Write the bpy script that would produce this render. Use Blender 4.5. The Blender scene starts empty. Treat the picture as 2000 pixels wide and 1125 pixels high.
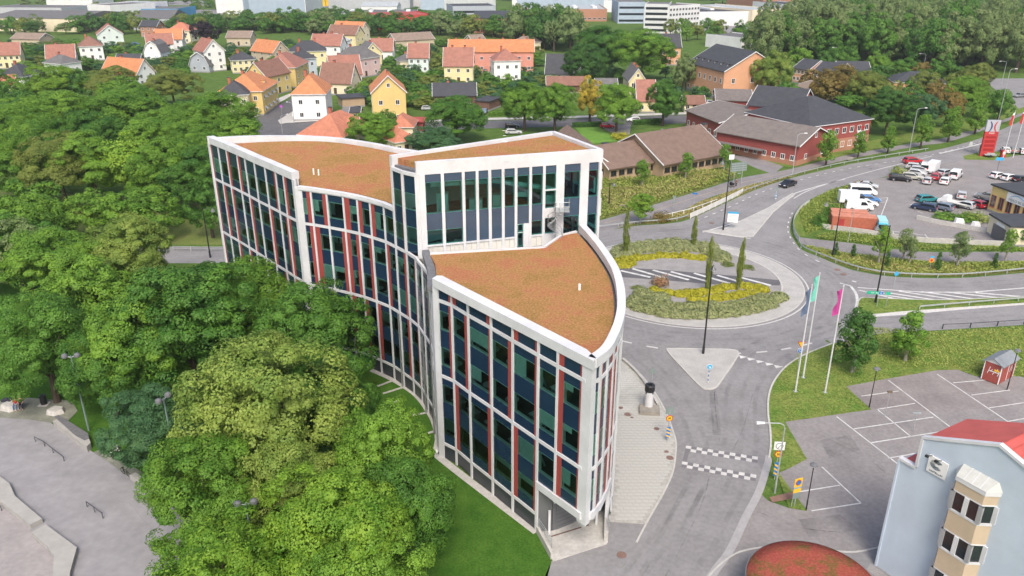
import bpy, bmesh, math, random
import numpy as np
from mathutils import Vector, Matrix

# ------------------------------------------------------------------ camera, sky, sun, exposure
scene = bpy.context.scene
COL = scene.collection
R = math.radians
cam_data = bpy.data.cameras.new("camera")
cam_data.lens = 28.0
cam_data.sensor_width = 36.0
cam_data.clip_end = 6000.0
cam = bpy.data.objects.new("camera", cam_data)
cam.location = (0, 0, 47)
cam.rotation_euler = (R(90 - 22.85), 0, 0)
COL.objects.link(cam)
scene.camera = cam

SUN_EL, SUN_AZ = 50.0, 176.0          # azimuth clockwise from +Y
world = bpy.data.worlds.new("World")
scene.world = world
world.use_nodes = True
wn = world.node_tree
bg = wn.nodes["Background"]
sky = wn.nodes.new("ShaderNodeTexSky")
sky.sky_type = 'NISHITA'
sky.sun_disc = False
sky.sun_elevation = R(SUN_EL)
sky.sun_rotation = R(SUN_AZ)
sky.air_density = 1.0
sky.dust_density = 5.0
sky.ozone_density = 0.6
wn.links.new(sky.outputs[0], bg.inputs[0])
bg.inputs[1].default_value = 0.15
sun_data = bpy.data.lights.new("sun", 'SUN')
sun_data.energy = 1.35
sun_data.angle = R(20)
sun_data.color = (1.0, 0.95, 0.87)
sun = bpy.data.objects.new("sun", sun_data)
sun.rotation_euler = (R(90 - SUN_EL), 0, R(180 - SUN_AZ))
COL.objects.link(sun)
scene.view_settings.view_transform = 'Standard'
scene.view_settings.look = 'None'
scene.view_settings.gamma = 1.0
scene.view_settings.exposure = 0.6
scene.render.engine = 'CYCLES'
scene.cycles.use_denoising = True
scene.cycles.max_bounces = 6
scene.cycles.transparent_max_bounces = 12
scene.cycles.caustics_reflective = False
scene.cycles.caustics_refractive = False

# ------------------------------------------------------------------ helpers
rng = random.Random(11)
nrng = np.random.default_rng(5)

class MB:
    """collects faces and links them as one mesh object"""
    def __init__(self): self.v = []; self.f = []
    def add(self, vs, fs):
        o = len(self.v); self.v += [tuple(p) for p in vs]; self.f += [tuple(i + o for i in f) for f in fs]; return self
    def box(self, x0, y0, z0, x1, y1, z1):
        return self.add([(x0,y0,z0),(x1,y0,z0),(x1,y1,z0),(x0,y1,z0),(x0,y0,z1),(x1,y0,z1),(x1,y1,z1),(x0,y1,z1)],
                        [(0,3,2,1),(4,5,6,7),(0,1,5,4),(1,2,6,5),(2,3,7,6),(3,0,4,7)])
    def obox(self, a, b, w, z0, z1, off=0.0):
        """box along plan segment a-b, width w centred on it (shifted by off to its left normal)"""
        dx, dy = b[0]-a[0], b[1]-a[1]; l = math.hypot(dx, dy) or 1; nx, ny = -dy/l, dx/l
        h0, h1 = off - w/2, off + w/2
        p = [(a[0]+nx*h0,a[1]+ny*h0),(b[0]+nx*h0,b[1]+ny*h0),(b[0]+nx*h1,b[1]+ny*h1),(a[0]+nx*h1,a[1]+ny*h1)]
        return self.prism(p, z0, z1)
    def prism(self, poly, z0, z1):
        n = len(poly)
        if sum(poly[i][0]*poly[(i+1)%n][1]-poly[(i+1)%n][0]*poly[i][1] for i in range(n)) < 0: poly = poly[::-1]
        return self.add([(x,y,z0) for x,y in poly]+[(x,y,z1) for x,y in poly],
                        [tuple(range(n))[::-1], tuple(range(n,2*n))]+[(i,(i+1)%n,(i+1)%n+n,i+n) for i in range(n)])
    def sheet(self, poly, z):
        n = len(poly)
        if sum(poly[i][0]*poly[(i+1)%n][1]-poly[(i+1)%n][0]*poly[i][1] for i in range(n)) < 0: poly = poly[::-1]
        return self.add([(x,y,z) for x,y in poly], [tuple(range(n))])
    def tube(self, pts, r, n=8, cap=True):
        pts = [Vector(p) for p in pts]; rs = r if isinstance(r, (list, tuple)) else [r]*len(pts)
        rings = []
        for i, p in enumerate(pts):
            d = (pts[min(i+1,len(pts)-1)] - pts[max(i-1,0)]).normalized()
            u = d.orthogonal() if abs(d.z) > .99 else d.cross(Vector((0,0,1)))
            u.normalize(); w = d.cross(u)
            rings.append([p + (u*math.cos(2*math.pi*k/n)+w*math.sin(2*math.pi*k/n))*rs[i] for k in range(n)])
        fs = []
        for i in range(len(pts)-1):
            for k in range(n): fs.append((i*n+k, i*n+(k+1)%n, (i+1)*n+(k+1)%n, (i+1)*n+k))
        if cap: fs += [tuple(range(n))[::-1], tuple(range((len(pts)-1)*n, len(pts)*n))]
        return self.add([q for r_ in rings for q in r_], fs)
    def lathe(self, prof, n=16, cx=0, cy=0):
        vs = [(cx+r*math.cos(2*math.pi*k/n), cy+r*math.sin(2*math.pi*k/n), z) for r, z in prof for k in range(n)]
        fs = [(i*n+k, i*n+(k+1)%n, (i+1)*n+(k+1)%n, (i+1)*n+k) for i in range(len(prof)-1) for k in range(n)]
        fs += [tuple(range(n))[::-1], tuple(range((len(prof)-1)*n, len(prof)*n))]
        return self.add(vs, fs)
    def build(self, name, mat, parent=None, loc=None, rz=0.0, smooth=False):
        m = bpy.data.meshes.new(name); m.from_pydata(self.v, [], self.f); m.update()
        if smooth: m.polygons.foreach_set("use_smooth", [True]*len(m.polygons))
        m.materials.append(mat)
        return link(name, m, parent, loc, rz)

def link(name, data, parent=None, loc=None, rz=0.0):
    o = bpy.data.objects.new(name, data); COL.objects.link(o)
    if parent is not None: o.parent = parent
    if loc is not None: o.location = loc
    if rz: o.rotation_euler = (0, 0, rz)
    return o
def tag(o, label, cat, group=None):
    o["label"] = label; o["category"] = cat
    if group: o["group"] = group
    return o
def thing(name, label, cat, loc=(0,0,0), rz=0.0, group=None):
    return tag(link(name, None, None, (loc[0], loc[1], loc[2] if len(loc) > 2 else 0.0), rz), label, cat, group)
def struct(o): o["kind"] = "structure"; return o
def stuff(o): o["kind"] = "stuff"; return o
def copy_tree(o, parent=None):
    c = o.copy(); COL.objects.link(c); c.parent = parent
    for ch in o.children: copy_tree(ch, c)
    return c
def ang(a, b): return math.atan2(b[1]-a[1], b[0]-a[0])
def dist(a, b): return math.hypot(b[0]-a[0], b[1]-a[1])
def lerp(a, b, t): return (a[0]+(b[0]-a[0])*t, a[1]+(b[1]-a[1])*t)
def smooth_line(pts, n=6, closed=False):
    """Catmull-Rom through plan points"""
    out = []; m = len(pts)
    for i in range(m if closed else m-1):
        p0 = pts[(i-1) % m] if closed or i > 0 else pts[0]; p1 = pts[i]; p2 = pts[(i+1) % m]
        p3 = pts[(i+2) % m] if closed or i+2 < m else pts[-1]
        for k in range(n):
            t = k/n
            out.append(tuple(0.5*((2*p1[j])+(-p0[j]+p2[j])*t+(2*p0[j]-5*p1[j]+4*p2[j]-p3[j])*t*t+(-p0[j]+3*p1[j]-3*p2[j]+p3[j])*t**3) for j in (0,1)))
    if not closed: out.append(tuple(pts[-1]))
    return out
def resample(pts, step):
    out = [tuple(pts[0])]; acc = 0.0
    for a, b in zip(pts, pts[1:]):
        l = dist(a, b); s = step - acc
        while s <= l: out.append(lerp(a, b, s/l)); s += step
        acc = (acc + l) % step
    return out
def normals(pts):
    out = []
    for i in range(len(pts)):
        a, b = pts[max(0,i-1)], pts[min(len(pts)-1,i+1)]; l = dist(a,b) or 1
        out.append((-(b[1]-a[1])/l, (b[0]-a[0])/l))
    return out
def offset(pts, d): return [(p[0]+n[0]*d, p[1]+n[1]*d) for p, n in zip(pts, normals(pts))]
def ribbon(pts, w, z, mb=None, off=0.0):
    mb = mb or MB(); l = offset(pts, off+w/2); r = offset(pts, off-w/2); n = len(pts)
    return mb.add([(x,y,z) for x,y in r]+[(x,y,z) for x,y in l], [(i,i+1,n+i+1,n+i) for i in range(n-1)])
def wallstrip(pts, w, z0, z1, mb=None, off=0.0):
    mb = mb or MB(); l = offset(pts, off+w/2); r = offset(pts, off-w/2); n = len(pts)
    vs = [(x,y,z0) for x,y in r]+[(x,y,z0) for x,y in l]+[(x,y,z1) for x,y in r]+[(x,y,z1) for x,y in l]
    fs = []
    for i in range(n-1):
        fs += [(2*n+i,2*n+i+1,3*n+i+1,3*n+i),(i,i+1,2*n+i+1,2*n+i),(n+i+1,n+i,3*n+i,3*n+i+1),(n+i,n+i+1,i+1,i)]
    fs += [(0,2*n,3*n,n),(n-1,2*n-1,4*n-1,3*n-1)]
    return mb.add(vs, fs)
def inside(p, poly):
    x, y = p; c = False; j = len(poly)-1
    for i in range(len(poly)):
        xi, yi = poly[i]; xj, yj = poly[j]
        if (yi > y) != (yj > y) and x < (xj-xi)*(y-yi)/(yj-yi)+xi: c = not c
        j = i
    return c

# ------------------------------------------------------------------ materials
def new_mat(name):
    m = bpy.data.materials.new(name); m.use_nodes = True
    nt = m.node_tree; return m, nt, nt.nodes["Principled BSDF"]
def mat(name, col, rough=0.7, var=0.0, scale=3.0, bump=0.0, metal=0.0, spec=0.4, col2=None, detail=6.0, bscale=None, scale2=None, amt2=0.0, emit=0.0, coat=0.0):
    """base colour with two octaves of noise mottling, optional second tint and fine relief"""
    m, nt, b = new_mat(name)
    b.inputs["Roughness"].default_value = rough; b.inputs["Metallic"].default_value = metal
    b.inputs["Specular IOR Level"].default_value = spec
    b.inputs["Coat Weight"].default_value = coat
    b.inputs["Base Color"].default_value = (*col, 1)
    if emit:
        b.inputs["Emission Color"].default_value = (*col, 1); b.inputs["Emission Strength"].default_value = emit
    if var or col2 or bump:
        tc = nt.nodes.new("ShaderNodeTexCoord")
        no = nt.nodes.new("ShaderNodeTexNoise"); no.inputs["Scale"].default_value = scale; no.inputs["Detail"].default_value = detail; no.inputs["Roughness"].default_value = 0.65
        nt.links.new(tc.outputs["Object"], no.inputs["Vector"])
        rp = nt.nodes.new("ShaderNodeValToRGB"); rp.color_ramp.elements[0].position = 0.3; rp.color_ramp.elements[1].position = 0.7
        c2 = col2 or tuple(min(1, c*(1+var)) for c in col)
        c1 = col if col2 else tuple(c*(1-var) for c in col)
        rp.color_ramp.elements[0].color = (*c1, 1); rp.color_ramp.elements[1].color = (*c2, 1)
        nt.links.new(no.outputs["Fac"], rp.inputs[0])
        out = rp.outputs[0]
        if scale2:
            n2 = nt.nodes.new("ShaderNodeTexNoise"); n2.inputs["Scale"].default_value = scale2; n2.inputs["Detail"].default_value = 4.0
            nt.links.new(tc.outputs["Object"], n2.inputs["Vector"])
            r2 = nt.nodes.new("ShaderNodeValToRGB"); r2.color_ramp.elements[0].position = 0.35; r2.color_ramp.elements[1].position = 0.68
            r2.color_ramp.elements[0].color = (1-amt2,)*3+(1,); r2.color_ramp.elements[1].color = (1+amt2*.6,)*3+(1,)
            nt.links.new(n2.outputs["Fac"], r2.inputs[0])
            mx = nt.nodes.new("ShaderNodeMixRGB"); mx.blend_type = 'MULTIPLY'; mx.inputs[0].default_value = 1.0
            nt.links.new(out, mx.inputs[1]); nt.links.new(r2.outputs[0], mx.inputs[2]); out = mx.outputs[0]
        nt.links.new(out, b.inputs["Base Color"])
        if bump:
            n3 = nt.nodes.new("ShaderNodeTexNoise"); n3.inputs["Scale"].default_value = bscale or scale*6; n3.inputs["Detail"].default_value = 3.0
            nt.links.new(tc.outputs["Object"], n3.inputs["Vector"])
            bp = nt.nodes.new("ShaderNodeBump"); bp.inputs["Strength"].default_value = 1.0; bp.inputs["Distance"].default_value = bump
            nt.links.new(n3.outputs["Fac"], bp.inputs["Height"]); nt.links.new(bp.outputs[0], b.inputs["Normal"])
    return m
def leaf_mat(name, col, col2, trans=0.30):
    """foliage: hue varies leaf by leaf and in broad patches through the crown, light passes through"""
    m, nt, b = new_mat(name)
    ge = nt.nodes.new("ShaderNodeNewGeometry"); oi = nt.nodes.new("ShaderNodeObjectInfo"); tc = nt.nodes.new("ShaderNodeTexCoord")
    no = nt.nodes.new("ShaderNodeTexNoise"); no.inputs["Scale"].default_value = 2.2; no.inputs["Detail"].default_value = 3
    nt.links.new(tc.outputs["Object"], no.inputs["Vector"])
    mp = nt.nodes.new("ShaderNodeMath"); mp.operation = 'MULTIPLY_ADD'; mp.inputs[1].default_value = 0.34; mp.inputs[2].default_value = -0.26
    nt.links.new(ge.outputs["Random Per Island"], mp.inputs[0])
    ad = nt.nodes.new("ShaderNodeMath"); ad.operation = 'ADD'
    n2 = nt.nodes.new("ShaderNodeMath"); n2.operation = 'MULTIPLY_ADD'; n2.inputs[1].default_value = 2.0; n2.inputs[2].default_value = -0.42
    nt.links.new(no.outputs["Fac"], n2.inputs[0]); nt.links.new(n2.outputs[0], ad.inputs[0]); nt.links.new(mp.outputs[0], ad.inputs[1])
    a2 = nt.nodes.new("ShaderNodeMath"); a2.operation = 'MULTIPLY_ADD'; a2.inputs[1].default_value = 0.3; a2.use_clamp = True
    nt.links.new(oi.outputs["Random"], a2.inputs[0]); nt.links.new(ad.outputs[0], a2.inputs[2])
    mx = nt.nodes.new("ShaderNodeMixRGB"); mx.inputs[1].default_value = (*col,1); mx.inputs[2].default_value = (*col2,1)
    nt.links.new(a2.outputs[0], mx.inputs[0])
    nt.links.new(mx.outputs[0], b.inputs["Base Color"])
    b.inputs["Roughness"].default_value = 0.55; b.inputs["Specular IOR Level"].default_value = 0.3
    tr = nt.nodes.new("ShaderNodeBsdfTranslucent"); nt.links.new(mx.outputs[0], tr.inputs[0])
    ms = nt.nodes.new("ShaderNodeMixShader"); ms.inputs[0].default_value = trans
    nt.links.new(b.outputs[0], ms.inputs[1]); nt.links.new(tr.outputs[0], ms.inputs[2])
    nt.links.new(ms.outputs[0], nt.nodes["Material Output"].inputs[0])
    return m
def glass_mat(name, tint, refl=(0.9,0.95,1.0), ior=1.55):
    """thin coated glazing: tinted see-through plus mirror reflection growing at grazing angles"""
    m, nt, b = new_mat(name); nt.nodes.remove(b)
    tr = nt.nodes.new("ShaderNodeBsdfTransparent"); tr.inputs[0].default_value = (*tint,1)
    gl = nt.nodes.new("ShaderNodeBsdfGlossy"); gl.inputs[0].default_value = (*refl,1); gl.inputs["Roughness"].default_value = 0.02
    fr = nt.nodes.new("ShaderNodeFresnel"); fr.inputs[0].default_value = ior
    ms = nt.nodes.new("ShaderNodeMixShader"); nt.links.new(fr.outputs[0], ms.inputs[0])
    nt.links.new(tr.outputs[0], ms.inputs[1]); nt.links.new(gl.outputs[0], ms.inputs[2])
    nt.links.new(ms.outputs[0], nt.nodes["Material Output"].inputs[0])
    return m
def brick_mat(name, c1, c2, mortar, scale, rough=0.85, msize=0.02, bw=0.5, rh=0.25, wear=0.25, rot=0.0, bump=0.01):
    m, nt, b = new_mat(name)
    tc = nt.nodes.new("ShaderNodeTexCoord"); mpn = nt.nodes.new("ShaderNodeMapping"); mpn.inputs["Rotation"].default_value = (0,0,rot)
    nt.links.new(tc.outputs["Object"], mpn.inputs[0])
    br = nt.nodes.new("ShaderNodeTexBrick"); br.inputs["Scale"].default_value = scale
    br.inputs["Color1"].default_value = (*c1,1); br.inputs["Color2"].default_value = (*c2,1); br.inputs["Mortar"].default_value = (*mortar,1)
    br.inputs["Mortar Size"].default_value = msize; br.inputs["Brick Width"].default_value = bw; br.inputs["Row Height"].default_value = rh
    nt.links.new(mpn.outputs[0], br.inputs[0])
    no = nt.nodes.new("ShaderNodeTexNoise"); no.inputs["Scale"].default_value = 0.6; no.inputs["Detail"].default_value = 6
    nt.links.new(tc.outputs["Object"], no.inputs["Vector"])
    rp = nt.nodes.new("ShaderNodeValToRGB"); rp.color_ramp.elements[0].position=.3; rp.color_ramp.elements[1].position=.7
    rp.color_ramp.elements[0].color = (1-wear,)*3+(1,); rp.color_ramp.elements[1].color = (1+wear*.5,)*3+(1,)
    nt.links.new(no.outputs["Fac"], rp.inputs[0])
    mx = nt.nodes.new("ShaderNodeMixRGB"); mx.blend_type='MULTIPLY'; mx.inputs[0].default_value=1
    nt.links.new(br.outputs[0], mx.inputs[1]); nt.links.new(rp.outputs[0], mx.inputs[2]); nt.links.new(mx.outputs[0], b.inputs["Base Color"])
    b.inputs["Roughness"].default_value = rough
    if bump:
        bp = nt.nodes.new("ShaderNodeBump"); bp.inputs["Distance"].default_value = bump
        nt.links.new(br.outputs["Color"], bp.inputs["Height"]); nt.links.new(bp.outputs[0], b.inputs["Normal"])
    return m
def roof_mat(name, col, var=0.25, pitch=0.35):
    """tiled or seamed roofing: fine ribs along object X and blotchy weathering"""
    m, nt, b = new_mat(name)
    tc = nt.nodes.new("ShaderNodeTexCoord")
    wv = nt.nodes.new("ShaderNodeTexWave"); wv.inputs["Scale"].default_value = 1/(pitch*3.2); wv.inputs["Distortion"].default_value = 0.4; wv.inputs["Detail"].default_value = 2
    nt.links.new(tc.outputs["Object"], wv.inputs["Vector"])
    no = nt.nodes.new("ShaderNodeTexNoise"); no.inputs["Scale"].default_value = 0.7; no.inputs["Detail"].default_value = 8; no.inputs["Roughness"].default_value = .7
    nt.links.new(tc.outputs["Object"], no.inputs["Vector"])
    oi = nt.nodes.new("ShaderNodeObjectInfo")
    rp = nt.nodes.new("ShaderNodeValToRGB"); rp.color_ramp.elements[0].position=.3; rp.color_ramp.elements[1].position=.72
    rp.color_ramp.elements[0].color = (*[c*(1-var) for c in col],1); rp.color_ramp.elements[1].color = (*[min(1,c*(1+var)) for c in col],1)
    nt.links.new(no.outputs["Fac"], rp.inputs[0])
    mx = nt.nodes.new("ShaderNodeMixRGB"); mx.blend_type='MULTIPLY'; mx.inputs[0].default_value=.22
    nt.links.new(rp.outputs[0], mx.inputs[1]); nt.links.new(wv.outputs[0], mx.inputs[2])
    nt.links.new(mx.outputs[0], b.inputs["Base Color"]); b.inputs["Roughness"].default_value=.75
    bp = nt.nodes.new("ShaderNodeBump"); bp.inputs["Distance"].default_value=.03
    nt.links.new(wv.outputs["Fac"], bp.inputs["Height"]); nt.links.new(bp.outputs[0], b.inputs["Normal"])
    return m
def sedum_mat(name, cols, patch=0.24):
    """succulent roof: speckle of three tints plus broad drier and greener patches"""
    m, nt, b = new_mat(name)
    tc = nt.nodes.new("ShaderNodeTexCoord")
    def noise(s, d):
        n = nt.nodes.new("ShaderNodeTexNoise"); n.inputs["Scale"].default_value = s; n.inputs["Detail"].default_value = d; n.inputs["Roughness"].default_value=.7
        nt.links.new(tc.outputs["Object"], n.inputs["Vector"]); return n
    a = noise(5.0, 9); c = noise(patch, 6)
    def ramp(src, cs, pos):
        r = nt.nodes.new("ShaderNodeValToRGB"); e = r.color_ramp.elements
        e[0].position = pos[0]; e[0].color = (*cs[0],1); e[1].position = pos[-1]; e[1].color = (*cs[-1],1)
        for p, k in zip(pos[1:-1], cs[1:-1]): x = e.new(p); x.color = (*k,1)
        nt.links.new(src.outputs["Fac"], r.inputs[0]); return r
    r1 = ramp(a, cols[:4], (0.40,0.48,0.54,0.62)); r2 = ramp(c, cols[4:7], (0.41,0.5,0.60))
    mx = nt.nodes.new("ShaderNodeMixRGB"); mx.inputs[0].default_value=.58
    nt.links.new(r1.outputs[0], mx.inputs[1]); nt.links.new(r2.outputs[0], mx.inputs[2])
    nt.links.new(mx.outputs[0], b.inputs["Base Color"]); b.inputs["Roughness"].default_value=.95; b.inputs["Specular IOR Level"].default_value=.1
    bp = nt.nodes.new("ShaderNodeBump"); bp.inputs["Distance"].default_value=.12
    nt.links.new(a.outputs["Fac"], bp.inputs["Height"]); nt.links.new(bp.outputs[0], b.inputs["Normal"])
    return m

M = {}
M['grass'] = mat('grass', (0.055,0.118,0.022), .95, col2=(0.125,0.195,0.042), scale=.35, bump=.06, bscale=9, scale2=4.0, amt2=.3, spec=.1)
M['lawn'] = mat('lawn', (0.037,0.11,0.013), .95, col2=(0.078,0.165,0.024), scale=.5, bump=.05, bscale=14, scale2=5.0, amt2=.25, spec=.1)
M['dry_grass'] = mat('dry_grass', (0.12,0.165,0.035), .95, col2=(0.24,0.21,0.085), scale=.5, bump=.08, bscale=9, scale2=3.0, amt2=.35, spec=.1)
M['verge'] = mat('verge', (0.095,0.19,0.03), .95, col2=(0.215,0.245,0.065), scale=.4, bump=.07, bscale=10, scale2=3.5, amt2=.35, spec=.1)
M['asphalt'] = mat('asphalt', (0.205,0.20,0.205), .9, col2=(0.27,0.265,0.27), scale=.22, bump=.006, bscale=40, scale2=2.2, amt2=.10, spec=.2)
M['asphalt_dark'] = mat('asphalt_dark', (0.10,0.10,0.108), .9, col2=(0.15,0.148,0.155), scale=.3, bump=.006, bscale=40, scale2=2.5, amt2=.12, spec=.2)
M['asphalt_warm'] = mat('asphalt_warm', (0.215,0.20,0.2), .9, col2=(0.28,0.265,0.262), scale=.25, bump=.006, bscale=40, scale2=2.5, amt2=.12, spec=.2)
M['path'] = mat('path', (0.20,0.19,0.195), .92, col2=(0.265,0.25,0.255), scale=.35, scale2=2.5, amt2=.12, spec=.2)
M['concrete'] = mat('concrete', (0.40,0.39,0.37), .88, col2=(0.52,0.505,0.48), scale=.6, bump=.004, bscale=30, scale2=3, amt2=.12)
M['skate'] = mat('skate', (0.235,0.23,0.242), .8, col2=(0.30,0.293,0.305), scale=.25, bump=.003, bscale=20, scale2=1.2, amt2=.10)
M['kerb'] = mat('kerb', (0.46,0.45,0.43), .85, var=.15, scale=2)
M['line'] = mat('line', (0.60,0.60,0.59), .75, var=.14, scale=4, scale2=1.2, amt2=.22)
M['line_worn'] = mat('line_worn', (0.42,0.42,0.41), .8, col2=(0.62,0.61,0.6), scale=2.5)
M['yellow_line'] = mat('yellow_line', (0.40,0.32,0.18), .8, var=.2, scale=3)
M['paver'] = mat('paver', (0.40,0.40,0.375), .88, col2=(0.47,0.465,0.44), scale=1.1, scale2=.25, amt2=.15, bump=.003, bscale=20)
M['joint'] = mat('joint', (0.36,0.355,0.33), .95, var=.2, scale=3)
M['apron'] = brick_mat('apron', (0.40,0.395,0.38), (0.48,0.47,0.45), (0.26,0.255,0.24), 4.0, wear=.15)
M['setts'] = brick_mat('setts', (0.30,0.295,0.27), (0.22,0.22,0.19), (0.09,0.12,0.05), 3.2, wear=.3, msize=.03)
M['gravel'] = mat('gravel', (0.21,0.20,0.20), .95, col2=(0.36,0.35,0.345), scale=9, bump=.03, bscale=12, scale2=.6, amt2=.12)
M['soil'] = mat('soil', (0.15,0.115,0.08), .95, var=.3, scale=2, bump=.03)
M['white'] = mat('white', (0.62,0.63,0.655), .5, var=.05, scale=1.6, scale2=.35, amt2=.10)
M['white_metal'] = mat('white_metal', (0.76,0.77,0.78), .4, var=.04, scale=2)
M['cream'] = mat('cream', (0.62,0.61,0.575), .6, var=.04, scale=.8)
M['navy'] = mat('navy', (0.011,0.030,0.064), .16, var=.15, scale=.6, spec=.55)
M['slate_blue'] = mat('slate_blue', (0.05,0.08,0.125), .15, var=.12, scale=.5, spec=.6)
M['red_panel'] = mat('red_panel', (0.30,0.058,0.052), .45, var=.10, scale=.9)
M['base_panel'] = mat('base_panel', (0.033,0.040,0.050), .3, var=.15, scale=.9)
M['grey_metal'] = mat('grey_metal', (0.13,0.135,0.145), .4, var=.1, scale=1)
M['dark_metal'] = mat('dark_metal', (0.02,0.02,0.022), .4, var=.2, scale=3)
M['steel'] = mat('steel', (0.33,0.35,0.36), .4, metal=.6, var=.1, scale=4)
M['galv'] = mat('galv', (0.42,0.45,0.46), .5, metal=.35, var=.12, scale=3)
M['gutter'] = mat('gutter', (0.15,0.155,0.17), .7, var=.25, scale=2, bump=.01)
M['pane'] = glass_mat('pane', (0.62,0.97,0.88), ior=1.45)
M['pane_light'] = glass_mat('pane_light', (0.42,0.92,0.88), ior=1.6)
M['window_dark'] = mat('window_dark', (0.022,0.028,0.034), .08, spec=.7, var=.3, scale=.8)
M['reveal'] = mat('reveal', (0.84,0.87,0.85), .6, var=.04)
M['blind'] = mat('blind', (0.52,0.56,0.53), .8, var=.12, scale=1.5)
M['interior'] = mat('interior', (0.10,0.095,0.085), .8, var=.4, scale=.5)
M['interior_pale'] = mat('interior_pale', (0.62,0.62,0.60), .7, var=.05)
M['sedum'] = sedum_mat('sedum', [(0.12,0.075,0.028),(0.29,0.15,0.05),(0.39,0.19,0.08),(0.49,0.34,0.17),(0.30,0.185,0.06),(0.40,0.215,0.09),(0.42,0.15,0.09)])
M['sedum_red'] = sedum_mat('sedum_red', [(0.10,0.065,0.03),(0.26,0.07,0.05),(0.33,0.085,0.065),(0.38,0.16,0.10),(0.13,0.12,0.03),(0.36,0.09,0.06),(0.36,0.07,0.06)], .7)
M['bark'] = mat('bark', (0.07,0.052,0.038), .9, var=.35, scale=3, bump=.03)
M['bark_pale'] = mat('bark_pale', (0.30,0.28,0.25), .9, var=.3, scale=4)
LEAF = {
 'green': leaf_mat('leaf_green', (0.022, 0.095, 0.013), (0.125, 0.275, 0.036)),
 'mid': leaf_mat('leaf_mid', (0.042, 0.145, 0.014), (0.2, 0.36, 0.04)),
 'yellow': leaf_mat('leaf_yellow', (0.05, 0.15, 0.016), (0.29, 0.38, 0.075)),
 'lime': leaf_mat('leaf_lime', (0.055, 0.18, 0.012), (0.25, 0.4, 0.04)),
 'dark': leaf_mat('leaf_dark', (0.02, 0.08, 0.014), (0.085, 0.2, 0.034)),
 'blue': leaf_mat('leaf_blue', (0.034, 0.11, 0.042), (0.085, 0.19, 0.07)),
 'olive': leaf_mat('leaf_olive', (0.1, 0.165, 0.028), (0.24, 0.285, 0.06)),
 'birch': leaf_mat('leaf_birch', (0.1, 0.18, 0.05), (0.23, 0.3, 0.11)),
 'autumn': leaf_mat('leaf_autumn', (0.24,0.22,0.02), (0.52,0.40,0.05)),
 'rust': leaf_mat('leaf_rust', (0.1, 0.115, 0.025), (0.27, 0.19, 0.05)),
 'purple': leaf_mat('leaf_purple', (0.018,0.012,0.022), (0.045,0.03,0.04)),
 'spirea': leaf_mat('leaf_spirea', (0.22, 0.25, 0.015), (0.5, 0.47, 0.04)),
 'potentilla': leaf_mat('leaf_potentilla', (0.14, 0.19, 0.045), (0.38, 0.41, 0.2)),
 'pink': leaf_mat('leaf_pink', (0.16,0.14,0.04), (0.48,0.26,0.15)),
 'weed': leaf_mat('leaf_weed', (0.15, 0.26, 0.03), (0.36, 0.4, 0.1)),
 'straw': leaf_mat('leaf_straw', (0.26, 0.26, 0.07), (0.5, 0.43, 0.19)),
}
def paint(name, col, rough=.3, coat=.5): return mat('paint_'+name, col, rough, var=.03, scale=1.5, coat=coat)
def wallm(name, col): return mat('wall_'+name, col, .85, var=.05, scale=.6, scale2=.25, amt2=.06)

# ------------------------------------------------------------------ ground, roads, pavements
struct(MB().sheet([(-2500,-300),(2500,-300),(2500,5000),(-2500,5000)], 0.0).build('ground', M['grass']))
RC = (27.33, 115.26)
def circle(r, n=96, c=RC, a0=0, a1=360): return [(c[0]+r*math.cos(R(a0+(a1-a0)*k/n)), c[1]+r*math.sin(R(a0+(a1-a0)*k/n))) for k in range(n if a1-a0 == 360 else n+1)]
def flat(name, poly, z, m): return struct(MB().sheet(poly, z).build(name, m))
Z = .012
flat('roundabout_road', circle(25.6), Z+.004, M['asphalt'])
# north-east arm and the lane past the parked cars
ne_out = [(15.92,138.18), (23.41,141.43), (30.09,142.96), (34.61,146.10), (44.62,157.37), (52.24,165.77), (63.06,175.45), (79.74,187.20), (83.81,189.72), (106.53,201.57), (118.09,209.23), (131.50,220.08), (160.10,247.67)]
ne_in = [(51.45,124.90), (49.70,128.64), (50.11,133.94), (50.84,138.18), (53.27,144.83), (56.50,151.38), (61.49,158.47), (67.06,164.18), (74.02,169.44), (85.83,177.24), (96.51,183.77), (110.89,192.82), (136.00,207.42)]
ne_in_s = smooth_line(ne_in); ne_out_s = smooth_line(ne_out)
flat('road', ne_out_s + [(190,330),(230,330)] + [(190,215)] + ne_in_s[::-1] + [(40,122),(22,128)], Z, M['asphalt'])
# east arm
ea_up = [(51.45,124.90), (53.36,120.88), (55.28,118.39), (60.36,115.99), (70.20,115.56), (82.45,117.95)]
ea_lo = [(41.68,92.73), (46.07,94.52), (49.31,95.75), (56.27,96.69), (70.88,98.61)]
flat('road', smooth_line(ea_up)+[(110,112)]+[(110,84)]+smooth_line(ea_lo)[::-1]+[(40,104)], Z+.008, M['asphalt'])
# south arm
so_r = smooth_line([(41.68,92.73), (37.37,89.86), (33.91,86.74), (31.17,82.92), (29.45,79.37), (28.25,75.53), (27.56,72.46), (27.03,70.52), (26.40,68.58), (25.18,65.68), (23.33,61.87), (21.16,58.31), (18.55,53.83), (16.33,50.87), (12.72,45.26)])
so_l = smooth_line([(12.87,91.57), (13.64,88.76), (15.46,84.54), (16.55,79.95), (17.06,75.53), (17.11,72.76), (17.08,70.52), (16.76,68.58), (15.88,65.26), (14.59,62.26), (11.97,57.26), (9.67,52.71), (8.34,50.58), (5.78,45.26)])
flat('road', so_r + so_l[::-1] + [(16,100),(36,100)], Z+.012, M['asphalt'])
# road behind the office, running west past the park
flat('road', [(18.19,141.74), (16.31,133.12)] + [(6,128),(-40,122),(-120,122)] + [(-120,130),(-40,130),(6,138)], Z-.004, M['asphalt'])
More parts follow.
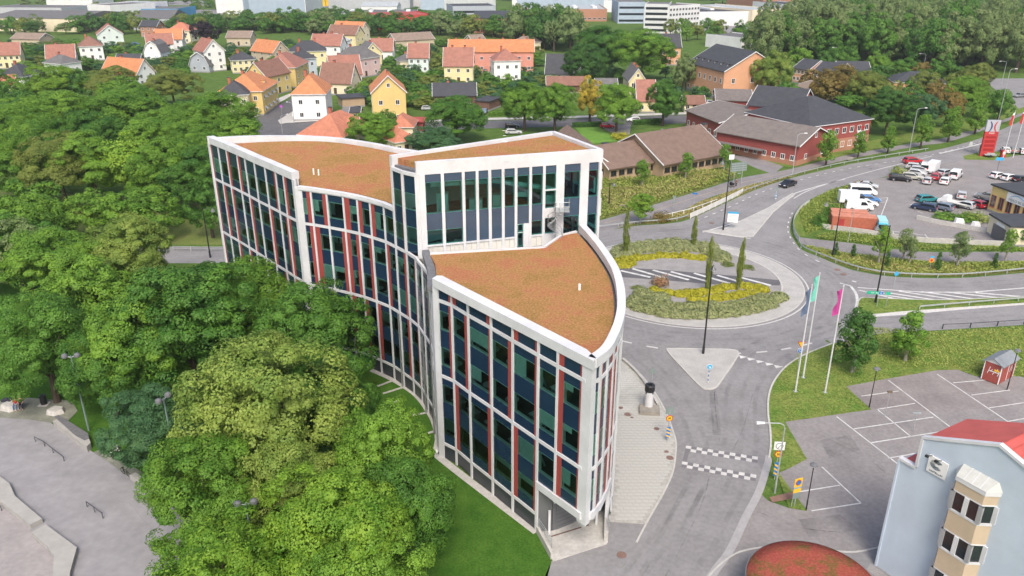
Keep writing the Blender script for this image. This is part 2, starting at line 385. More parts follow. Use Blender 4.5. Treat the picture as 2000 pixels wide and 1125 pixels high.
# forecourts south: driveway by the office corner, drive to the blue building
flat('driveway', [(11.97,57.26), (9.67,52.71), (8.10,50.29), (2.49,50.29), (3.45,52.96), (8.19,54.85), (8.40,58.95)], Z-.006, M['asphalt'])
flat('car_park', [(23.33,61.87), (21.16,58.31), (18.55,53.83), (16.27,50.58), (12.72,45.26)] + [(34,38),(60,38),(75,75)] + [(61.00,84.17), (55.76,84.17), (54.46,85.82), (51.89,85.69), (44.35,83.42), (39.10,81.71), (39.99,76.60), (29.60,74.07), (29.63,67.15), (27.33,65.59), (26.08,64.84), (26.52,61.56), (26.89,59.10), (25.39,59.53), (23.82,60.57)], Z-.002, M['asphalt_warm'])
flat('asphalt_patch', [(39.18,81.59), (44.30,83.29), (51.83,85.57), (54.27,85.69), (54.60,80.88), (57.20,77.69), (47.95,75.95), (43.11,76.81), (39.99,76.60)], Z+.003, mat('asphalt_red', (0.20,0.175,0.175), .9, col2=(0.27,0.245,0.24), scale=.3, scale2=2.5, amt2=.12))
# street of houses and its junction
flat('street', [(-27.59,238.83), (-7.76,241.97), (19.63,245.20), (54.57,251.04), (68.27,254.49), (64.76,240.39), (51.96,238.05), (18.76,233.50), (-7.42,230.55), (-26.25,226.26)], Z, M['asphalt_dark'])
flat('street', [(-78.35,222.79), (-78.52,245.20), (-77.94,269.23), (-77.28,281.37), (-77.81,300.42), (-75.63,334.71), (-72.48,334.71), (-73.46,298.05), (-73.30,278.24), (-66.34,243.58), (-56.36,244.39), (-46.54,241.97), (-27.51,238.05), (-26.17,225.56), (-52.35,225.56), (-58.03,216.14), (-74.26,208.02)], Z+.002, M['asphalt_dark'])
flat('pavement', [(-70.90,241.97), (-70.24,257.14), (-66.74,245.20), (-56.71,246.02), (-55.85,241.97), (-67.24,238.05), (-68.66,236.52)], Z+.10, M['concrete'])
flat('pavement', [(-82.15,253.62), (-81.81,280.32), (-80.08,292.29), (-78.30,286.73), (-78.73,272.17), (-79.08,246.02)], Z+.10, M['concrete'])
flat('driveway', [(-55.03,249.34), (-55.67,269.23), (-50.53,269.23), (-48.00,250.19)], Z, M['path'])
flat('driveway', [(25.52,233.50), (35.14,235.76), (33.07,222.79), (29.97,218.75)], Z+.003, M['path'])
flat('pavement', [(-27.92,241.97), (-7.88,246.02), (19.94,249.34), (55.44,255.37), (54.74,251.89), (19.69,246.02), (-7.78,242.77), (-27.67,239.61)], Z+.10, M['concrete'])
# car lot beside the filling station
flat('car_lot', [(58.15,140.53), (64.94,136.74), (71.33,133.12), (82.80,131.25), (90.67,130.19)] + [(150,160),(190,215)] + [(110.89,192.82), (96.51,183.77), (85.44,176.34), (79.13,173.70), (77.48,166.98), (68.49,156.64), (63.66,148.04)], Z+.002, M['asphalt_warm'])
flat('footpath', smooth_line([(51.12,135.33), (52.94,134.22), (59.47,131.78), (68.76,127.62), (78.50,127.37), (88.96,127.37)]) + smooth_line([(86.31,122.98), (76.03,122.74), (68.71,122.98), (56.60,127.12), (50.93,130.98), (50.75,134.22)]), Z+.006, M['path'])
flat('footpath', smooth_line([(16.04,144.20), (18.91,146.42), (27.83,154.14), (41.33,166.17), (52.19,175.90), (64.99,183.29), (83.56,197.11), (108.67,212.32), (125.08,222.79), (171.27,266.35)]) + smooth_line([(164.70,255.37), (121.65,216.14), (106.38,207.42), (81.70,192.30), (63.35,178.15), (50.03,167.79), (39.62,158.47), (33.98,151.38), (26.44,145.46), (18.90,139.64), (15.45,138.18)]), Z-.002, M['path'])
flat('footpath', [(53.87,197.66), (60.27,196.56), (64.71,186.20), (60.11,179.06), (57.91,183.77), (55.44,192.82)], Z-.005, M['path'])
# grass pieces that sit above the roads
def raised(name, poly, h, m, kerb=True, kname='kerb'):
    o = struct(MB().prism(poly, 0.0, h).build(name, m))
    if kerb:
        k = wallstrip(poly+[poly[0]], .18, 0.0, h+.015).build(kname, M['kerb']); k.parent = o
    return o
raised('grass_verge', smooth_line([(51.25,107.36), (54.26,107.36), (63.78,106.80), (77.33,108.12), (76.08,106.06), (64.23,104.07), (55.52,102.66), (50.16,101.62), (48.92,102.31)], closed=True, n=4), .13, M['verge'])
struct(MB().prism(so_r[:50] + [(25.39,59.53), (26.89,59.10), (26.52,61.56), (26.08,64.84), (27.33,65.59), (29.63,67.15), (29.60,74.07), (39.99,76.60), (39.10,81.71), (44.35,83.42), (51.89,85.69), (54.46,85.82), (55.76,84.17), (61.00,84.17), (65.62,88.76), (71.00,97.64), (56.04,96.22), (49.11,95.29), (45.89,94.07)], 0, .11).build('grass_verge', M['verge']))
wallstrip(so_r[:52], .2, 0, .14).build('kerb', M['kerb'])["kind"] = "structure"
struct(ribbon(so_r[50:], .7, .05).build('kerb_strip', mat('kerb_strip', (0.33,0.325,0.33), .9, var=.1, scale=1.5)))
flat('gravel_path', [(24.02,60.95), (26.50,61.79), (26.58,60.87), (24.08,60.20)], .12, mat('brick_path', (0.22,0.13,0.10), .9, var=.2, scale=4))
# splitter islands
spl = smooth_line([(19.88,90.57), (20.60,91.28), (24.33,91.13), (28.04,90.99), (28.80,90.14), (27.91,88.21), (24.72,82.68), (23.71,81.24), (22.76,81.00), (22.08,81.71), (20.97,85.82)], n=3, closed=True)
isl = raised('traffic_island', spl, .14, M['apron'])
isl2 = raised('traffic_island', [(34.83,138.18), (38.79,139.05), (51.03,152.40), (59.37,163.01), (59.55,162.24), (51.23,149.69), (43.13,135.05), (40.45,135.33)], .12, M['apron'])
# roundabout island: apron, gravel bed, passage with hatching
ap = raised('roundabout_apron', circle(17.4), .08, M['apron'])
struct(MB().prism(circle(14.2), .08, .2).build('gravel_bed', M['gravel']))
struct(wallstrip(circle(14.2)+[circle(14.2)[0]], .25, .08, .24).build('kerb', M['kerb']))
strip = [(16.95,119.73), (24.57,118.39), (33.85,116.21), (41.66,114.09), (40.79,112.04), (32.82,112.04), (23.80,114.09), (16.45,115.56)]
flat('passage', strip, .215, M['asphalt_dark'])
def paintline(pts, w, z=.03, m='line', parent=None, name='road_marking'):
    o = ribbon(pts, w, z).build(name, M[m]); struct(o); return o
for a, b in zip([(17.33,118.17), (19.34,119.06), (22.52,118.39), (25.27,117.73), (28.80,117.07), (32.24,116.21), (35.64,115.35)], [(21.63,115.35), (23.95,114.93), (27.42,114.30), (30.41,113.47), (33.41,112.85), (36.39,112.24), (39.46,112.04)]):
    paintline([a, b], .55, .222)
def dashes(pts, w, on, gap, z=.034, m='line'):
    q = resample(pts, .5); k = int(on/.5); st = int((on+gap)/.5)
    for i in range(0, len(q)-k, st): paintline(q[i:i+k+1], w, z, m)
paintline(circle(18.05, 120)+[circle(18.05,120)[0]], .22, .034, 'line_worn')
dashes(circle(25.2, 120, a0=215, a1=300), .3, 1.5, 2.0, .034, 'line_worn')
# edge lines of the north-east arm, its splitter, and the arrow dashes
paintline(smooth_line([(34.70,137.60), (46.39,146.74), (52.78,154.14), (58.67,161.85), (65.59,167.79), (74.87,174.57)]), .3, .036)
paintline(smooth_line([(34.83,138.18), (38.36,136.17), (42.54,134.22)]), .3, .036)
paintline(smooth_line([(58.35,159.21), (63.65,165.37), (73.39,173.70), (86.86,183.77), (105.14,196.56)]), .25, .036, 'line_worn')
paintline([(56.23,159.21), (58.62,160.71)], .6, .036)
dashes(offset(smooth_line([(34.34,144.83), (44.08,155.20), (51.68,163.79), (62.36,173.26), (78.79,184.74), (105.18,198.76), (129.69,216.79)]), -.9)[:40], .22, 1.0, 2.0)
dashes(smooth_line([(50.60,122.50), (49.37,126.87), (49.41,131.78), (50.46,138.18), (52.78,144.83), (55.90,151.38)]), .22, 1.0, 2.0)
paintline(smooth_line([(108.43,199.32), (121.51,208.02), (128.28,212.95)]), .5, .036)
# east arm: hatching and lines
paintline(smooth_line([(51.72,112.04), (51.33,109.08), (50.20,105.88), (48.90,103.36)]), .4, .04)
paintline([(52.58,111.64), (61.47,109.85), (69.15,109.85), (78.67,111.64)], .3, .04)
for a, b in zip([(52.34,110.64), (53.02,109.85), (55.41,110.05), (58.19,110.25), (61.56,110.05), (65.31,109.85), (69.43,109.66)], [(57.31,106.62), (60.75,106.43), (62.78,106.62), (65.65,106.80), (68.75,106.99), (72.46,107.55), (76.46,107.93)]):
    paintline([a, b], .4, .038)
paintline([(50.30,101.45), (55.72,102.31), (63.78,103.89), (75.23,105.88)], .9, .036, 'line_worn')
paintline([(50.55,113.47), (51.80,112.24)], .3, .036); paintline([(52.77,114.30), (53.24,113.88)], .4, .036)
# give-way triangles on the south arm
for a in [(29.15,89.03), (30.03,88.48), (30.93,87.81), (31.88,87.14), (32.82,86.48)]:
    struct(MB().sheet([(a[0]-.45,a[1]-.35),(a[0]+.55,a[1]+.05),(a[0]-.45,a[1]+.5)], .036).build('give_way_marking', M['line']))
# chequered speed table
A, B, Cc, D = [(17.99,69.49), (24.83,67.50), (16.75,65.85), (23.51,63.53)]
paint_dark = mat('speed_table_asphalt', (0.16,0.155,0.165), .9, var=.12, scale=1)
st = struct(MB().prism([lerp(A,B,-.03),lerp(A,B,1.02),lerp(Cc,D,1.02),lerp(Cc,D,-.03)], .0, .05).build('speed_table', M['asphalt']))
flat('tarmac_strip', [lerp(A,Cc,.22), lerp(lerp(A,Cc,.22),lerp(B,D,.22),.06), lerp(lerp(A,Cc,.78),lerp(B,D,.78),.06), lerp(A,Cc,.78)], .054, paint_dark)
for row, (s0, s1) in enumerate(((0,.13),(.13,.26),(.76,.89),(.89,1.02))):
    for k in range(13):
        t0, t1 = k/13, (k+1)/13
        q = [lerp(lerp(A,Cc,s), lerp(B,D,s), t) for s, t in ((s0,t0),(s0,t1),(s1,t1),(s1,t0))]
        o = MB().sheet(q, .058).build('chequer_marking', M['line_worn'] if (k+row) % 2 == 0 else paint_dark); o.parent = st
# car park bay lines
for a, b in (((44.85,83.17), (48.57,66.19)), ((48.57,66.19), (49.42,61.94)), ((51.39,84.67), (54.39,71.97)), ((52.23,82.56), (56.82,83.29)), ((52.90,79.72), (58.00,80.88)), ((53.37,76.92), (58.69,78.24)), ((54.02,74.17), (56.68,74.90)), ((40.13,79.49), (44.94,80.65)), ((40.62,76.60), (45.57,77.91)), ((35.66,75.11), (38.48,66.19)), ((36.55,72.66), (46.18,75.00)), ((40.72,76.70), (42.01,71.19)), ((37.33,70.05), (46.10,72.26)), ((37.95,67.32), (41.77,68.31)), ((30.71,65.85), (32.29,60.20)), ((27.35,59.10), (32.29,60.20)), ((26.74,61.79), (31.36,62.89)), ((38.59,66.45), (41.52,67.77))):
    paintline([a, b], .14, .03)
for a, b in (((65.02,135.61), (78.19,159.96)), ((75.96,159.21), (78.19,159.96)), ((69.66,138.18), (68.58,135.33)), ((72.16,137.31), (71.29,134.22)), ((74.64,136.46), (73.95,133.12)), ((69.22,138.47), (74.55,135.89)), ((74.30,156.28), (76.12,156.64))):
    paintline([a, b], .14, .03)
for a, b in (((79.82,150.70), (80.34,149.02)), ((84.54,149.02), (85.18,147.71)), ((89.22,149.36), (93.10,150.02))):
    paintline([a, b], .14, .03)
paintline(smooth_line([(17.36,142.96), (27.17,150.02), (40.46,162.24), (51.03,171.55), (64.09,180.45)]), .12, .03, 'yellow_line')
# lawns
struct(MB().sheet([(-75,26)]+[(2.73,50.01), (3.46,53.27), (2.16,55.97), (-7.08,66.71), (-7.84,69.59), (-8.55,73.87), (-9.31,75.95), (-11.26,79.72), (-14.11,82.80), (-15.81,84.42), (-18.94,86.74)]+[(-26,91),(-43,113),(-70,118),(-110,100)], .006).build('lawn', M['lawn']))
struct(MB().sheet([(-120,131)]+[(-45,131),(-45,160),(-120,165)], .006).build('lawn', mat('park_lawn', (0.11,0.16,0.03), .95, col2=(0.19,0.215,0.06), scale=.25, bump=.05, bscale=12, scale2=4, amt2=.2)))
flat('gravel_strip', offset(smooth_line([(2.12,56.17), (-7.10,67.06), (-7.71,68.67), (-7.80,71.00), (-8.45,73.97), (-9.19,75.95), (-10.16,78.13), (-11.30,80.06), (-12.69,81.71), (-14.16,83.22), (-15.85,84.67), (-18.25,86.41)]), .32)+offset(smooth_line([(2.12,56.17), (-7.10,67.06), (-7.71,68.67), (-7.80,71.00), (-8.45,73.97), (-9.19,75.95), (-10.16,78.13), (-11.30,80.06), (-12.69,81.71), (-14.16,83.22), (-15.85,84.67), (-18.25,86.41)]), -.5)[::-1], .02, M['concrete'])
flat('bank', [(20.27,179.06), (33.79,176.79), (39.81,183.77), (51.88,183.77), (51.26,176.79), (41.51,166.98), (27.95,154.85), (18.75,146.74), (16.85,145.46)], .008, M['dry_grass'])
flat('bank', [(18.83,139.05), (26.34,144.83), (33.85,150.70), (39.45,157.73), (49.92,167.39), (63.06,177.24), (81.30,191.26), (62.63,175.90), (52.35,166.17), (44.81,158.10), (34.74,146.74), (30.21,143.58), (23.50,142.04)], .03, M['dry_grass'])
flat('bank', [(50.93,130.45), (56.40,126.62), (68.37,122.27), (85.88,122.27), (83.54,118.39), (70.53,116.21), (60.64,116.64), (55.55,119.06), (53.62,121.57), (51.71,125.63)], .01, M['dry_grass'])
flat('bank', [(56.83,152.06), (68.04,165.37), (79.13,173.70), (77.48,166.98), (68.49,156.64), (59.13,141.13), (52.40,135.33), (51.30,135.89), (53.15,143.27)], .02, M['verge'])
flat('verge', [(57.14,199.32), (72.72,199.32), (97.08,214.21), (117.33,227.67), (138.49,242.77), (182.18,284.56), (172.42,268.26), (126.50,225.56), (92.55,203.29), (65.77,185.71), (62.08,189.72)], .006, M['verge'])
flat('verge', [(117.89,222.79), (135.50,234.25), (173.00,269.23), (167.38,259.84), (131.62,226.96)], .016, M['verge'])
flat('verge', [(112.84,196.56), (119.73,201.00), (125.95,201.57), (124.71,196.02), (118.15,192.30), (111.52,192.82)], .03, M['verge'])
flat('plot', [(18.60,231.28), (25.44,232.76), (28.43,214.21), (20.41,209.84)], .008, mat('bright_lawn', (0.08,0.20,0.02), .95, col2=(0.14,0.27,0.035), scale=.4))
# paved forecourt along the curved front: the nearest slabs one by one, the rest as one piece
fore = so_l[6:61]
plaza = fore + [(8.75,57.6),(9.2,59.9),(9.75,62.8),(10.05,66.5),(10.05,70.5),(9.5,75.4),(8.8,79.6),(8.2,84.0),(9.6,86.0)]
pz = struct(MB().prism(plaza, 0, .1).build('forecourt', M['joint']))
struct(wallstrip(so_l[:64], .16, 0, .15).build('kerb', M['kerb']))
slabs = []
px0, py0 = 4.0, 54.0
for j in range(80):
    for i in range(40):
        cx, cy = px0 + (i + .5*(j % 2))*.62, py0 + j*.5
        if all(inside((cx+dx, cy+dy), plaza) for dx in (-.3,.3) for dy in (-.24,.24)): slabs.append((cy, cx))
slabs.sort()
sm = MB().box(-.295,-.235,0,.295,.235,.022); sd = None
rest = MB()
for k, (cy, cx) in enumerate(slabs):
    h = .1 + rng.uniform(-.003,.003)
    if k < 300:
        if sd is None:
            o = sm.build('paving_slab', M['paver'], pz, (cx,cy,h)); sd = o.data
        else: link('paving_slab', sd, pz, (cx,cy,h))
    else: rest.box(cx-.295,cy-.235,h,cx+.295,cy+.235,h+.022)
stuff(rest.build('paving_slabs', M['paver'], pz))
M['manhole'] = mat('manhole', (0.19,0.12,0.10), .8, var=.25, scale=8, bump=.01)
def manhole(p, r=.38, z=.03):
    o = MB().lathe([(r,z-.02),(r,z),(r*.86,z+.004),(r*.84,z-.001),(r*.3,z+.003)], 18).build('manhole_cover', M['manhole'], None, (p[0],p[1],0))
    return o
for k, (p, r, lab) in enumerate((((15.89,67.24), .38, 'large rusty manhole cover on the forecourt slabs near the checkered speed table'), ((15.72,68.31), .26, 'small rusty manhole cover on slabs beside the road kerb'),
      ((9.28,53.33), .42, 'rusty manhole cover in asphalt by the office corner driveway'), ((12.75,75.42), .42, 'large manhole cover on slabs beside the ventilation pipe plinth'),
      ((12.14,76.81), .28, 'small brown manhole cover nearest the curved office front'), ((15.44,72.56), .3, 'round cover on slabs below the striped marker post'),
      ((13.12,74.79), .18, 'tiny round cover next to the large one by the plinth'), ((81.40,119.51), .5, 'dark manhole cover far along the east road'),
      ((52.26,119.06), .5, 'dark manhole cover in the roundabout lane'), ((52.48,117.07), .5, 'second dark cover in the roundabout lane, closer to the flags'), ((37.62,142.96), .5, 'worn cover in the lane beside the long splitter island'))):
    z = .125 if k in (0,1,3,4,5,6) else .04
    tag(manhole(p, r, z), lab, 'manhole cover', 'manhole covers')
# worn wheel tracks, tar seams and repair patches
def track_mat(name, dark, amt, scale):
    m, nt, b = new_mat(name); b.inputs["Base Color"].default_value = (*dark,1); b.inputs["Roughness"].default_value = .9
    tc = nt.nodes.new("ShaderNodeTexCoord"); no = nt.nodes.new("ShaderNodeTexNoise"); no.inputs["Scale"].default_value = scale; no.inputs["Detail"].default_value = 5
    nt.links.new(tc.outputs["Object"], no.inputs["Vector"])
    mr = nt.nodes.new("ShaderNodeMapRange"); mr.inputs[1].default_value = .38; mr.inputs[2].default_value = .7; mr.inputs[4].default_value = amt
    nt.links.new(no.outputs["Fac"], mr.inputs[0]); nt.links.new(mr.outputs[0], b.inputs["Alpha"]); return m
TRK = track_mat('tyre_wear', (0.07,0.068,0.07), .13, .45); TAR = track_mat('tar_seam', (0.05,0.05,0.052), .4, .8); PAT = track_mat('repair_patch', (0.12,0.118,0.12), .28, .3)
def wear(pts, w, off=0.0, m=None, z=.029): struct(ribbon(pts, w, z, off=off).build('tyre_wear', m or TRK))
for r_ in (19.9, 21.3, 22.9, 24.1): wear(circle(r_, 100)+[circle(r_,100)[0]], .55)
for o_ in (1.4,2.9,4.6,6.1): wear(so_r[6:], .5, -o_, z=.031)
for o_ in (1.6,3.1): wear(so_l[2:], .5, o_, z=.0305)
for o_ in (2.2,3.8,5.6): wear(ne_out_s[8:], .5, -o_, z=.0285)
for o_ in (1.6,3.2): wear(ne_in_s[:40], .5, -o_, z=.0275)
for o_ in (1.5,3.0,4.6): wear(smooth_line(ea_lo), .5, o_, z=.0295)
for o_ in (2.0,3.6): wear(smooth_line(ea_up), .5, -o_, z=.0295)
for pts in ([(23.49,80.53), (22.68,76.60), (21.68,70.52)], [(27.78,79.95), (24.61,72.46), (22.55,68.67)], [(12.56,50.87), (15.17,55.51), (17.69,60.42), (19.20,64.34)], [(22.40,58.95), (25.44,56.85), (28.82,56.17)], [(31.71,72.46), (35.96,66.89), (36.82,61.94)], [(84.49,170.28), (89.54,162.24), (93.15,154.85)], [(63.66,148.04), (78.66,154.85), (92.58,166.17)]): wear(smooth_line(pts), .09, 0, TAR, .033)
for q in ([(22.89,80.53), (23.78,80.53), (22.07,71.48), (21.21,71.48)], [(32.12,70.52), (35.71,71.48), (35.65,68.67), (32.01,67.32)], [(25.78,57.89), (29.73,58.59), (30.75,56.51), (25.89,55.51)], [(94.10,183.77), (102.06,187.69), (101.58,181.86), (92.62,176.79)], [(44.88,144.83), (48.93,148.69), (49.35,146.74), (44.99,141.74)]): struct(MB().sheet(q, .0325).build('repair_patch', PAT))
for q in ([(3.63,54.85), (4.44,55.18), (4.85,53.27), (4.14,52.96)], [(5.35,55.37), (6.04,55.64), (6.57,54.08), (5.92,53.70)]): struct(MB().sheet(q, .125).build('tyre_stain', TRK))

# ------------------------------------------------------------------ the curved office building
office = thing('office_building', 'curved white office block with red and navy facade panels and sedum roofs', 'office', (0,0,0))
Z0, Z1, Z2, Z3 = 1.8, 9.5, 17.4, 21.5
P0 = (-7.05, 67.5); TIP = (5.9, 51.75)
near_cols = [P0, (-5.5,66.2), (-3.9,64.0), (-1.8,61.4), (0.05,59.0), (2.1,56.4), (3.55,54.6), TIP]
curve_cols = [(-24.9,90.0), (-23.35,89.4), (-21.3,88.4), (-19.2,87.3), (-17.4,86.2), (-15.75,84.9), (-14.0,83.4), (-12.65,81.7), (-11.3,80.05), (-10.15,78.2), (-9.25,75.9), (-8.4,73.8), (-7.95,71.6), (-7.75,69.4)]
wing_cols = [(-42.4,110.4), (-40.3,108.0), (-38.5,106.0), (-36.2,103.3), (-34.6,101.4), (-32.65,99.0), (-30.65,96.7), (-28.7,94.4), (-27.3,92.7), (-25.6,90.7)]
arc = smooth_line([TIP, (7.3,53.7), (8.45,56.9), (9.2,59.9), (9.65,62.8), (9.95,66.5), (9.95,70.5), (9.4,75.4), (8.7,79.6), (7.9,83.4)], 8)
arc_cols = [TIP, (6.65,52.6), (7.3,53.7), (7.95,55.3), (8.45,56.9)] + resample(arc[arc.index(min(arc, key=lambda p: dist(p,(8.45,56.9)))):], 2.3)[1:]
back = smooth_line([(-42.4,110.4),(-37,111.9),(-30,111.9),(-24.5,110.6),(-19,107.4),(-14,103.6),(-6,99.0)], 5)
TL, TF1, TF2, TB = (-12.65,81.75), (-9.65,78.75), (9.6,84.5), (4.9,94.2)
def panel_box(a, b, t0, t1, z0, z1, y0, y1, mb=None):
    """box between fractions t0..t1 of bay a-b, depth y0..y1 measured outward from the facade line"""
    mb = mb or MB(); dx, dy = b[0]-a[0], b[1]-a[1]; l = math.hypot(dx,dy); nx, ny = dy/l, -dx/l
    p = []
    for t, y in ((t0,y0),(t1,y0),(t1,y1),(t0,y1)): p.append((a[0]+dx*t+nx*y, a[1]+dy*t+ny*y))
    return mb.prism(p, z0, z1)
def window_unit(parent, a, b, t0, t1, z0, z1, glass='pane', depth=.42, yg=0.0, sill=None):
    """reveal and frame seen through the glazing, with the pane as its sub-part"""
    l = dist(a,b); e = .07/l
    m = MB()
    panel_box(a,b,t0,t0+e,z0,z1,yg-depth,yg-.02,m); panel_box(a,b,t1-e,t1,z0,z1,yg-depth,yg-.02,m)
    panel_box(a,b,t0+e,t1-e,z0,z0+.07,yg-depth,yg-.02,m); panel_box(a,b,t0+e,t1-e,z1-.07,z1,yg-depth,yg-.02,m)
    w = m.build('window', M['reveal'], parent)
    dx, dy = b[0]-a[0], b[1]-a[1]; nx, ny = dy/l*(yg-.01), -dx/l*(yg-.01)
    q = [(a[0]+dx*t+nx, a[1]+dy*t+ny) for t in (t0, t1)]
    MB().add([(*q[0],z0),(*q[1],z0),(*q[1],z1),(*q[0],z1)], [(0,1,2,3)]).build('pane', M[glass], w)
    if glass == 'pane' and rng.random() < .38:          # roller blind or curtain drawn to a different height in each room
        f = rng.choice((1.0, 1.0, .75, .5, .35)); e0, e1 = (t0, t1) if rng.random() < .6 else (t0, t0+(t1-t0)*.55)
        panel_box(a,b,e0+e,e1-e,z0+.08+(z1-z0-.16)*(1-f),z1-.08,yg-.16,yg-.13).build('blind', M['blind'], w)
    return w
def bay(parent, a, b, zlo, zhi, red, floors, attic=False, redw=.55, top_sp=.95, glass='pane'):
    """one bay of one facade row: red cladding strips at the sides, navy spandrels and windows between"""
    l = dist(a,b); mw = .125/l; t0, t1 = mw, 1-mw
    rw = redw/l
    if red == 'L2': rw *= 1.35
    segs = max(1, floors*2)
    zz = [zlo+(zhi-zlo)*k/segs for k in range(segs+1)]
    if 'L' in red:
        for k in range(segs): panel_box(a,b,t0,t0+rw,zz[k]+.006,zz[k+1]-.006,-.16,-.02).build('cladding_panel', M['red_panel'], parent)
        t0 += rw
    if 'R' in red or 'r' in red:
        r2 = rw*(.55 if 'r' in red else 1)
        for k in range(segs): panel_box(a,b,t1-r2,t1,zz[k]+.006,zz[k+1]-.006,-.16,-.02).build('cladding_panel', M['red_panel'], parent)
        t1 -= r2
    sp = lambda za, zb: panel_box(a,b,t0+.004,t1-.004,za+.006,zb-.006,-.14,-.05).build('spandrel_panel', M['navy'], parent)
    if attic: sp(zlo, zhi); return
    fh = (zhi-zlo)/floors; prev = zlo
    for f in range(floors):
        wz0 = zlo + f*fh + 1.0; wz1 = wz0 + 1.95
        if floors == 1 and fh < 4.3: wz0 = zlo+1.0; wz1 = zhi-.85
        if floors == 1 and fh > 4.3: wz0 = zlo+1.0; wz1 = zhi-1.9
        sp(prev, wz0); window_unit(parent, a, b, t0, t1, wz0, wz1, glass, .3, -.05); prev = wz1
    sp(prev, zhi)
def mullion(parent, p, q, z0, z1, w=.25, n=None):
    """vertical white fin at p, facing the outward normal n"""
    nx, ny = n; tx, ty = -ny, nx
    poly = [(p[0]+tx*s*w/2+nx*d, p[1]+ty*s*w/2+ny*d) for s, d in ((-1,-.25),(1,-.25),(1,.05),(-1,.05))]
    return MB().prism(poly, z0, z1).build('mullion', M['white'], parent)
def outward(cols):
    out = []
    for i in range(len(cols)):
        a, b = cols[max(0,i-1)], cols[min(len(cols)-1,i+1)]; l = dist(a,b); out.append(((b[1]-a[1])/l, -(b[0]-a[0])/l))
    return out
def band(parent, a, b, z, h=.32, y1=.03, name='facade_band'):
    l = dist(a,b); e = .127/l
    return panel_box(a,b,e,1-e,z-h/2,z+h/2,-.2,y1).build(name, M['white'], parent)

# near facade, facing the lawn
N = outward(near_cols)
att = ['r','L','R','','Lr','','LR']; upp = ['r','R','r','R','r','','L2R']; low = ['','L','R','','Lr','','LR']
for i in range(7):
    a, b = near_cols[i], near_cols[i+1]
    if i == 0: a = lerp(a,b,.12)
    if i == 6: b = lerp(a,b,.86)
    bay(office, a, b, Z2+.18, 18.66, att[i], 1, attic=True)
    bay(office, a, b, Z1+.18, Z2-.18, upp[i], 2)
    if i < 5:
        bay(office, a, b, Z0+.16, Z1-.18, low[i], 2)
        panel_box(a,b,.05,.95,.06,Z0-.16,-.16,-.05).build('plinth_panel', M['base_panel'], office)
        band(office, a, b, Z0)
    else:
        bay(office, a, b, 5.35, Z1-.18, low[i], 1)
        panel_box(a,b,0.0,1.0,4.65,5.35,-.6,.12).build('soffit_beam', M['white'], office)
    for z in (Z1, Z2): band(office, a, b, z)
for i, p in enumerate(near_cols[:-1]):
    mullion(office, p, None, 0.0 if i < 6 else 4.5, 18.7, .25 if i else .7, N[i])
# sharp corner post
MB().prism([TIP,(5.25,52.55),(5.55,53.1),(6.45,52.7),(6.3,52.3)], 4.3, 18.7).build('corner_post', M['white'], office)
MB().add([(5.9,51.75,4.3),(5.25,52.55,4.3),(6.3,52.3,4.3),(5.7,52.35,3.7)],[(0,1,2),(0,3,1),(0,2,3),(1,3,2)]).build('post_tip', M['white'], office)
# concave facade
N = outward(curve_cols)
top = ['R','R','','L2','L','L','']
up = ['R','L2','R','LR','R','','L','R','r','','',''  ,'']
lo = ['','R','','L2','L','L','','R','r','','','','']
for i in range(len(curve_cols)-1):
    a, b = curve_cols[i], curve_cols[i+1]
    if i < 7: bay(office, a, b, Z2+.18, Z3-.1, top[i], 1); band(office, a, b, Z3+.1, .4)
    bay(office, a, b, Z1+.18, Z2-.18, up[i], 2, redw=.5)
    bay(office, a, b, Z0+.16, Z1-.18, lo[i], 2, redw=.5)
    panel_box(a,b,.06,.94,.06,Z0-.16,-.16,-.05).build('plinth_panel', M['base_panel'], office)
    for z in (Z0, Z1, Z2): band(office, a, b, z)
    mullion(office, a, None, 0, Z3+.3 if i < 8 else Z2+.2, .95 if i == 0 else .24, N[i])
band(office, curve_cols[-1], P0, Z2); panel_box(curve_cols[-1],P0,0,1,0,Z2-.2,-.2,-.02).build('corner_panel', M['white'], office)
# drain pipes
for k in (7, 10, 12):
    p = curve_cols[k]; n = N[k]
    MB().tube([(p[0]+n[0]*.26,p[1]+n[1]*.26,.1),(p[0]+n[0]*.26,p[1]+n[1]*.26,Z1 if k != 12 else Z2)], .07).build('drain_pipe', M['steel'], office)
# far wing facade
N = outward(wing_cols)
wt = ['L','','L','L','','','R','','L']; wu = ['L','L','L','','L','r','L','R','L']; wl = ['L','','L','L','','','R','','L']
for i in range(9):
    a, b = wing_cols[i], wing_cols[i+1]
    bay(office, a, b, Z2+.18, 22.5, wt[i], 1); bay(office, a, b, Z1+.18, Z2-.18, wu[i], 2); bay(office, a, b, Z0+.16, Z1-.18, wl[i], 2)
    panel_box(a,b,.06,.94,.06,Z0-.16,-.16,-.05).build('plinth_panel', M['base_panel'], office)
    for z in (Z0, Z1, Z2): band(office, a, b, z)
for i, p in enumerate(wing_cols): mullion(office, p, None, 0, 22.5, .25 if 0 < i < 9 else .6, N[i])
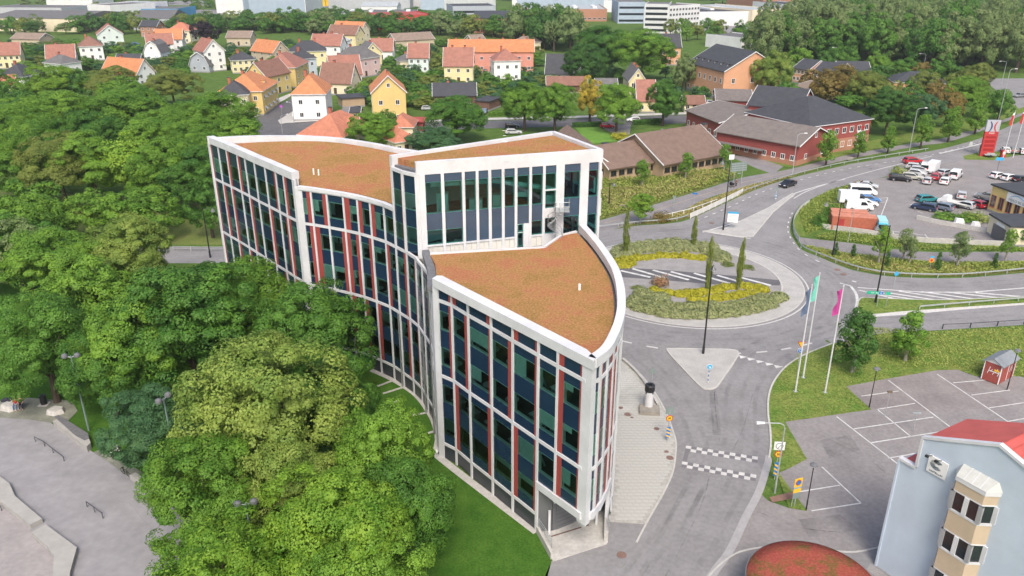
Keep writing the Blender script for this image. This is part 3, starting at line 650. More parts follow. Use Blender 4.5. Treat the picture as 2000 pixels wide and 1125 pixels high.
# convex front facing the roundabout
ar = ['','L','R','r','L','','R','L','','R','r','','L','R','','']
for i in range(len(arc_cols)-1):
    a, b = arc_cols[i], arc_cols[i+1]; r_ = ar[i % 16]; low_z = Z0+.16
    if i == 0: a = lerp(a,b,.5)
    bay(office, a, b, Z2+.18, 18.66, r_, 1, attic=True, redw=.4); bay(office, a, b, Z1+.18, Z2-.18, r_, 2, redw=.4)
    for z in (Z1, Z2): band(office, a, b, z)
    if i < 4:
        bay(office, a, b, 5.35, Z1-.18, r_, 1, redw=.4); panel_box(a,b,0,1,4.65,5.35,-.6,.12).build('soffit_beam', M['white'], office)
    else:
        bay(office, a, b, Z0+.16, Z1-.18, r_, 2, redw=.4); band(office, a, b, Z0)
        panel_box(a,b,.05,.95,.06,Z0-.16,-.16,-.05).build('plinth_panel', M['base_panel'], office)
N = outward(arc_cols)
for i, p in enumerate(arc_cols):
    if i: mullion(office, p, None, 0.0 if i > 3 else 4.4, 18.7, .3, N[i])
# recessed entrance below the corner
rec = [(2.25,56.5),(3.5,56.35),(8.5,59.3)]
for a, b in zip(rec, rec[1:]): MB().obox(a, b, .2, 0, 4.9).build('recess_wall', M['grey_metal'], office)
MB().prism([(2.1,56.5),(3.5,54.7),(5.4,52.4),(6.3,52.5),(8.3,57.0),(8.7,60.6),(3.3,59.7)], 4.66, 4.9).build('soffit', M['white'], office)
a, b = rec[1], rec[2]
gd = panel_box(a, b, .06, .38, .05, 2.6, .1, .16).build('garage_door', M['grey_metal'], office)
for k in range(1, 6): panel_box(a, b, .07, .37, .05+k*.42, .07+k*.42, .155, .17).build('door_rib', M['dark_metal'], gd)
dd = panel_box(a, b, .46, .66, .05, 2.5, .1, .15).build('entrance_door', M['grey_metal'], office)
for t0, t1, za, zb in ((.46,.475,.05,2.5),(.645,.66,.05,2.5),(.475,.645,2.42,2.5),(.475,.645,.05,.12)): panel_box(a, b, t0, t1, za, zb, .15, .19).build('door_frame', M['white_metal'], dd)
panel_box(a, b, .49, .50, 1.0, 1.5, .17, .22).build('door_handle', M['steel'], dd)
window_unit(office, rec[1], rec[2], .02, .2, 3.0, 4.1, yg=.16)
MB().box(3.15,55.75,0,3.35,55.95,2.6).build('entrance_pillar', M['white'], office)
MB().tube([(7.5,57.2,0),(7.5,57.2,4.7)], .13, 10).build('entrance_pillar', M['white'], office)

# interior: floor plates, ceilings and core walls seen through the glazing
front = near_cols + arc[1:] 
plan = [(-7.3,68.2)] + [(p[0]+.45, p[1]+.35) for p in near_cols[1:-1]] + [(5.9,53.0)] + [(p[0]-.55,p[1]) for p in arc[6:]] + [(4.8,93.4),(-6,98.4)] + [(p[0],p[1]-.5) for p in back[::-1][1:-1]] + [(-41.6,109.8)] + [(p[0]+.45,p[1]+.4) for p in wing_cols[1:-1]] + [(p[0]+.3,p[1]+.45) for p in curve_cols]
low_plan = [(-7.3,68.2)] + [(p[0]+.45, p[1]+.35) for p in near_cols[1:5]] + [(2.3,57.2),(3.4,57.0),(8.2,60.3)] + plan[[i for i, p in enumerate(plan) if p[0] > 7.5 and p[1] > 61.5][0]:]
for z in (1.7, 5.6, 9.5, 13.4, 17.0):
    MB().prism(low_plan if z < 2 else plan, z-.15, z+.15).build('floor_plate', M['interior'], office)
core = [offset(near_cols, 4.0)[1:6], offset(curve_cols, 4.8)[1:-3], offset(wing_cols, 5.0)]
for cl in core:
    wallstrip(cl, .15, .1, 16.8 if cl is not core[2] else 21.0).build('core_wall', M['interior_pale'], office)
# white diagonal bracing behind the corner windows, desks and pots on the sills
for (a, b) in ((near_cols[6], near_cols[7]), (near_cols[5], near_cols[6]), (near_cols[4], near_cols[5])):
    for z in (5.8, 9.7, 13.6):
        if z < 6 and a is not near_cols[4]: continue
        l = dist(a,b); nx, ny = (b[1]-a[1])/l, -(b[0]-a[0])/l
        p, q = lerp(a,b,.15), lerp(a,b,.9)
        MB().tube([(p[0]-nx*1.2,p[1]-ny*1.2,z+3.4),(q[0]-nx*1.2,q[1]-ny*1.2,z+.3)], .11, 6).build('brace', M['interior_pale'], office)
for cols, k0, zs in ((near_cols, 0, (5.6,9.65,13.5)), (curve_cols, 1, (5.6,9.65,13.5,17.1))):
    for i in range(len(cols)-1):
        for z in zs:
            if cols is near_cols and i > 5 and z < 9: continue
            if rng.random() < .75:
                a, b = cols[i], cols[i+1]; l = dist(a,b); nx, ny = (b[1]-a[1])/l, -(b[0]-a[0])/l
                c = lerp(a,b,rng.uniform(.35,.65)); c = (c[0]-nx*1.3, c[1]-ny*1.3)
                m = MB()
                if rng.random() < .4: m.lathe([(.03,z+.15),(.05,z+.85),(.62,z+.86),(.62,z+.9)], 14, *c)
                else:
                    u = ((b[0]-a[0])/l, (b[1]-a[1])/l)
                    m.obox((c[0]-u[0]*.7,c[1]-u[1]*.7),(c[0]+u[0]*.7,c[1]+u[1]*.7), .75, z+.86, z+.9)
                    m.obox((c[0]-u[0]*.6,c[1]-u[1]*.6),(c[0]-u[0]*.55,c[1]-u[1]*.55), .6, z+.15, z+.86); m.obox((c[0]+u[0]*.55,c[1]+u[1]*.55),(c[0]+u[0]*.6,c[1]+u[1]*.6), .6, z+.15, z+.86)
                    m.obox((c[0]-u[0]*.25,c[1]-u[1]*.25),(c[0]+u[0]*.25,c[1]+u[1]*.25), .05, z+1.0, z+1.4)
                m.build('desk', M['interior_pale'], office)

# roofs: near wing
near_in = offset(near_cols, .95); arc_in = offset(arc, .8)
terr = [(-8.35,76.2),(3.35,78.2),(5.35,82.0),(7.1,83.3)]
MB().prism([near_in[0]]+near_in[1:-1]+[(5.55,53.1)]+arc_in[6:-1]+[terr[2],terr[1],terr[0],(-7.6,73.5),(-7.2,70.5)], 18.3, 18.62).build('sedum_roof', M['sedum'], office)
MB().prism([(-7.3,67.9)]+[(p[0]+.3,p[1]+.2) for p in near_cols[1:-1]]+[(5.9,52.6)]+[(p[0]-.3,p[1]) for p in arc[6:-1]]+[(7.2,83.1),(5.5,81.7),(3.5,77.9),(-8.4,75.9),(-8.1,74)], 17.9, 18.3).build('roof_gutter', M['gutter'], office)
MB().prism([(-7.3,67.55),(5.95,51.55),(6.2,52.0),(5.62,53.4),(-6.45,68.2),(-6.95,68.25)], 18.68, 19.5).build('parapet', M['white'], office)
wallstrip([(6.12,51.95)]+arc[3:], .72, 18.68, 19.5, off=.22).build('parapet', M['white'], office)
# terrace: floor, low wall, panelled back wall
MB().prism([(-9.6,78.6),(-8.6,75.9),terr[1],terr[2],terr[3],(9.0,84.3)], 17.0, 17.25).build('terrace_floor', mat('terrace_floor', (0.33,0.33,0.29), .9, var=.15, scale=2), office)
for a, b in zip(terr, terr[1:]): MB().obox(a, b, .3, 17.25, 18.75).build('terrace_wall', M['white'], office)
wallstrip([(-9.0,78.0),(-8.7,76.3),(-8.1,73.6),(-7.75,71.5),(-7.6,69.4),(-7.5,68.2)], .75, 17.9, 18.45).build('roof_gutter', M['gutter'], office)
# roofs: far wing and middle
far_roof = MB().prism([(p[0]+.7,p[1]+.6) for p in wing_cols] + offset(curve_cols[:8], .75) + [(-10,84),(-4,97)] + offset(back, -.9)[::-1][1:-2], 21.4, 21.75)
far_roof.v = [(x, y, z + max(0.0, .058*((x+24.9)*.56+(y-90.0)*.83))) for x, y, z in far_roof.v]      # falls gently towards the concave front
far_roof.build('sedum_roof', M['sedum'], office)
MB().prism([(p[0]+.2,p[1]+.2) for p in wing_cols] + offset(curve_cols[:8], .15) + [(-10,84),(-4,98)] + offset(back, -.2)[::-1][1:-1], 21.0, 21.4).build('roof_gutter', M['gutter'], office)
wallstrip(wing_cols, .95, 22.5, 23.4, off=.35).build('parapet', M['white'], office)
wallstrip(wing_cols[:], .2, 21.4, 22.5, off=.6).build('parapet_back', M['white'], office)
wallstrip(back, .75, 22.3, 23.2, off=-.3).build('parapet', M['white'], office)
wallstrip(back, .3, 0, 22.3, off=-.25).build('rear_wall', M['white'], office)
wallstrip(curve_cols[:8], .5, 21.55, 21.95, off=.1).build('roof_edge', M['white'], office)
for p in ((-24.2,95.0),(-23.5,94.6)):
    MB().tube([(p[0],p[1],21.7),(p[0],p[1],22.75)], .1, 8).build('vent_pipe', M['white_metal'], office)
MB().tube([(6.15,66.9,18.6),(6.15,66.9,19.2)], .12, 8).build('vent_pipe', M['white_metal'], office)

# tower over the terrace
ZT, ZF = 27.5, 26.2
tfront = (TF1, TF2); tl = dist(*tfront)
fr = lambda x: (x-246)/(1700-246)
wins = [(304,424),(447,583),(605,690),(711,787),(810,892),(914,995),(1016,1112),(1133,1222),(1243,1330),(1398,1530),(1600,1682)]
a, b = tfront
edges = [0.0]
for k, (x0, x1) in enumerate(wins):
    t0, t1 = fr(x0), fr(x1)
    panel_box(a,b,edges[-1],t0,17.25,ZF,-.3,.1).build('tower_pillar', M['white'], office); edges.append(t1)
    sub = lambda za, zb: panel_box(a,b,t0,t1,za,zb,-.15,-.02).build('spandrel_panel', M['slate_blue'], office)
    win = lambda za, zb: window_unit(office, a, b, t0, t1, za, zb, 'pane_light', .3, -.02)
    sub(25.35, ZF)
    if k == 8:
        win(23.6,25.35); win(21.5,23.45); panel_box(a,b,t0,t1,23.45,23.6,-.1,.05).build('transom', M['white'], office)
        panel_box(a,b,t0,t1,20.4,21.5,-.15,0).build('cladding_panel', M['white'], office); win(18.6,20.4); panel_box(a,b,t0,t1,17.25,18.6,-.15,0).build('cladding_panel', M['white'], office)
        continue
    win(22.0 if k < 9 else 22.4, 25.35)
    if k in (9, 10): sub(20.4, 22.4); win(18.0, 20.4); panel_box(a,b,t0,t1,17.25,18.0,-.15,0.02).build('cladding_panel', M['white'], office)
    elif k in (2,3,4,5): sub(19.9,22.0); sub(18.6,19.9)
    elif k == 6: sub(20.0,22.0)
    else: sub(20.2,22.0); win(18.6,20.2)
    if k < 9 and k != 6:
        panel_box(a,b,t0,t1,18.45,18.6,-.15,.12).build('sill_band', M['white'], office)
        n = max(2, int((t1-t0)*tl/.42))
        for j in range(n):
            panel_box(a,b,t0+(t1-t0)*j/n+.0006,t0+(t1-t0)*(j+1)/n-.0006,17.25,18.45,-.15,-.03+.012*(j%2)).build('cladding_panel', M['cream'], office)
    if k == 6:
        d = panel_box(a,b,t0,t1,17.25,18.35,-.12,-.1).build('terrace_door', M['grey_metal'], office)
        window_unit(office,a,b,t0+.004,t0+.034,17.4,19.0,'pane_light',.2,.0); window_unit(office,a,b,t0+.004,t0+.034,19.15,19.95,'pane_light',.2,.0)
        panel_box(a,b,t0+.036,t1,17.25,20.0,-.15,0.0).build('cladding_panel', M['white'], office)
        panel_box(a,b,t0+.03,t0+.034,17.9,18.5,.02,.08).build('door_handle', M['steel'], d)
panel_box(a,b,edges[-1],1,17.25,ZF,-.3,.1).build('tower_pillar', M['white'], office)
# side bays of the tower above the concave front
s1 = (-11.3,80.05)
for i, (p, q) in enumerate(((TL,s1),(s1,TF1))):
    l = dist(p,q)
    bay(office, p, q, Z2+.18, 21.3, 'r' if i == 0 else '', 1); bay(office, p, q, 21.3, 26.0, 'r' if i == 0 else '', 1)
    panel_box(p,q,0,1,26.0,26.35,-.2,.1).build('facade_band', M['white'], office); mullion(office, p, None, Z2, 26.1, .34, outward([p,q])[0])
mullion(office, TF1, None, 17, 26.2, .5, (-.2,-.97))
# right and rear walls of the tower, roof, fascia
rs = (TF2, TB)
for k in range(4):
    p, q = lerp(*rs, k/4), lerp(*rs, (k+1)/4)
    bay(office, p, q, 17.6, 21.6, '', 1); bay(office, p, q, 21.6, ZF, 'L', 1); bay(office, p, q, Z1, 17.6, '', 2); bay(office, p, q, .2, Z1, '', 2)
    mullion(office, p, None, 0, ZF, .34, outward([p,q])[0])
    for z in (Z1, 17.6): band(office, p, q, z)
for z in (20.0, 23.0): MB().obox(lerp(TF2,TB,.02), lerp(TF2,TB,.12), .12, z, z+2.0, -.35).build('sunscreen', M['white'], office)
panel_box((8.3,81.6),TF2,0,1,0,Z2,-.4,-.05).build('tower_side', M['white'], office)
MB().obox(TB, TL, .3, 17.2, ZF).build('tower_rear_wall', M['white'], office)
tp = [TL, TF1, TF2, TB]
MB().prism([(-12.0,82.2),(-9.4,79.9),(9.0,85.3),(4.8,93.4)], 26.5, 27.15).build('sedum_roof', M['sedum'], office)
MB().prism([(-12.3,81.9),(-9.6,79.1),(9.3,84.8),(4.9,93.9)], 26.2, 26.5).build('roof_gutter', M['gutter'], office)
MB().obox((-9.75,78.9), (9.75,84.65), .6, ZF, ZT, .1).build('fascia', M['white'], office)
MB().obox((9.55,84.9), (4.85,94.2), .5, ZF, ZT-.02).build('fascia', M['white'], office)
MB().obox((4.85,94.2), (-12.7,82.0), .55, ZF, ZT-.04).build('fascia', M['white'], office)
# tower interior
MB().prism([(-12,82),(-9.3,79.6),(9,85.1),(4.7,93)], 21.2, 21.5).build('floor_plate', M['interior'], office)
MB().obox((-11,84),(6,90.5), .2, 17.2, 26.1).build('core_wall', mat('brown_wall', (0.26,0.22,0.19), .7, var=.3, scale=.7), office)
for t, w_, z, h in ((.12,1.2,21.5,2.2),(.3,1.4,21.5,1.2),(.42,1.1,21.5,1.5),(.55,1.6,22.6,.5),(.72,1.2,21.5,1.0),(.2,1.0,17.25,.9),(.1,.9,17.25,.8)):
    p = lerp(a,b,t); MB().box(p[0]-w_/2,p[1]+1.4,z,p[0]+w_/2,p[1]+2.3,z+h).build('cabinet', M['interior_pale'], office)
MB().tube([(lerp(a,b,.06)[0],lerp(a,b,.06)[1]+1.2,24.8),(lerp(a,b,.4)[0],lerp(a,b,.4)[1]+1.5,24.6),(lerp(a,b,.75)[0],lerp(a,b,.75)[1]+1.2,23.2)], .28, 8).build('air_duct', M['interior_pale'], office)
MB().tube([(lerp(a,b,.09)[0],lerp(a,b,.09)[1]+.8,21.6),(lerp(a,b,.14)[0],lerp(a,b,.14)[1]+.8,25.0)], .08, 6).build('brace', M['interior_pale'], office)
MB().box(7.6,86.2,21.5,8.9,86.5,25.0).build('red_screen', mat('red_screen', (0.42,0.05,0.05), .6), office)

# spiral stair from terrace to upper door
sx, sy = 4.65, 81.6
sp = thing('spiral_staircase', 'galvanised spiral staircase rising from the roof terrace to the upper door', 'staircase', (sx,sy,17.25))
MB().tube([(0,0,0),(0,0,5.3)], .07, 8).build('pole', M['steel'], sp)
nst = 18
for k in range(nst):
    a0 = R(-60 + k*22); m = MB(); zz = .22 + k*.225
    m.add([(.06*math.cos(a0),.06*math.sin(a0),zz),(.85*math.cos(a0-.16),.85*math.sin(a0-.16),zz),(.85*math.cos(a0+.24),.85*math.sin(a0+.24),zz),
           (.06*math.cos(a0),.06*math.sin(a0),zz+.04),(.85*math.cos(a0-.16),.85*math.sin(a0-.16),zz+.04),(.85*math.cos(a0+.24),.85*math.sin(a0+.24),zz+.04)],
          [(0,2,1),(3,4,5),(0,1,4,3),(1,2,5,4),(2,0,3,5)]); m.build('step', M['galv'], sp)
    if k % 2 == 0: MB().tube([(.84*math.cos(a0),.84*math.sin(a0),zz),(.84*math.cos(a0),.84*math.sin(a0),zz+1.05)], .018, 5).build('baluster', M['steel'], sp)
for dz in (1.05, .55):
    MB().tube([(.84*math.cos(R(-60+k*22)),.84*math.sin(R(-60+k*22)),.22+k*.225+dz) for k in range(nst)], .025, 6).build('handrail', M['steel'], sp)
MB().box(-.1,-.2,4.2,1.5,1.3,4.26).build('landing', M['galv'], sp)
for p, q in (((-.1,-.2),(1.5,-.2)),((1.5,-.2),(1.5,1.3))):
    for z in (4.8,5.3): MB().tube([(*p,z),(*q,z)], .025, 6).build('handrail', M['steel'], sp)
    for t in (0,.33,.66,1): MB().tube([(*lerp(p,q,t),4.2),(*lerp(p,q,t),5.3)], .02, 5).build('baluster', M['steel'], sp)
# terrace furniture
tb = thing('terrace_cover', 'dark grey covered furniture beside the tower wall on the terrace', 'cover', (-6.9,77.6,17.25), R(8))
m = MB(); m.add([(-1.4,-.45,0),(1.4,-.45,0),(1.4,.45,0),(-1.4,.45,0),(-1.35,-.4,.75),(1.3,-.4,.85),(1.3,.4,.95),(-1.35,.4,.85),(1.45,0,.6)], [(0,3,2,1),(4,5,6,7),(0,1,5,4),(1,8,5),(1,2,8),(2,6,8),(8,6,5),(2,3,7,6),(3,0,4,7)])
m.build('tarpaulin', mat('tarpaulin', (0.035,0.035,0.04), .7, var=.3, scale=3, bump=.05), tb)
bt = thing('terrace_table', 'low grey terrace table with benches by the glass door', 'table', (1.1,79.2,17.25), R(14))
MB().box(-1.2,-.35,.68,1.2,.35,.74).build('table_top', M['gutter'], bt)
for x in (-1,1): MB().box(x-.05,-.3,0,x+.05,.3,.68).build('leg', M['gutter'], bt)
pt = thing('planter', 'round dark planter with green shrub at the terrace corner', 'planter', (4.55,80.2,17.25))
MB().lathe([(.25,0),(.33,.5),(.33,.55),(.28,.55)], 14).build('pot', M['dark_metal'], pt)
POT_SHRUB = pt
# antenna with dish on the tower edge
an = thing('antenna_mast', 'thin steel antenna mast with small white dish on the tower edge', 'antenna', (-0.75,81.35,26.0))
MB().tube([(0,0,0),(0,0,4.6)], .045, 6).build('mast', M['steel'], an)
MB().lathe([(.02,0),(.28,.06),(.34,.1)], 16).build('dish', M['white_metal'], an, (0,-.1,3.0))
an.children[-1].rotation_euler = (R(80),0,0)
for z, l in ((4.2,.5),(3.7,.35),(1.0,.9)): MB().tube([(-l/2,-.03,z),(l/2,-.03,z)], .02, 5).build('crossbar', M['steel'], an)
# corner ramp: slab, cheek walls, rails
rp_ = thing('loading_ramp', 'pale concrete loading slab with cheek walls below the pointed office corner', 'ramp', (0,0,0))
MB().prism([(2.3,56.2),(3.5,56.3),(8.5,59.3),(8.9,58.2)]+[(8.32,56.51), (8.16,54.66), (3.43,52.53)], 0, .12).build('slab', M['concrete'], rp_)
MB().obox((8.55,58.59), (8.10,54.85), .35, 0, 1.1).build('cheek_wall', M['concrete'], rp_)
MB().obox((2.25,56.17), (3.36,52.84), .25, 0, .7).build('cheek_wall', M['concrete'], rp_)
flat_rust = mat('drain_rust', (0.13,0.07,0.05), .8, var=.3, scale=5)
MB().obox((3.39,55.51), (6.83,57.05), .14, .1, .13).build('drain_channel', flat_rust, rp_)
for p, q, zb in (((8.46,56.98), (8.29,54.98), 1.1), ((2.34,56.04), (3.35,53.58), .7)):
    for z in (zb+.3, zb+.6, zb+.9): MB().tube([(*p,z),(*q,z)], .025, 6).build('rail', M['galv'], rp_)
    for t in (0,.5,1): MB().tube([(*lerp(p,q,t),zb-.1),(*lerp(p,q,t),zb+.9)], .03, 6).build('rail_post', M['galv'], rp_)
wl_ = thing('wall_lamp', 'round white bulkhead lamp on the thick corner post above the lawn', 'lamp', (-7.55,67.2,.95))
MB().lathe([(.2,0),(.2,.1),(.14,.16),(.02,.18)], 16).build('lamp_body', M['white_metal'], wl_)
wl_.rotation_euler = (R(90),0,R(-50))
# stone gullies leading from the wall across the lawn
for k, (p, q) in enumerate((((-14.16,83.17), (-15.82,81.71)), ((-12.68,81.59), (-14.91,80.06)), ((-9.42,75.95), (-10.94,75.32)), ((-8.91,71.87), (-8.18,72.26)))):
    g = thing('stone_gully', ['upper','second','third','fourth'][k] + ' narrow stone gully crossing the lawn from the concave facade', 'gully', (0,0,0), 0, 'stone gullies in the lawn')
    n = max(3, int(dist(p,q)/.5))
    for j in range(n): MB().obox(lerp(p,q,j/n+.008), lerp(p,q,(j+1)/n-.008), .3, 0, .05+.01*(j%2)).build('stone', M['concrete'], g)

# ------------------------------------------------------------------ vegetation
def leaf_data(name, pos, nor, size, m):
    """one mesh of many leaf-sized faces"""
    n = len(pos); nor = nor/np.linalg.norm(nor, axis=1, keepdims=True)
    r = nrng.normal(size=(n,3)); u = np.cross(nor, r); u /= np.linalg.norm(u, axis=1, keepdims=True)+1e-9; w = np.cross(nor, u)
    s = (size*(.7+.6*nrng.random(n)))[:,None]
    fold = nor*s*.22
    v = np.empty((n,4,3)); v[:,0] = pos-u*s; v[:,1] = pos-w*s*.62-fold; v[:,2] = pos+u*s; v[:,3] = pos+w*s*.62-fold
    me = bpy.data.meshes.new(name); me.vertices.add(4*n); me.vertices.foreach_set("co", v.reshape(-1))
    me.loops.add(4*n); me.loops.foreach_set("vertex_index", np.arange(4*n, dtype=np.int32))
    me.polygons.add(n); me.polygons.foreach_set("loop_start", np.arange(0,4*n,4, dtype=np.int32))
    me.update(calc_edges=True); me.materials.append(m)
    return me
def unit(n):
    d = nrng.normal(size=(n,3)); return d/np.linalg.norm(d, axis=1, keepdims=True)
def crown_points(nclump, nleaf, shape='round', rc=.3, dense=.5, lobes=0):
    """lobes, then clumps over every lobe, then leaves on the outer side of every clump"""
    C_, P, Nn = [], [], []
    if lobes:
        for k in range(lobes):
            az = 2.4*k + nrng.uniform(-.4,.4); zz = 1-1.55*(k+.5)/lobes + nrng.uniform(-.12,.12); zz = max(-.75,min(.98,zz)); w = math.sqrt(1-zz*zz)
            lr = nrng.uniform(.27,.5); f = nrng.uniform(.48,.74)
            lc = np.array([math.cos(az)*w*f, math.sin(az)*w*f, zz*f])
            for d in unit(int(nclump/lobes)):
                o = lc/(np.linalg.norm(lc)+1e-6)
                if d@o + d[2]*.3 < -.35: d = -d
                C_.append(lc + d*lr*nrng.uniform(.72,1.0))
        for d in unit(int(nclump*.12)): C_.append(d*.4)
    else:
        for k in range(nclump):
            d = unit(1)[0]; f = (.35+.65*nrng.random()**.6)
            if shape == 'round': c = d*f*np.array([.8,.8,.8]); c[2] *= 1.0 if c[2] > 0 else .85
            elif shape == 'column': z = nrng.uniform(-1,1); w = (1-abs(z)**2.2)*.75+.12; c = np.array([d[0]*w*f, d[1]*w*f, z])
            elif shape == 'cone': z = nrng.uniform(-.95,.95); w = (1-(z+1)/2)*.85+.06; c = np.array([d[0]*w*(.6+.4*f), d[1]*w*(.6+.4*f), z])
            elif shape == 'ovoid': z = nrng.uniform(-.95,.95); w = math.sqrt(max(0,1-abs((z+.2)/1.2)**2))*.8; c = np.array([d[0]*w*f, d[1]*w*f, z])
            elif shape == 'dome': c = d*f*.85; c[2] = abs(c[2])*1.0-.25
            C_.append(c)
    for c in C_:
        r = rc*(.6+.8*nrng.random())
        m = int(nleaf*(.6+.8*nrng.random())); q = unit(m)
        out = c/(np.linalg.norm(c)+.15)
        keep = (q@out + q[:,2]*.5 + nrng.normal(size=m)*.3) > -.2
        q = q[keep]; rr = (r*(.6+.4*nrng.random(len(q))**.5))[:,None]
        P.append(c+q*rr*np.array([1,1,.75])); Nn.append(q*1.1+out*.4+np.array([0,0,.4])+nrng.normal(size=q.shape)*.38)
    m = int(nclump*nleaf*.08); q = unit(m)*(dense*nrng.random((m,1)))
    if shape in ('column',): q[:,2] *= 1.7
    P.append(q); Nn.append(unit(m))
    return np.concatenate(P), np.concatenate(Nn)
CROWNS = {}
def crowns(kind, count, *a, size, **k):
    CROWNS[kind] = []
    for i in range(count):
        p, n = crown_points(*a, **k); CROWNS[kind].append(leaf_data('crown', p, n, size, LEAF['green']))
crowns('big', 5, 230, 330, 'round', .15, size=.0195, lobes=15)
crowns('mid', 6, 130, 110, 'round', .18, size=.039, lobes=12)
crowns('far', 6, 60, 60, 'round', .25, size=.07, lobes=8)
crowns('young', 3, 60, 90, 'ovoid', .26, size=.055)
crowns('sprawl', 3, 60, 150, 'ovoid', .24, size=.045)
crowns('column', 3, 60, 60, 'column', .30, size=.09)
crowns('cone', 2, 60, 40, 'cone', .24, size=.07)
crowns('bush', 4, 24, 60, 'dome', .42, size=.075)
TRUNKS = {}
def trunk_mesh(kind, seed, limbs, m):
    r = random.Random(seed); b = MB()
    b.tube([(0,0,0),(.01,0,.25),(.02,.01,.55),(.0,.02,.8)], [.045,.034,.024,.008], 7)
    for k in range(limbs):
        a = 2*math.pi*k/limbs + r.uniform(-.4,.4); z0 = r.uniform(.26,.45); l = r.uniform(.22,.34)
        b.tube([(.01,0,z0),(math.cos(a)*l*.5,math.sin(a)*l*.5,z0+.14),(math.cos(a)*l,math.sin(a)*l,z0+.3)], [.018,.012,.004], 5)
    me = bpy.data.meshes.new('trunk'); me.from_pydata(b.v, [], b.f); me.materials.append(m); return me
TRUNKS['big'] = [trunk_mesh('big', s, 6, M['bark']) for s in range(3)]
TRUNKS['pale'] = [trunk_mesh('pale', s, 4, M['bark_pale']) for s in range(2)]
def own_mat(o, m):
    o.material_slots[0].link = 'OBJECT'; o.material_slots[0].material = m
ntree = 0
def tree(name, label, p, h, r, kind='mid', tone='green', group=None, base=.28, trunk='big', cat='tree', z=0.0):
    """a tree of height h and crown radius r standing at p; base = share of the height below the crown"""
    global ntree; ntree += 1
    t = thing(name, label, cat, (p[0],p[1],z), rng.uniform(0,6.28), group)
    tr = link('trunk', TRUNKS[trunk][ntree % len(TRUNKS[trunk])], t); tr.scale = (h*.75*(1 if kind != 'column' else .4),)*2+(h*.95,)
    me = CROWNS[kind][ntree % len(CROWNS[kind])]
    c = link('crown', me, t, (0,0,h*(base+(1-base)/2))); c.scale = (r, r*rng.uniform(.92,1.06), h*(1-base)/2*1.02)
    c.rotation_euler = (0,0,rng.uniform(0,6.28)); own_mat(c, LEAF[tone])
    return t
# the large park trees in front of and beside the concave facade
NEAR = [
 ((-22.00,61.95), 16, 7.8, 'yellow', 'large yellow-green lime tree in front of the concave office facade'),
 ((-36.23,79.57), 16, 8.2, 'green', 'broad dark green tree between the skate park and the office wing'),
 ((-41.14,78.67), 14, 6.6, 'mid', 'leafy green tree behind the double lamp at the skate park lawn'),
 ((-31.59,86.68), 14, 6.0, 'mid', 'bright green tree touching the far office wing'),
 ((-21.88,78.61), 14.5, 6.2, 'green', 'green tree pressed against the concave office facade'),
 ((-17.47,67.13), 12, 4.1, 'green', 'small dark green tree at the lawn edge by the facade plinth'),
 ((-10.99,56.22), 12.5, 4.5, 'mid', 'rounded green tree on the lawn near the thick corner post'),
 ((-8.36,52.04), 11, 3.8, 'green', 'green tree overhanging the lawn below the near facade'),
 ((-13.05,47.47), 12.5, 5.6, 'lime', 'bright yellow-green tree beside the twin-headed park lamp'),
 ((-19.64,42.68), 11.5, 4.8, 'lime', 'glowing yellow-green tree at the lower picture edge by the skate park'),
 ((-25.09,53.66), 11, 5.4, 'mid', 'tree with a few orange leaves hanging over the skate park slab'),
 ((-34.61,65.11), 9, 4.4, 'blue', 'low blue-green tree above the parked bicycle'),
 ((-18.04,54.02), 11, 4.6, 'yellow', 'yellowish tree crown under the large lime tree'),
 ((-10.54,43.70), 10, 4.4, 'mid', 'green tree crown at the lower edge beside the lawn'),
 ((-43.18,74.79), 11, 4.6, 'green', 'green tree behind the stone blocks and the bin'),
 ((-51.55,78.21), 13, 5.5, 'green', 'green tree above the two people on the stone block'),
]
for p, h, r, tone, lab in NEAR: tree('park_tree', lab, p, h, r, 'big', tone, 'large park trees beside the office', .08)
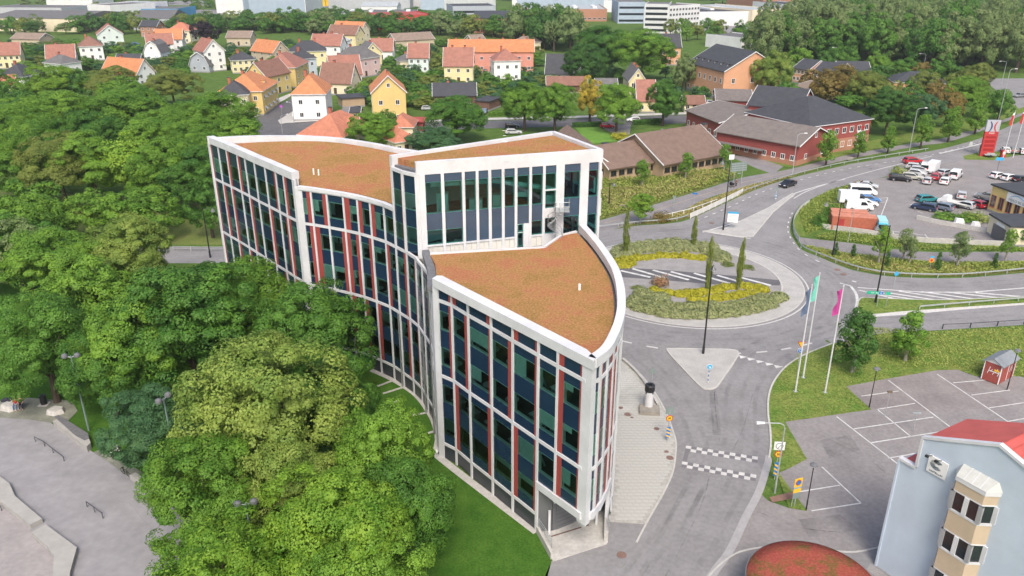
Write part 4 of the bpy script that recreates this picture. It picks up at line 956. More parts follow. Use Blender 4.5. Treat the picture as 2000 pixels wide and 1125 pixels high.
MIDT = [
 ((-54.16,105.92), 13, 6.5, 'yellow', 'tall yellow-green tree west of the far office wing'),
 ((-62.67,102.53), 13, 6.8, 'mid', 'broad green park tree in the second row from the skate park'),
 ((-72.62,109.03), 12, 5.0, 'birch', 'pale drooping birch at the picture edge among park trees'),
 ((-54.57,95.11), 11, 5.2, 'mid', 'rounded green tree behind the broad dark one'),
 ((-82.89,132.42), 10, 5.2, 'green', 'spreading maple at the edge of the park road'),
 ((-73.64,133.70), 9, 4.4, 'mid', 'middle one of three layered maples along the park road'),
 ((-65.18,133.23), 9.5, 5.0, 'mid', 'layered maple closest to the far office wing along the park road'),
 ((-53.44,134.71), 10, 3.0, 'green', 'slim tree by the black lamp next to the far wing'),
 ((-99.03,158.37), 14, 7.0, 'mid', 'tall tree at the picture edge in the back park row'),
 ((-90.09,155.00), 14, 6.5, 'olive', 'olive green tree in the back park row'),
 ((-84.29,156.43), 14, 6.5, 'green', 'dark green tree in the back park row'),
 ((-76.21,156.43), 14, 5.5, 'lime', 'bright lime tree in the middle of the back park row'),
 ((-68.29,153.59), 14, 6.5, 'green', 'dark round tree in the back park row'),
 ((-60.75,150.48), 13, 6.0, 'green', 'dark tree of the back park row closest to the office'),
 ((-118.26,190.14), 15, 7.5, 'mid', 'wide tree at the picture edge below the yellow house'),
 ((-113.31,201.34), 15, 8.0, 'mid', 'wide bright tree below the white houses'),
 ((-100.99,207.83), 15, 8.5, 'green', 'very wide dark tree below the orange roofed house'),
 ((-77.99,180.05), 15, 7.5, 'mid', 'tree below the grey gambrel house'),
 ((-75.41,202.93), 15, 8.0, 'green', 'large round dark tree beside the street junction'),
 ((-151.10,268.97), 13, 7.0, 'lime', 'bright maple beside the dark roofed house'),
 ((-133.84,272.96), 12, 7.0, 'olive', 'olive crowned tree below the orange roof'),
 ((-111.73,266.64), 12, 7.0, 'olive', 'dusty green tree in front of the white gable house'),
 ((-111.20,238.81), 12, 6.0, 'green', 'tree between the orange roof and the park'),
 ((-97.74,182.44), 14, 6.5, 'green', 'shaded green tree in the middle of the park wood'),
 ((-105.93,176.26), 14, 6.0, 'mid', 'sunlit tree in the middle of the park wood'),
 ((-69.79,175.62), 13, 6.0, 'mid', 'tree behind the far corner of the office'),
 ((-68.86,197.62), 10, 5.0, 'mid', 'small tree at the corner of the street junction'),
 ((-14.77,212.09), 12.5, 8.2, 'green', 'dark round tree behind the office tower roof'),
 ((-35.53,202.43), 10, 6.4, 'green', 'dense green tree between the orange metal roofs'),
 ((-33.69,215.61), 8, 3.5, 'green', 'smaller tree beside the yellow gable house'),
 ((-19.00,196.84), 7, 6.5, 'blue', 'grey-green bush tree just behind the tower parapet'),
 ((3.57,227.07), 14, 6.0, 'mid', 'street tree in front of the white hip roofed house'),
 ((11.95,223.29), 14, 6.2, 'mid', 'street tree in front of the low red roof'),
 ((23.36,240.04), 13, 4.2, 'autumn', 'street tree turning yellow near the red parked car'),
 ((29.56,225.73), 13.5, 6.0, 'mid', 'street tree above the white car on the street'),
 ((44.14,233.95), 13, 5.6, 'green', 'dark dense street tree beside the grey roofed cream house'),
 ((38.51,339.86), 20, 13.0, 'green', 'huge old dark green tree rising over the house gardens'),
 ((50.82,320.97), 20, 12.5, 'mid', 'huge old tree with brighter leaves beside the brick house'),
 ((27.44,306.27), 16, 8.0, 'dark', 'dark garden tree under the huge old trees'),
 ((62.48,295.79), 13, 4.6, 'birch', 'pale birch beside the peach coloured block'),
 ((63.83,274.99), 5, 4.0, 'blue', 'grey-green bush below the birch'),
 ((88.01,276.85), 17, 6.8, 'yellow', 'tall yellow-tinged tree behind the red nursery'),
 ((86.57,252.46), 10, 4.6, 'green', 'smaller green tree beside the yellow-tinged one'),
 ((109.28,271.58), 13, 6.5, 'rust', 'broad browning tree behind the dark hip roof'),
 ((114.22,260.60), 12, 6.0, 'olive', 'olive tree beside the browning one'),
 ((103.82,220.82), 13, 7.0, 'dark', 'dark broad tree beyond the red office'),
 ((115.45,224.75), 11, 5.0, 'blue', 'blue-green tree in the roadside clump'),
 ((125.47,231.02), 11, 4.5, 'rust', 'orange-brown tree in the roadside clump'),
 ((138.93,274.26), 11, 5.0, 'olive', 'olive tree in front of the low dark roof'),
 ((140.03,249.25), 12, 6.0, 'mid', 'green tree near the roadside lamp'),
 ((161.07,282.29), 12, 6.0, 'olive', 'tree at the bend of the far road'),
 ((145.13,239.09), 9, 4.0, 'green', 'round tree beside the far parked car'),
]
for k, (p, h, r, tone, lab) in enumerate(MIDT):
    if tone == 'green' and p[0] < -30 and k % 2 == 0: tone = 'mid'
    tree('park_tree' if p[1] < 240 and p[0] < -30 else 'garden_tree', lab, p, h, r*(1.22 if p[0] < -40 and p[1] > 130 else 1.0), 'big' if r > 5.5 else 'mid', tone, 'trees of the park and gardens', .10)
# young roadside trees along the path
for k, (b_, h, lab) in enumerate((((74.72,186.20), 8.2, 'first young tree along the path, beside the red brick office'), ((85.90,194.94), 6.6, 'second young tree along the path past the red office corner'),
     ((95.19,199.32), 6.6, 'third young tree along the path before the tall lamp'), ((106.20,205.04), 8.5, 'fourth young tree along the path past the tall lamp'),
     ((117.07,212.32), 9.5, 'fifth young tree along the path below the browning trees'), ((129.82,222.79), 9.5, 'sixth young tree along the path before the price sign'), ((147.83,242.77), 9.0, 'seventh young tree along the path behind the price sign'))):
    tree('young_tree', lab, b_, h, h*.36, 'young', 'mid', 'young trees along the path', .2)
for k, (b_, h, r, tone, lab) in enumerate((((28.13,167.79), 6, 2.0, 'mid', 'sapling on the weedy bank below the brown roof'), ((38.76,173.70), 6, 2.2, 'mid', 'sapling in front of the clipped hedge'), ((48.90,179.99), 6.5, 2.0, 'mid', 'sapling by the blue direction sign'),
     ((24.07,142.65), 6, 2.8, 'lime', 'upright light green shrub beside the footpath'), ((59.81,121.34), 6.5, 1.9, 'lime', 'yellow-green sapling in the strip below the car lot'), ((64.48,122.98), 5.5, 1.7, 'birch', 'thin sapling with support frame in the strip'),
     ((72.01,120.19), 6, 1.9, 'birch', 'wispy sapling in the strip below the garage'), ((81.13,122.50), 5.5, 1.6, 'mid', 'sapling in the strip by the white garage'), ((64.82,121.34), 4.5, 1.1, 'birch', 'bare looking sapling next to the framed one'), ((88.47,130.98), 3.5, 2.4, 'green', 'dark bush beside the white garage'))):
    tree('sapling', lab, b_, h, r, 'young', tone, 'saplings by the road', .3, 'pale')
for b_, h, r, tone, lab in (((41.26,85.05), 8.3, 3.1, 'dark', 'dark green hornbeam beside the white flagpoles'), ((48.97,87.94), 6.6, 2.7, 'mid', 'lighter green hornbeam on the slope above the car park')):
    tree('hornbeam', lab, b_, h, r, 'sprawl', tone, None, .16, 'pale')
for b_, h, lab in (((18.95,124.90), 7.6, 'columnar oak on the roundabout closest to the office'), ((31.20,128.90), 5.6, 'columnar oak at the far hedge of the roundabout'), ((33.94,110.05), 8.2, 'columnar oak with bare lower stem in the near roundabout bed'), ((29.15,109.66), 8.2, 'columnar oak hidden behind the roundabout lamp')):
    tree('columnar_oak', lab, b_, h*.95, .6, 'column', 'olive', 'columnar oaks on the roundabout', .08, 'pale', z=.2)
for b_, h, lab in (((54.02,124.90), 2.5, 'small spruce at the foot of the black lamp'), ((56.65,124.17), 2.4, 'small spruce beside the thin grey post'), ((60.55,119.96), 2.6, 'small spruce below the leaning lamp'), ((67.89,118.39), 3.2, 'small spruce beside the orange road sign'), ((77.73,119.73), 2.6, 'small spruce near the strip end')):
    tree('spruce', lab, b_, h, .8, 'cone', 'dark', 'small spruces in the strip', .05)
def bush(label, p, h, r, tone, group=None, name='shrub', z=0.0, cat='shrub'):
    t = thing(name, label, cat, (p[0],p[1],z), rng.uniform(0,6.28), group)
    c = link('foliage', CROWNS['bush'][rng.randrange(4)], t, (0,0,h*.28)); c.scale = (r,r,h*.85); own_mat(c, LEAF[tone]); return t
bush('pink-tipped round shrub by the hatched passage on the roundabout', (22.65,112.44), 1.9, 1.6, 'pink', z=.2)
bush('reddish smoke bush beside the footpath', (28.28,144.20), 2.2, 1.9, 'rust')
bush('small yellow-flowering bush beside the brown roofed house', (30.23,217.44), 2.0, 3.0, 'spirea')
for p, h, lab in (((34.96,120.65), .5, 'low green tuft on the roundabout gravel'), ((38.08,119.28), .5, 'low tuft of plants near the roundabout kerb'), ((19.05,110.84), .5, 'low juniper on the gravel closest to the office')): bush(lab, p, h, 1.2, 'olive', z=.2, name='low_plant', cat='plant')
for c in POT_SHRUB.children: pass
sc_ = link('foliage', CROWNS['bush'][0], POT_SHRUB, (0,0,.6)); sc_.scale = (.42,.42,.5); own_mat(sc_, LEAF['green'])
# planted beds of the roundabout
def bed(name, label, rings, tone, h, cat='shrub bed'):
    t = thing(name, label, cat, (0,0,.2)); pos, nor = [], []
    for x, y, r in rings:
        m = int(430*r*r**.3); q = unit(m); q[:,2] = np.abs(q[:,2]); jit = (.72+.28*nrng.random((m,1)))
        pos.append(np.array([x,y,0])+q*np.array([r,r,h*rng.uniform(.7,1.15)])*jit); nor.append(q+np.array([0,0,.4])+nrng.normal(size=q.shape)*.4)
    p = np.concatenate(pos); n = np.concatenate(nor)
    link('foliage', leaf_data('foliage', p, n, .15, LEAF[tone]), t); return t
def along(pts, r, step): return [(x+rng.uniform(-.2,.2), y+rng.uniform(-.2,.2), r*rng.uniform(.85,1.15)) for x, y in resample(smooth_line(pts), step)]
bed('shrub_bed', 'grey-green potentilla hedge curving along the far roundabout edge', along([(17.27,125.88), (20.27,128.90), (25.82,130.45), (31.06,129.93), (35.76,127.37)], 1.3, 1.6)+along([(17.46,123.93), (22.68,127.37), (29.76,127.88), (34.53,125.88)], 1.2, 1.5), 'potentilla', 1.25)
bed('shrub_bed', 'flowering white-green bushes at the end of the far roundabout hedge', along([(33.99,125.38), (35.21,124.41), (34.52,122.98)], 1.5, 1.0), 'potentilla', 1.3)
bed('shrub_bed', 'yellow spirea band in front of the far roundabout hedge', along([(17.18,121.57), (20.31,122.98), (24.83,124.65), (29.01,124.17), (32.09,123.45)], 1.1, 1.35)+along([(17.59,120.19), (19.62,121.11)], 1.3, .9), 'spirea', .95)
bed('shrub_bed', 'broad grey-green potentilla bank on the near roundabout edge', along([(17.15,104.97), (19.60,102.66), (23.68,101.28), (27.99,101.28), (32.61,102.48), (37.02,105.15), (40.15,108.50)], 1.45, 1.7)+along([(17.93,106.25), (22.02,104.07), (28.47,103.36), (33.13,104.43), (37.57,106.99)], 1.35, 1.6)+along([(18.95,108.12), (21.79,106.99)], 1.3, 1.0), 'potentilla', 1.2)
bed('shrub_bed', 'yellow spirea arc inside the near roundabout bank', along([(21.10,109.66), (25.09,108.50), (29.92,109.66), (34.27,111.64), (37.16,110.84), (38.25,109.27)], 1.05, 1.3)+along([(26.22,106.62), (29.97,106.62), (34.11,108.12), (37.37,108.88)], 1.0, 1.3), 'spirea', .9)
# rough grass and weeds on the banks
def tufts(name, poly, n, h, tone, w=.10):
    xs = [p[0] for p in poly]; ys = [p[1] for p in poly]; pos = []
    while len(pos) < n:
        p = (rng.uniform(min(xs),max(xs)), rng.uniform(min(ys),max(ys)))
        if inside(p, poly): pos.append((p[0],p[1],h*rng.uniform(.1,.75)))
    pos = np.array(pos); d = nrng.normal(size=(n,3)); d[:,2] = np.abs(d[:,2])*.6+.5
    o = link(name, leaf_data(name, pos, d, w, LEAF[tone])); stuff(o); return o
tufts('weeds', [(19.72,173.70), (33.41,174.57), (40.26,179.99), (51.03,182.81), (51.26,176.79), (41.51,166.98), (27.95,154.85), (18.75,146.74), (16.78,144.83)], 9000, 1.2, 'weed', .22)
tufts('dry_weeds', [(18.75,164.18), (25.35,166.17), (33.65,169.44), (44.99,179.99), (51.27,181.39), (42.62,169.44), (28.17,156.28), (18.97,148.69)], 5000, 1.3, 'straw', .2)
tufts('dry_weeds', [(18.90,139.64), (26.34,144.83), (33.78,150.36), (39.37,157.37), (49.81,166.98), (62.91,176.79), (65.69,178.15), (52.46,166.57), (44.90,158.47), (34.81,147.06), (30.27,143.89), (23.54,142.34)], 4000, .6, 'straw', .16)
tufts('weeds', [(50.76,129.93), (56.31,126.37), (68.25,122.03), (84.90,122.03), (82.85,118.61), (70.64,116.42), (60.74,116.85), (55.64,119.28), (53.71,121.80), (51.80,125.88)], 9000, .7, 'weed', .15)
tufts('dry_weeds', [(52.51,127.88), (55.93,125.38), (62.63,121.11), (74.42,119.73), (73.00,117.07), (61.03,117.51), (53.97,122.50)], 3500, .6, 'straw', .14)
tufts('weeds', [(56.83,152.06), (67.75,164.58), (77.28,171.97), (70.46,160.33), (59.83,141.74), (53.05,135.89)], 6000, .8, 'weed', .17)
tufts('weeds', [(54.24,135.33), (59.59,137.31), (66.07,135.05), (71.24,130.45), (88.12,128.90), (87.37,127.62), (70.14,128.13), (62.55,130.98), (54.57,133.67)], 4000, .8, 'weed', .15)
tufts('weeds', [(48.72,97.64), (55.96,96.06), (70.49,97.97), (62.23,84.17), (55.96,84.54), (54.59,86.08), (48.95,86.08), (46.32,88.76)], 9000, .35, 'weed', .11)
tufts('tall_grass', [(36.49,90.14), (41.85,92.29), (46.44,93.77), (46.32,88.76), (48.83,85.82), (44.10,83.54), (39.24,82.07), (39.64,77.14), (30.17,74.48), (30.10,78.80), (31.85,83.54)], 8000, .22, 'weed', .08)
# hedges
def hedge(label, pts, w, h, tone='green'):
    t = thing('hedge', label, 'hedge', (0,0,0)); q = resample(smooth_line(pts,3), .35); pos, nor = [], []
    for x, y in q:
        m = int(60*(h+w)); d = np.stack([nrng.uniform(-1,1,m), nrng.uniform(-1,1,m), nrng.uniform(0,1,m)],1)
        s = nrng.integers(0,3,m); d[s==0,0] = np.sign(d[s==0,0]); d[s==1,1] = np.sign(d[s==1,1]); d[s==2,2] = 1
        pos.append(np.array([x,y,0])+d*np.array([w/2,w/2,h])*(.9+.15*nrng.random((m,1)))); nor.append(d*np.array([1,1,1])+nrng.normal(size=d.shape)*.5)
    link('foliage', leaf_data('foliage', np.concatenate(pos), np.concatenate(nor), .16, LEAF[tone]), t); return t
hedge('clipped green hedge along the brown roofed brick building', [(36.02,182.81), (41.41,185.71), (49.41,191.26), (51.41,192.82)], 1.8, 2.0, 'mid')
hedge('low hedge beside the red parked car', [(18.26,232.76), (27.10,234.25)], 1.4, 1.2, 'dark')
hedge('hedge beside the driveway behind the tower roof', [(36.35,235.76), (44.32,238.05)], 1.6, 1.4, 'dark')
hedge('long clipped hedge beside the peach coloured block', [(74.64,291.16), (79.68,280.32)], 2.0, 2.0, 'green')
hedge('park hedge beyond the west road', [(-65.15,148.04), (-61.15,146.10), (-59.10,146.42)], 2.0, 1.6, 'green')
hedge('garden hedge in front of the carport', [(-6.40,250.19), (-0.81,251.89)], 1.5, 1.2, 'mid')
hedge('long garden hedge between the house plots', [(0.63,334.71), (12.61,334.71)], 2.0, 1.8, 'green')
for k, (p, lab) in enumerate((((123.00,351.11), 'first round tree before the wood, above the row houses'), ((128.23,332.28), 'second round tree before the wood, by the grey lamp'), ((135.77,334.06), 'third round tree before the wood'), ((145.35,326.33), 'tall round tree in the middle of the row before the wood'), ((148.28,307.70), 'round tree left of the lamp before the wood'), ((158.10,301.34), 'round tree past the lamp before the wood'), ((163.10,288.95), 'last round tree of the row before the wood'))):
    tree('garden_tree', lab.replace('left of','next to'), p, 10+k%3, 5.2, 'mid', ['mid','green','green'][k%3], 'round trees before the wood', .06)
bush('loose green shrub at the edge of the tight row of lot cars', (88.11,176.34), 3.0, 2.4, 'weed', name='lot_shrub')
bush('low green bed on the lot ramp beside the dark estate', (83.25,145.46), 1.6, 2.6, 'mid', name='lot_shrub'); bush('low green bed by the workshop corner', (88.78,144.83), 1.8, 3.2, 'weed', name='lot_shrub'); bush('low green bed in the middle of the lot ramp', (85.86,144.83), 1.6, 2.8, 'mid', name='lot_shrub')
bush('dark bush at the container corner', (57.89,141.13), 2.6, 2.2, 'green', name='verge_bush'); bush('dark bush on the verge beside the black lamp', (61.19,146.74), 3.2, 1.6, 'green', name='verge_bush')

# ------------------------------------------------------------------ houses
FOOT = []
WM = {n: wallm(n, c) for n, c in dict(yellow=(0.66,0.50,0.20), paleyellow=(0.72,0.63,0.36), white=(0.76,0.77,0.77), mint=(0.62,0.70,0.68), cream=(0.72,0.64,0.47), beige=(0.50,0.42,0.31), peach=(0.62,0.33,0.20),
      pink=(0.62,0.27,0.21), palepink=(0.62,0.45,0.44), grey=(0.36,0.40,0.45), paleblue=(0.50,0.57,0.64), brick=(0.40,0.20,0.13), tanbrick=(0.42,0.31,0.20), brownbrick=(0.16,0.09,0.065), red=(0.30,0.075,0.065), blue=(0.50,0.58,0.675), lightgrey=(0.58,0.60,0.62)).items()}
RM = {n: roof_mat('roof_'+n, c) for n, c in dict(taupe=(0.19,0.165,0.15), orange=(0.55,0.22,0.095), brick=(0.34,0.15,0.11), redbrown=(0.245,0.125,0.09), brown=(0.20,0.135,0.105), tan=(0.27,0.205,0.16), dark=(0.055,0.058,0.068), grey=(0.15,0.145,0.145), coral=(0.50,0.19,0.115), red=(0.42,0.07,0.06), pale=(0.42,0.46,0.48)).items()}
M['frame'] = M['white_metal']
M['brickchim'] = wallm('chimney', (0.40,0.13,0.08))
M['plinth'] = wallm('plinth', (0.28,0.28,0.28))
WMESH = {}
def add_window(parent, x, y, z, w, h, face, frame='white_metal'):
    """casement with frame, glazing bars and pane; face 0 front, 1 right side, 2 left side, 3 rear"""
    key = (round(w,2), round(h,2), frame)
    if key not in WMESH:
        f = MB(); t = .10
        f.box(-w/2,-.07,0,-w/2+t,.02,h); f.box(w/2-t,-.07,0,w/2,.02,h); f.box(-w/2+t,-.07,0,w/2-t,.02,t); f.box(-w/2+t,-.07,h-t,w/2-t,.02,h)
        f.box(-t*.35,-.06,t,t*.35,.02,h-t)
        f.box(-w/2-.06,-.11,-.06,w/2+.06,.02,0)
        g = MB().box(-w/2+t,-.035,t,w/2-t,.02,h-t)
        me = []
        for b, m in ((f, M[frame]), (g, M['window_dark'])):
            d = bpy.data.meshes.new('window'); d.from_pydata(b.v, [], b.f); d.materials.append(m); me.append(d)
        WMESH[key] = me
    a, b = WMESH[key]
    o = link('window', a, parent, (x,y,z), (0, R(90), R(-90), R(180))[face]); link('pane', b, o)
    return o
def roof_sheet(prof, l0, l1, axis, t=.22):
    """roof skin of thickness t: profile (s,z) swept between l0 and l1"""
    n = len(prof); pts = prof + [(s, z-t) for s, z in prof[::-1]]; mb = MB(); k = len(pts)
    f = (lambda s, l, z: (l, s, z)) if axis == 'x' else (lambda s, l, z: (s, l, z))
    mb.add([f(s,l0,z) for s, z in pts]+[f(s,l1,z) for s, z in pts], [tuple(range(k)), tuple(range(k,2*k))[::-1]]+[(i,(i+1)%k,(i+1)%k+k,i+k) for i in range(k)])
    return mb
def house(label, a, b, ez, d, kind, rh, wall, roof, cols=3, rows=2, side=2, chim=1, name='house', group='houses of the residential quarter', ww=1.2, wh=1.4, door=True, plinth=.5, dormer=0, oh=.45, first=1.1, awn=False, cat='house', frame='white_metal', base=None):
    """a-b: front eave corners in plan, ez eave height, d depth; kind gable_p / gable_n / hip / gambrel / flat"""
    w = dist(a,b); rz = ang(a,b)
    t = thing(name, label, cat, (a[0],a[1],0), rz, group); FOOT.append((a, rz, w, d))
    wm, rm = WM[wall], RM[roof]
    wb = MB()
    if kind == 'gable_p': sec = [(0,0),(d,0),(d,ez),(d/2,ez+rh),(0,ez)]; wb.add([(0,s,z) for s,z in sec]+[(w,s,z) for s,z in sec], [(0,4,3,2,1),(5,6,7,8,9)]+[(i,(i+1)%5,(i+1)%5+5,i+5) for i in range(5)])
    elif kind == 'gable_n': sec = [(0,0),(w,0),(w,ez),(w/2,ez+rh),(0,ez)]; wb.add([(s,0,z) for s,z in sec]+[(s,d,z) for s,z in sec], [(0,1,2,3,4),(9,8,7,6,5)]+[((i+1)%5,i,i+5,(i+1)%5+5) for i in range(5)])
    elif kind == 'gambrel': sec = [(0,0),(w,0),(w,ez),(w*.82,ez+rh*.66),(w/2,ez+rh),(w*.18,ez+rh*.66),(0,ez)]; k = 7; wb.add([(s,0,z) for s,z in sec]+[(s,d,z) for s,z in sec], [tuple(range(k)), tuple(range(k,2*k))[::-1]]+[((i+1)%k,i,i+k,(i+1)%k+k) for i in range(k)])
    else: wb.box(0,0,0,w,d,ez)
    wb.build('wall', wm, t)
    if plinth: MB().box(-.05,-.05,0,w+.05,d+.05,plinth).build('plinth', WM[base] if base else M['plinth'], t)
    o = oh
    if kind == 'gable_p':
        s = rh/(d/2); r = roof_sheet([(-o,ez-o*s+.25),(d/2,ez+rh+.25),(d+o,ez-o*s+.25)], -o, w+o, 'x').build('roof', rm, t)
        for x in (-o-.03, w+o+.03): roof_sheet([(-o,ez-o*s+.28),(d/2,ez+rh+.28),(d+o,ez-o*s+.28)], x-.05, x+.05, 'x', .26).build('bargeboard', M['white_metal'], r)
    elif kind == 'gable_n':
        s = rh/(w/2); r = roof_sheet([(-o,ez-o*s+.25),(w/2,ez+rh+.25),(w+o,ez-o*s+.25)], -o, d+o, 'y').build('roof', rm, t)
        roof_sheet([(-o,ez-o*s+.28),(w/2,ez+rh+.28),(w+o,ez-o*s+.28)], -o-.08, -o+.02, 'y', .3).build('bargeboard', M['white_metal'], r)
    elif kind == 'gambrel':
        prof = [(-.3,ez-.2),(w*.17,ez+rh*.66+.2),(w/2,ez+rh+.25),(w*.83,ez+rh*.66+.2),(w+.3,ez-.2)]
        r = roof_sheet(prof, -o, d+o, 'y').build('roof', rm, t); roof_sheet([(x,z+.03) for x,z in prof], -o-.08, -o+.02, 'y', .3).build('bargeboard', M['white_metal'], r)
    elif kind == 'hip':
        i = min(w,d)/2; rb = MB(); e = ez-.05
        vs = [(-o,-o,e),(w+o,-o,e),(w+o,d+o,e),(-o,d+o,e)]
        if w >= d: vs += [(i*.9,d/2,ez+rh),(w-i*.9,d/2,ez+rh)]; fs = [(0,1,5,4),(1,2,5),(2,3,4,5),(3,0,4),(3,2,1,0)]
        else: vs += [(w/2,i*.9,ez+rh),(w/2,d-i*.9,ez+rh)]; fs = [(0,1,4),(1,2,5,4),(2,3,5),(3,0,4,5),(3,2,1,0)]
        r = rb.add(vs, fs).build('roof', rm, t)
        MB().box(-o-.02,-o-.02,ez-.2,w+o+.02,d+o+.02,ez-.045).build('eaves', M['white_metal'], r)
    else:
        r = MB().box(-o,-o,ez,w+o,d+o,ez+.3).build('roof', rm, t)
    zr = ez + (rh if kind != 'flat' else .3)
    cpos = {1: [.35], 2: [.28,.72], 4: [.08,.36,.64,.92], 0: []}[chim]
    for c in cpos:
        cx, cy = (w*c, d*.55) if kind in ('gable_p','hip','flat') else (w*.52, d*c)
        m = MB().box(cx-.4,cy-.4,zr-1.2,cx+.4,cy+.4,zr+.85); m.build('chimney', M['brickchim'], r)
        MB().box(cx-.46,cy-.46,zr+.855,cx+.46,cy+.46,zr+.97).build('chimney_cap', M['dark_metal'], r)
    fh = (ez-.4)/max(1,rows)
    for j in range(rows):
        z = first + j*fh
        for k in range(cols):
            x = w*(k+.5)/cols
            if door and j == 0 and k == cols//2 and cols > 2:
                dr = MB().box(x-.55,-.06,plinth,x+.55,.02,plinth+2.1).build('door', M['bark'], t); MB().box(x-.7,-.05,plinth+2.105,x+.7,.02,plinth+2.2).build('door_frame', M['white_metal'], dr); continue
            add_window(t, x, 0, z, ww, min(wh,fh-.7), 0, frame)
            if awn and z+wh < ez: MB().add([(x-.7,-.08,z+wh),(x+.7,-.08,z+wh),(x+.7,-.75,z+wh-.75),(x-.7,-.75,z+wh-.75),(x-.7,-.08,z+wh-.06),(x+.7,-.08,z+wh-.06),(x+.7,-.75,z+wh-.81),(x-.7,-.75,z+wh-.81)], [(0,1,2,3),(7,6,5,4),(0,4,5,1),(1,5,6,2),(2,6,7,3),(3,7,4,0)]).build('awning', WM['grey'], t)
        for k in range(side):
            y = d*(k+.5)/side
            add_window(t, w, y, z, ww, min(wh,fh-.7), 1, frame); add_window(t, 0, y, z, ww, min(wh,fh-.7), 2, frame)
    if kind in ('gable_n','gambrel') and rh > 2.5: add_window(t, w/2, 0, ez+rh*.3, 1.0, 1.2, 0, frame)
    if kind == 'gable_p' and rh > 2.5:
        add_window(t, w, d/2, ez+rh*.25, 1.0, 1.2, 1, frame); add_window(t, 0, d/2, ez+rh*.25, 1.0, 1.2, 2, frame)
    for k in range(dormer):
        x = w*(k+.5)/dormer; zd = ez+rh*.12; dm = MB().box(x-.55,d*.1,zd,x+.55,d*.33,zd+1.35).build('dormer', RM['dark'] if roof == 'dark' else wm, t)
        MB().box(x-.7,d*.1-.2,zd+1.36,x+.7,d*.36,zd+1.5).build('dormer_roof', rm, dm); MB().box(x-.38,d*.1-.04,zd+.25,x+.38,d*.1-.01,zd+1.2).build('dormer_window', M['white_metal'], dm)
    return t
house('yellow house with brick red gable roof at the picture edge', (-226.05,356.68), (-215.34,360.45), 6, 9, 'gable_p', 4.5, 'paleyellow', 'brick', cols=5)
house('low beige house with brown gable roof among the far left trees', (-270.42,448.45), (-253.98,445.70), 4, 11, 'gable_p', 2.6, 'beige', 'tan', rows=1,chim=0)
house('white house with faded red roof between yellow house and white villa', (-200.37,354.27), (-190.09,357.90), 5, 9, 'gable_p', 5, 'white', 'brick')
house('square white villa with low red-brown hip roof and balcony', (-200.84,383.64), (-192.01,388.05), 6.8, 13, 'hip', 4, 'white', 'redbrown', chim=1)
house('tall mint-white house with red roof, gable towards the white villa', (-221.44,444.25), (-210.39,450.06), 6.5, 14, 'gable_n', 4.5, 'mint', 'brick', cols=2)
house('small white house with grey hip roof beside the bright maple', (-196.49,344.46), (-186.38,339.47), 4.5, 9, 'hip', 3, 'white', 'grey', rows=1)
house('white house with bright orange roof above the olive tree', (-156.37,311.30), (-140.11,304.41), 5, 9, 'gable_p', 5, 'white', 'orange')
house('house with dark grey roof behind the bright orange roof', (-161.91,334.61), (-152.51,334.61), 4.5, 8, 'gable_p', 4, 'beige', 'dark')
house('dark hip roofed house at the picture edge beside the maple', (-191.72,303.99), (-181.43,302.67), 4.5, 11, 'hip', 4, 'white', 'dark', chim=1)
house('low house with faded coral roof at the picture edge', (-185.88,290.69), (-179.40,293.11), 3.5, 8, 'gable_p', 2.5, 'cream', 'coral', rows=1,chim=0)
house('white gambrel house with grey roof and dark awnings', (-171.38,384.10), (-163.76,384.10), 4, 11, 'gambrel', 5, 'white', 'grey', cols=2,rows=1,awn=True,door=False)
house('white house with brick roof behind the white gambrel house', (-180.78,410.14), (-169.73,414.95), 5, 9, 'gable_p', 4.5, 'white', 'brick')
house('white house with vivid orange roof behind the brick roof', (-182.94,424.97), (-170.05,427.59), 6, 10, 'gable_p', 4.5, 'white', 'orange')
house('orange-red hip roofed house close to the purple beech', (-191.52,462.62), (-179.01,462.62), 7, 12, 'hip', 4, 'cream', 'coral')
house('blue-grey gambrel house with weathered roof', (-136.88,348.08), (-128.04,346.42), 3, 14, 'gambrel', 5.2, 'grey', 'grey', cols=2,rows=1,door=False)
house('tall white gabled house with red roof behind the blue-grey gambrel', (-129.80,347.62), (-123.08,353.34), 8.5, 12, 'gable_n', 4.5, 'white', 'brick', cols=2,rows=3,door=False)
house('cream house with dark hip roof beside the tall white gable', (-117.09,343.07), (-108.51,346.53), 5.5, 10, 'hip', 3, 'paleyellow', 'dark', cols=4)
house('beige chalet with brown roof above the cream house', (-154.32,448.77), (-141.60,448.77), 4.5, 11, 'gable_p', 3, 'beige', 'tan', rows=1,chim=0)
house('cream house with black hip roof beside the large round tree', (-87.95,242.82), (-79.92,244.70), 7.5, 10, 'hip', 3.5, 'cream', 'dark', cols=3,rows=2)
house('yellow house with orange hip roof and awnings on the junction', (-77.41,250.49), (-77.84,269.51), 7.5, 13, 'hip', 4.5, 'yellow', 'orange', cols=4,rows=2,awn=True,door=False,dormer=1,side=3)
house('yellow house with brown gable roof behind the awning house', (-85.83,284.86), (-80.93,297.82), 7, 9, 'gable_p', 4.5, 'yellow', 'redbrown', cols=3)
house('bright yellow house with red hip roof in the middle of the side street', (-80.86,305.16), (-80.18,323.31), 7.5, 13, 'hip', 4.5, 'yellow', 'brick', cols=3,rows=3,door=False)
house('beige house with orange roof behind the brown gable', (-121.85,385.46), (-108.73,375.17), 5, 9, 'gable_p', 4.5, 'beige', 'orange')
house('long cream house with dark hip roof and two chimneys', (-97.00,361.16), (-82.17,365.11), 7, 12, 'hip', 4, 'paleyellow', 'dark', cols=4,chim=2)
house('light grey house with dark pyramid roof and balcony', (-86.24,329.83), (-79.58,334.88), 7.5, 9, 'hip', 3.5, 'paleblue', 'dark', cols=2,door=False)
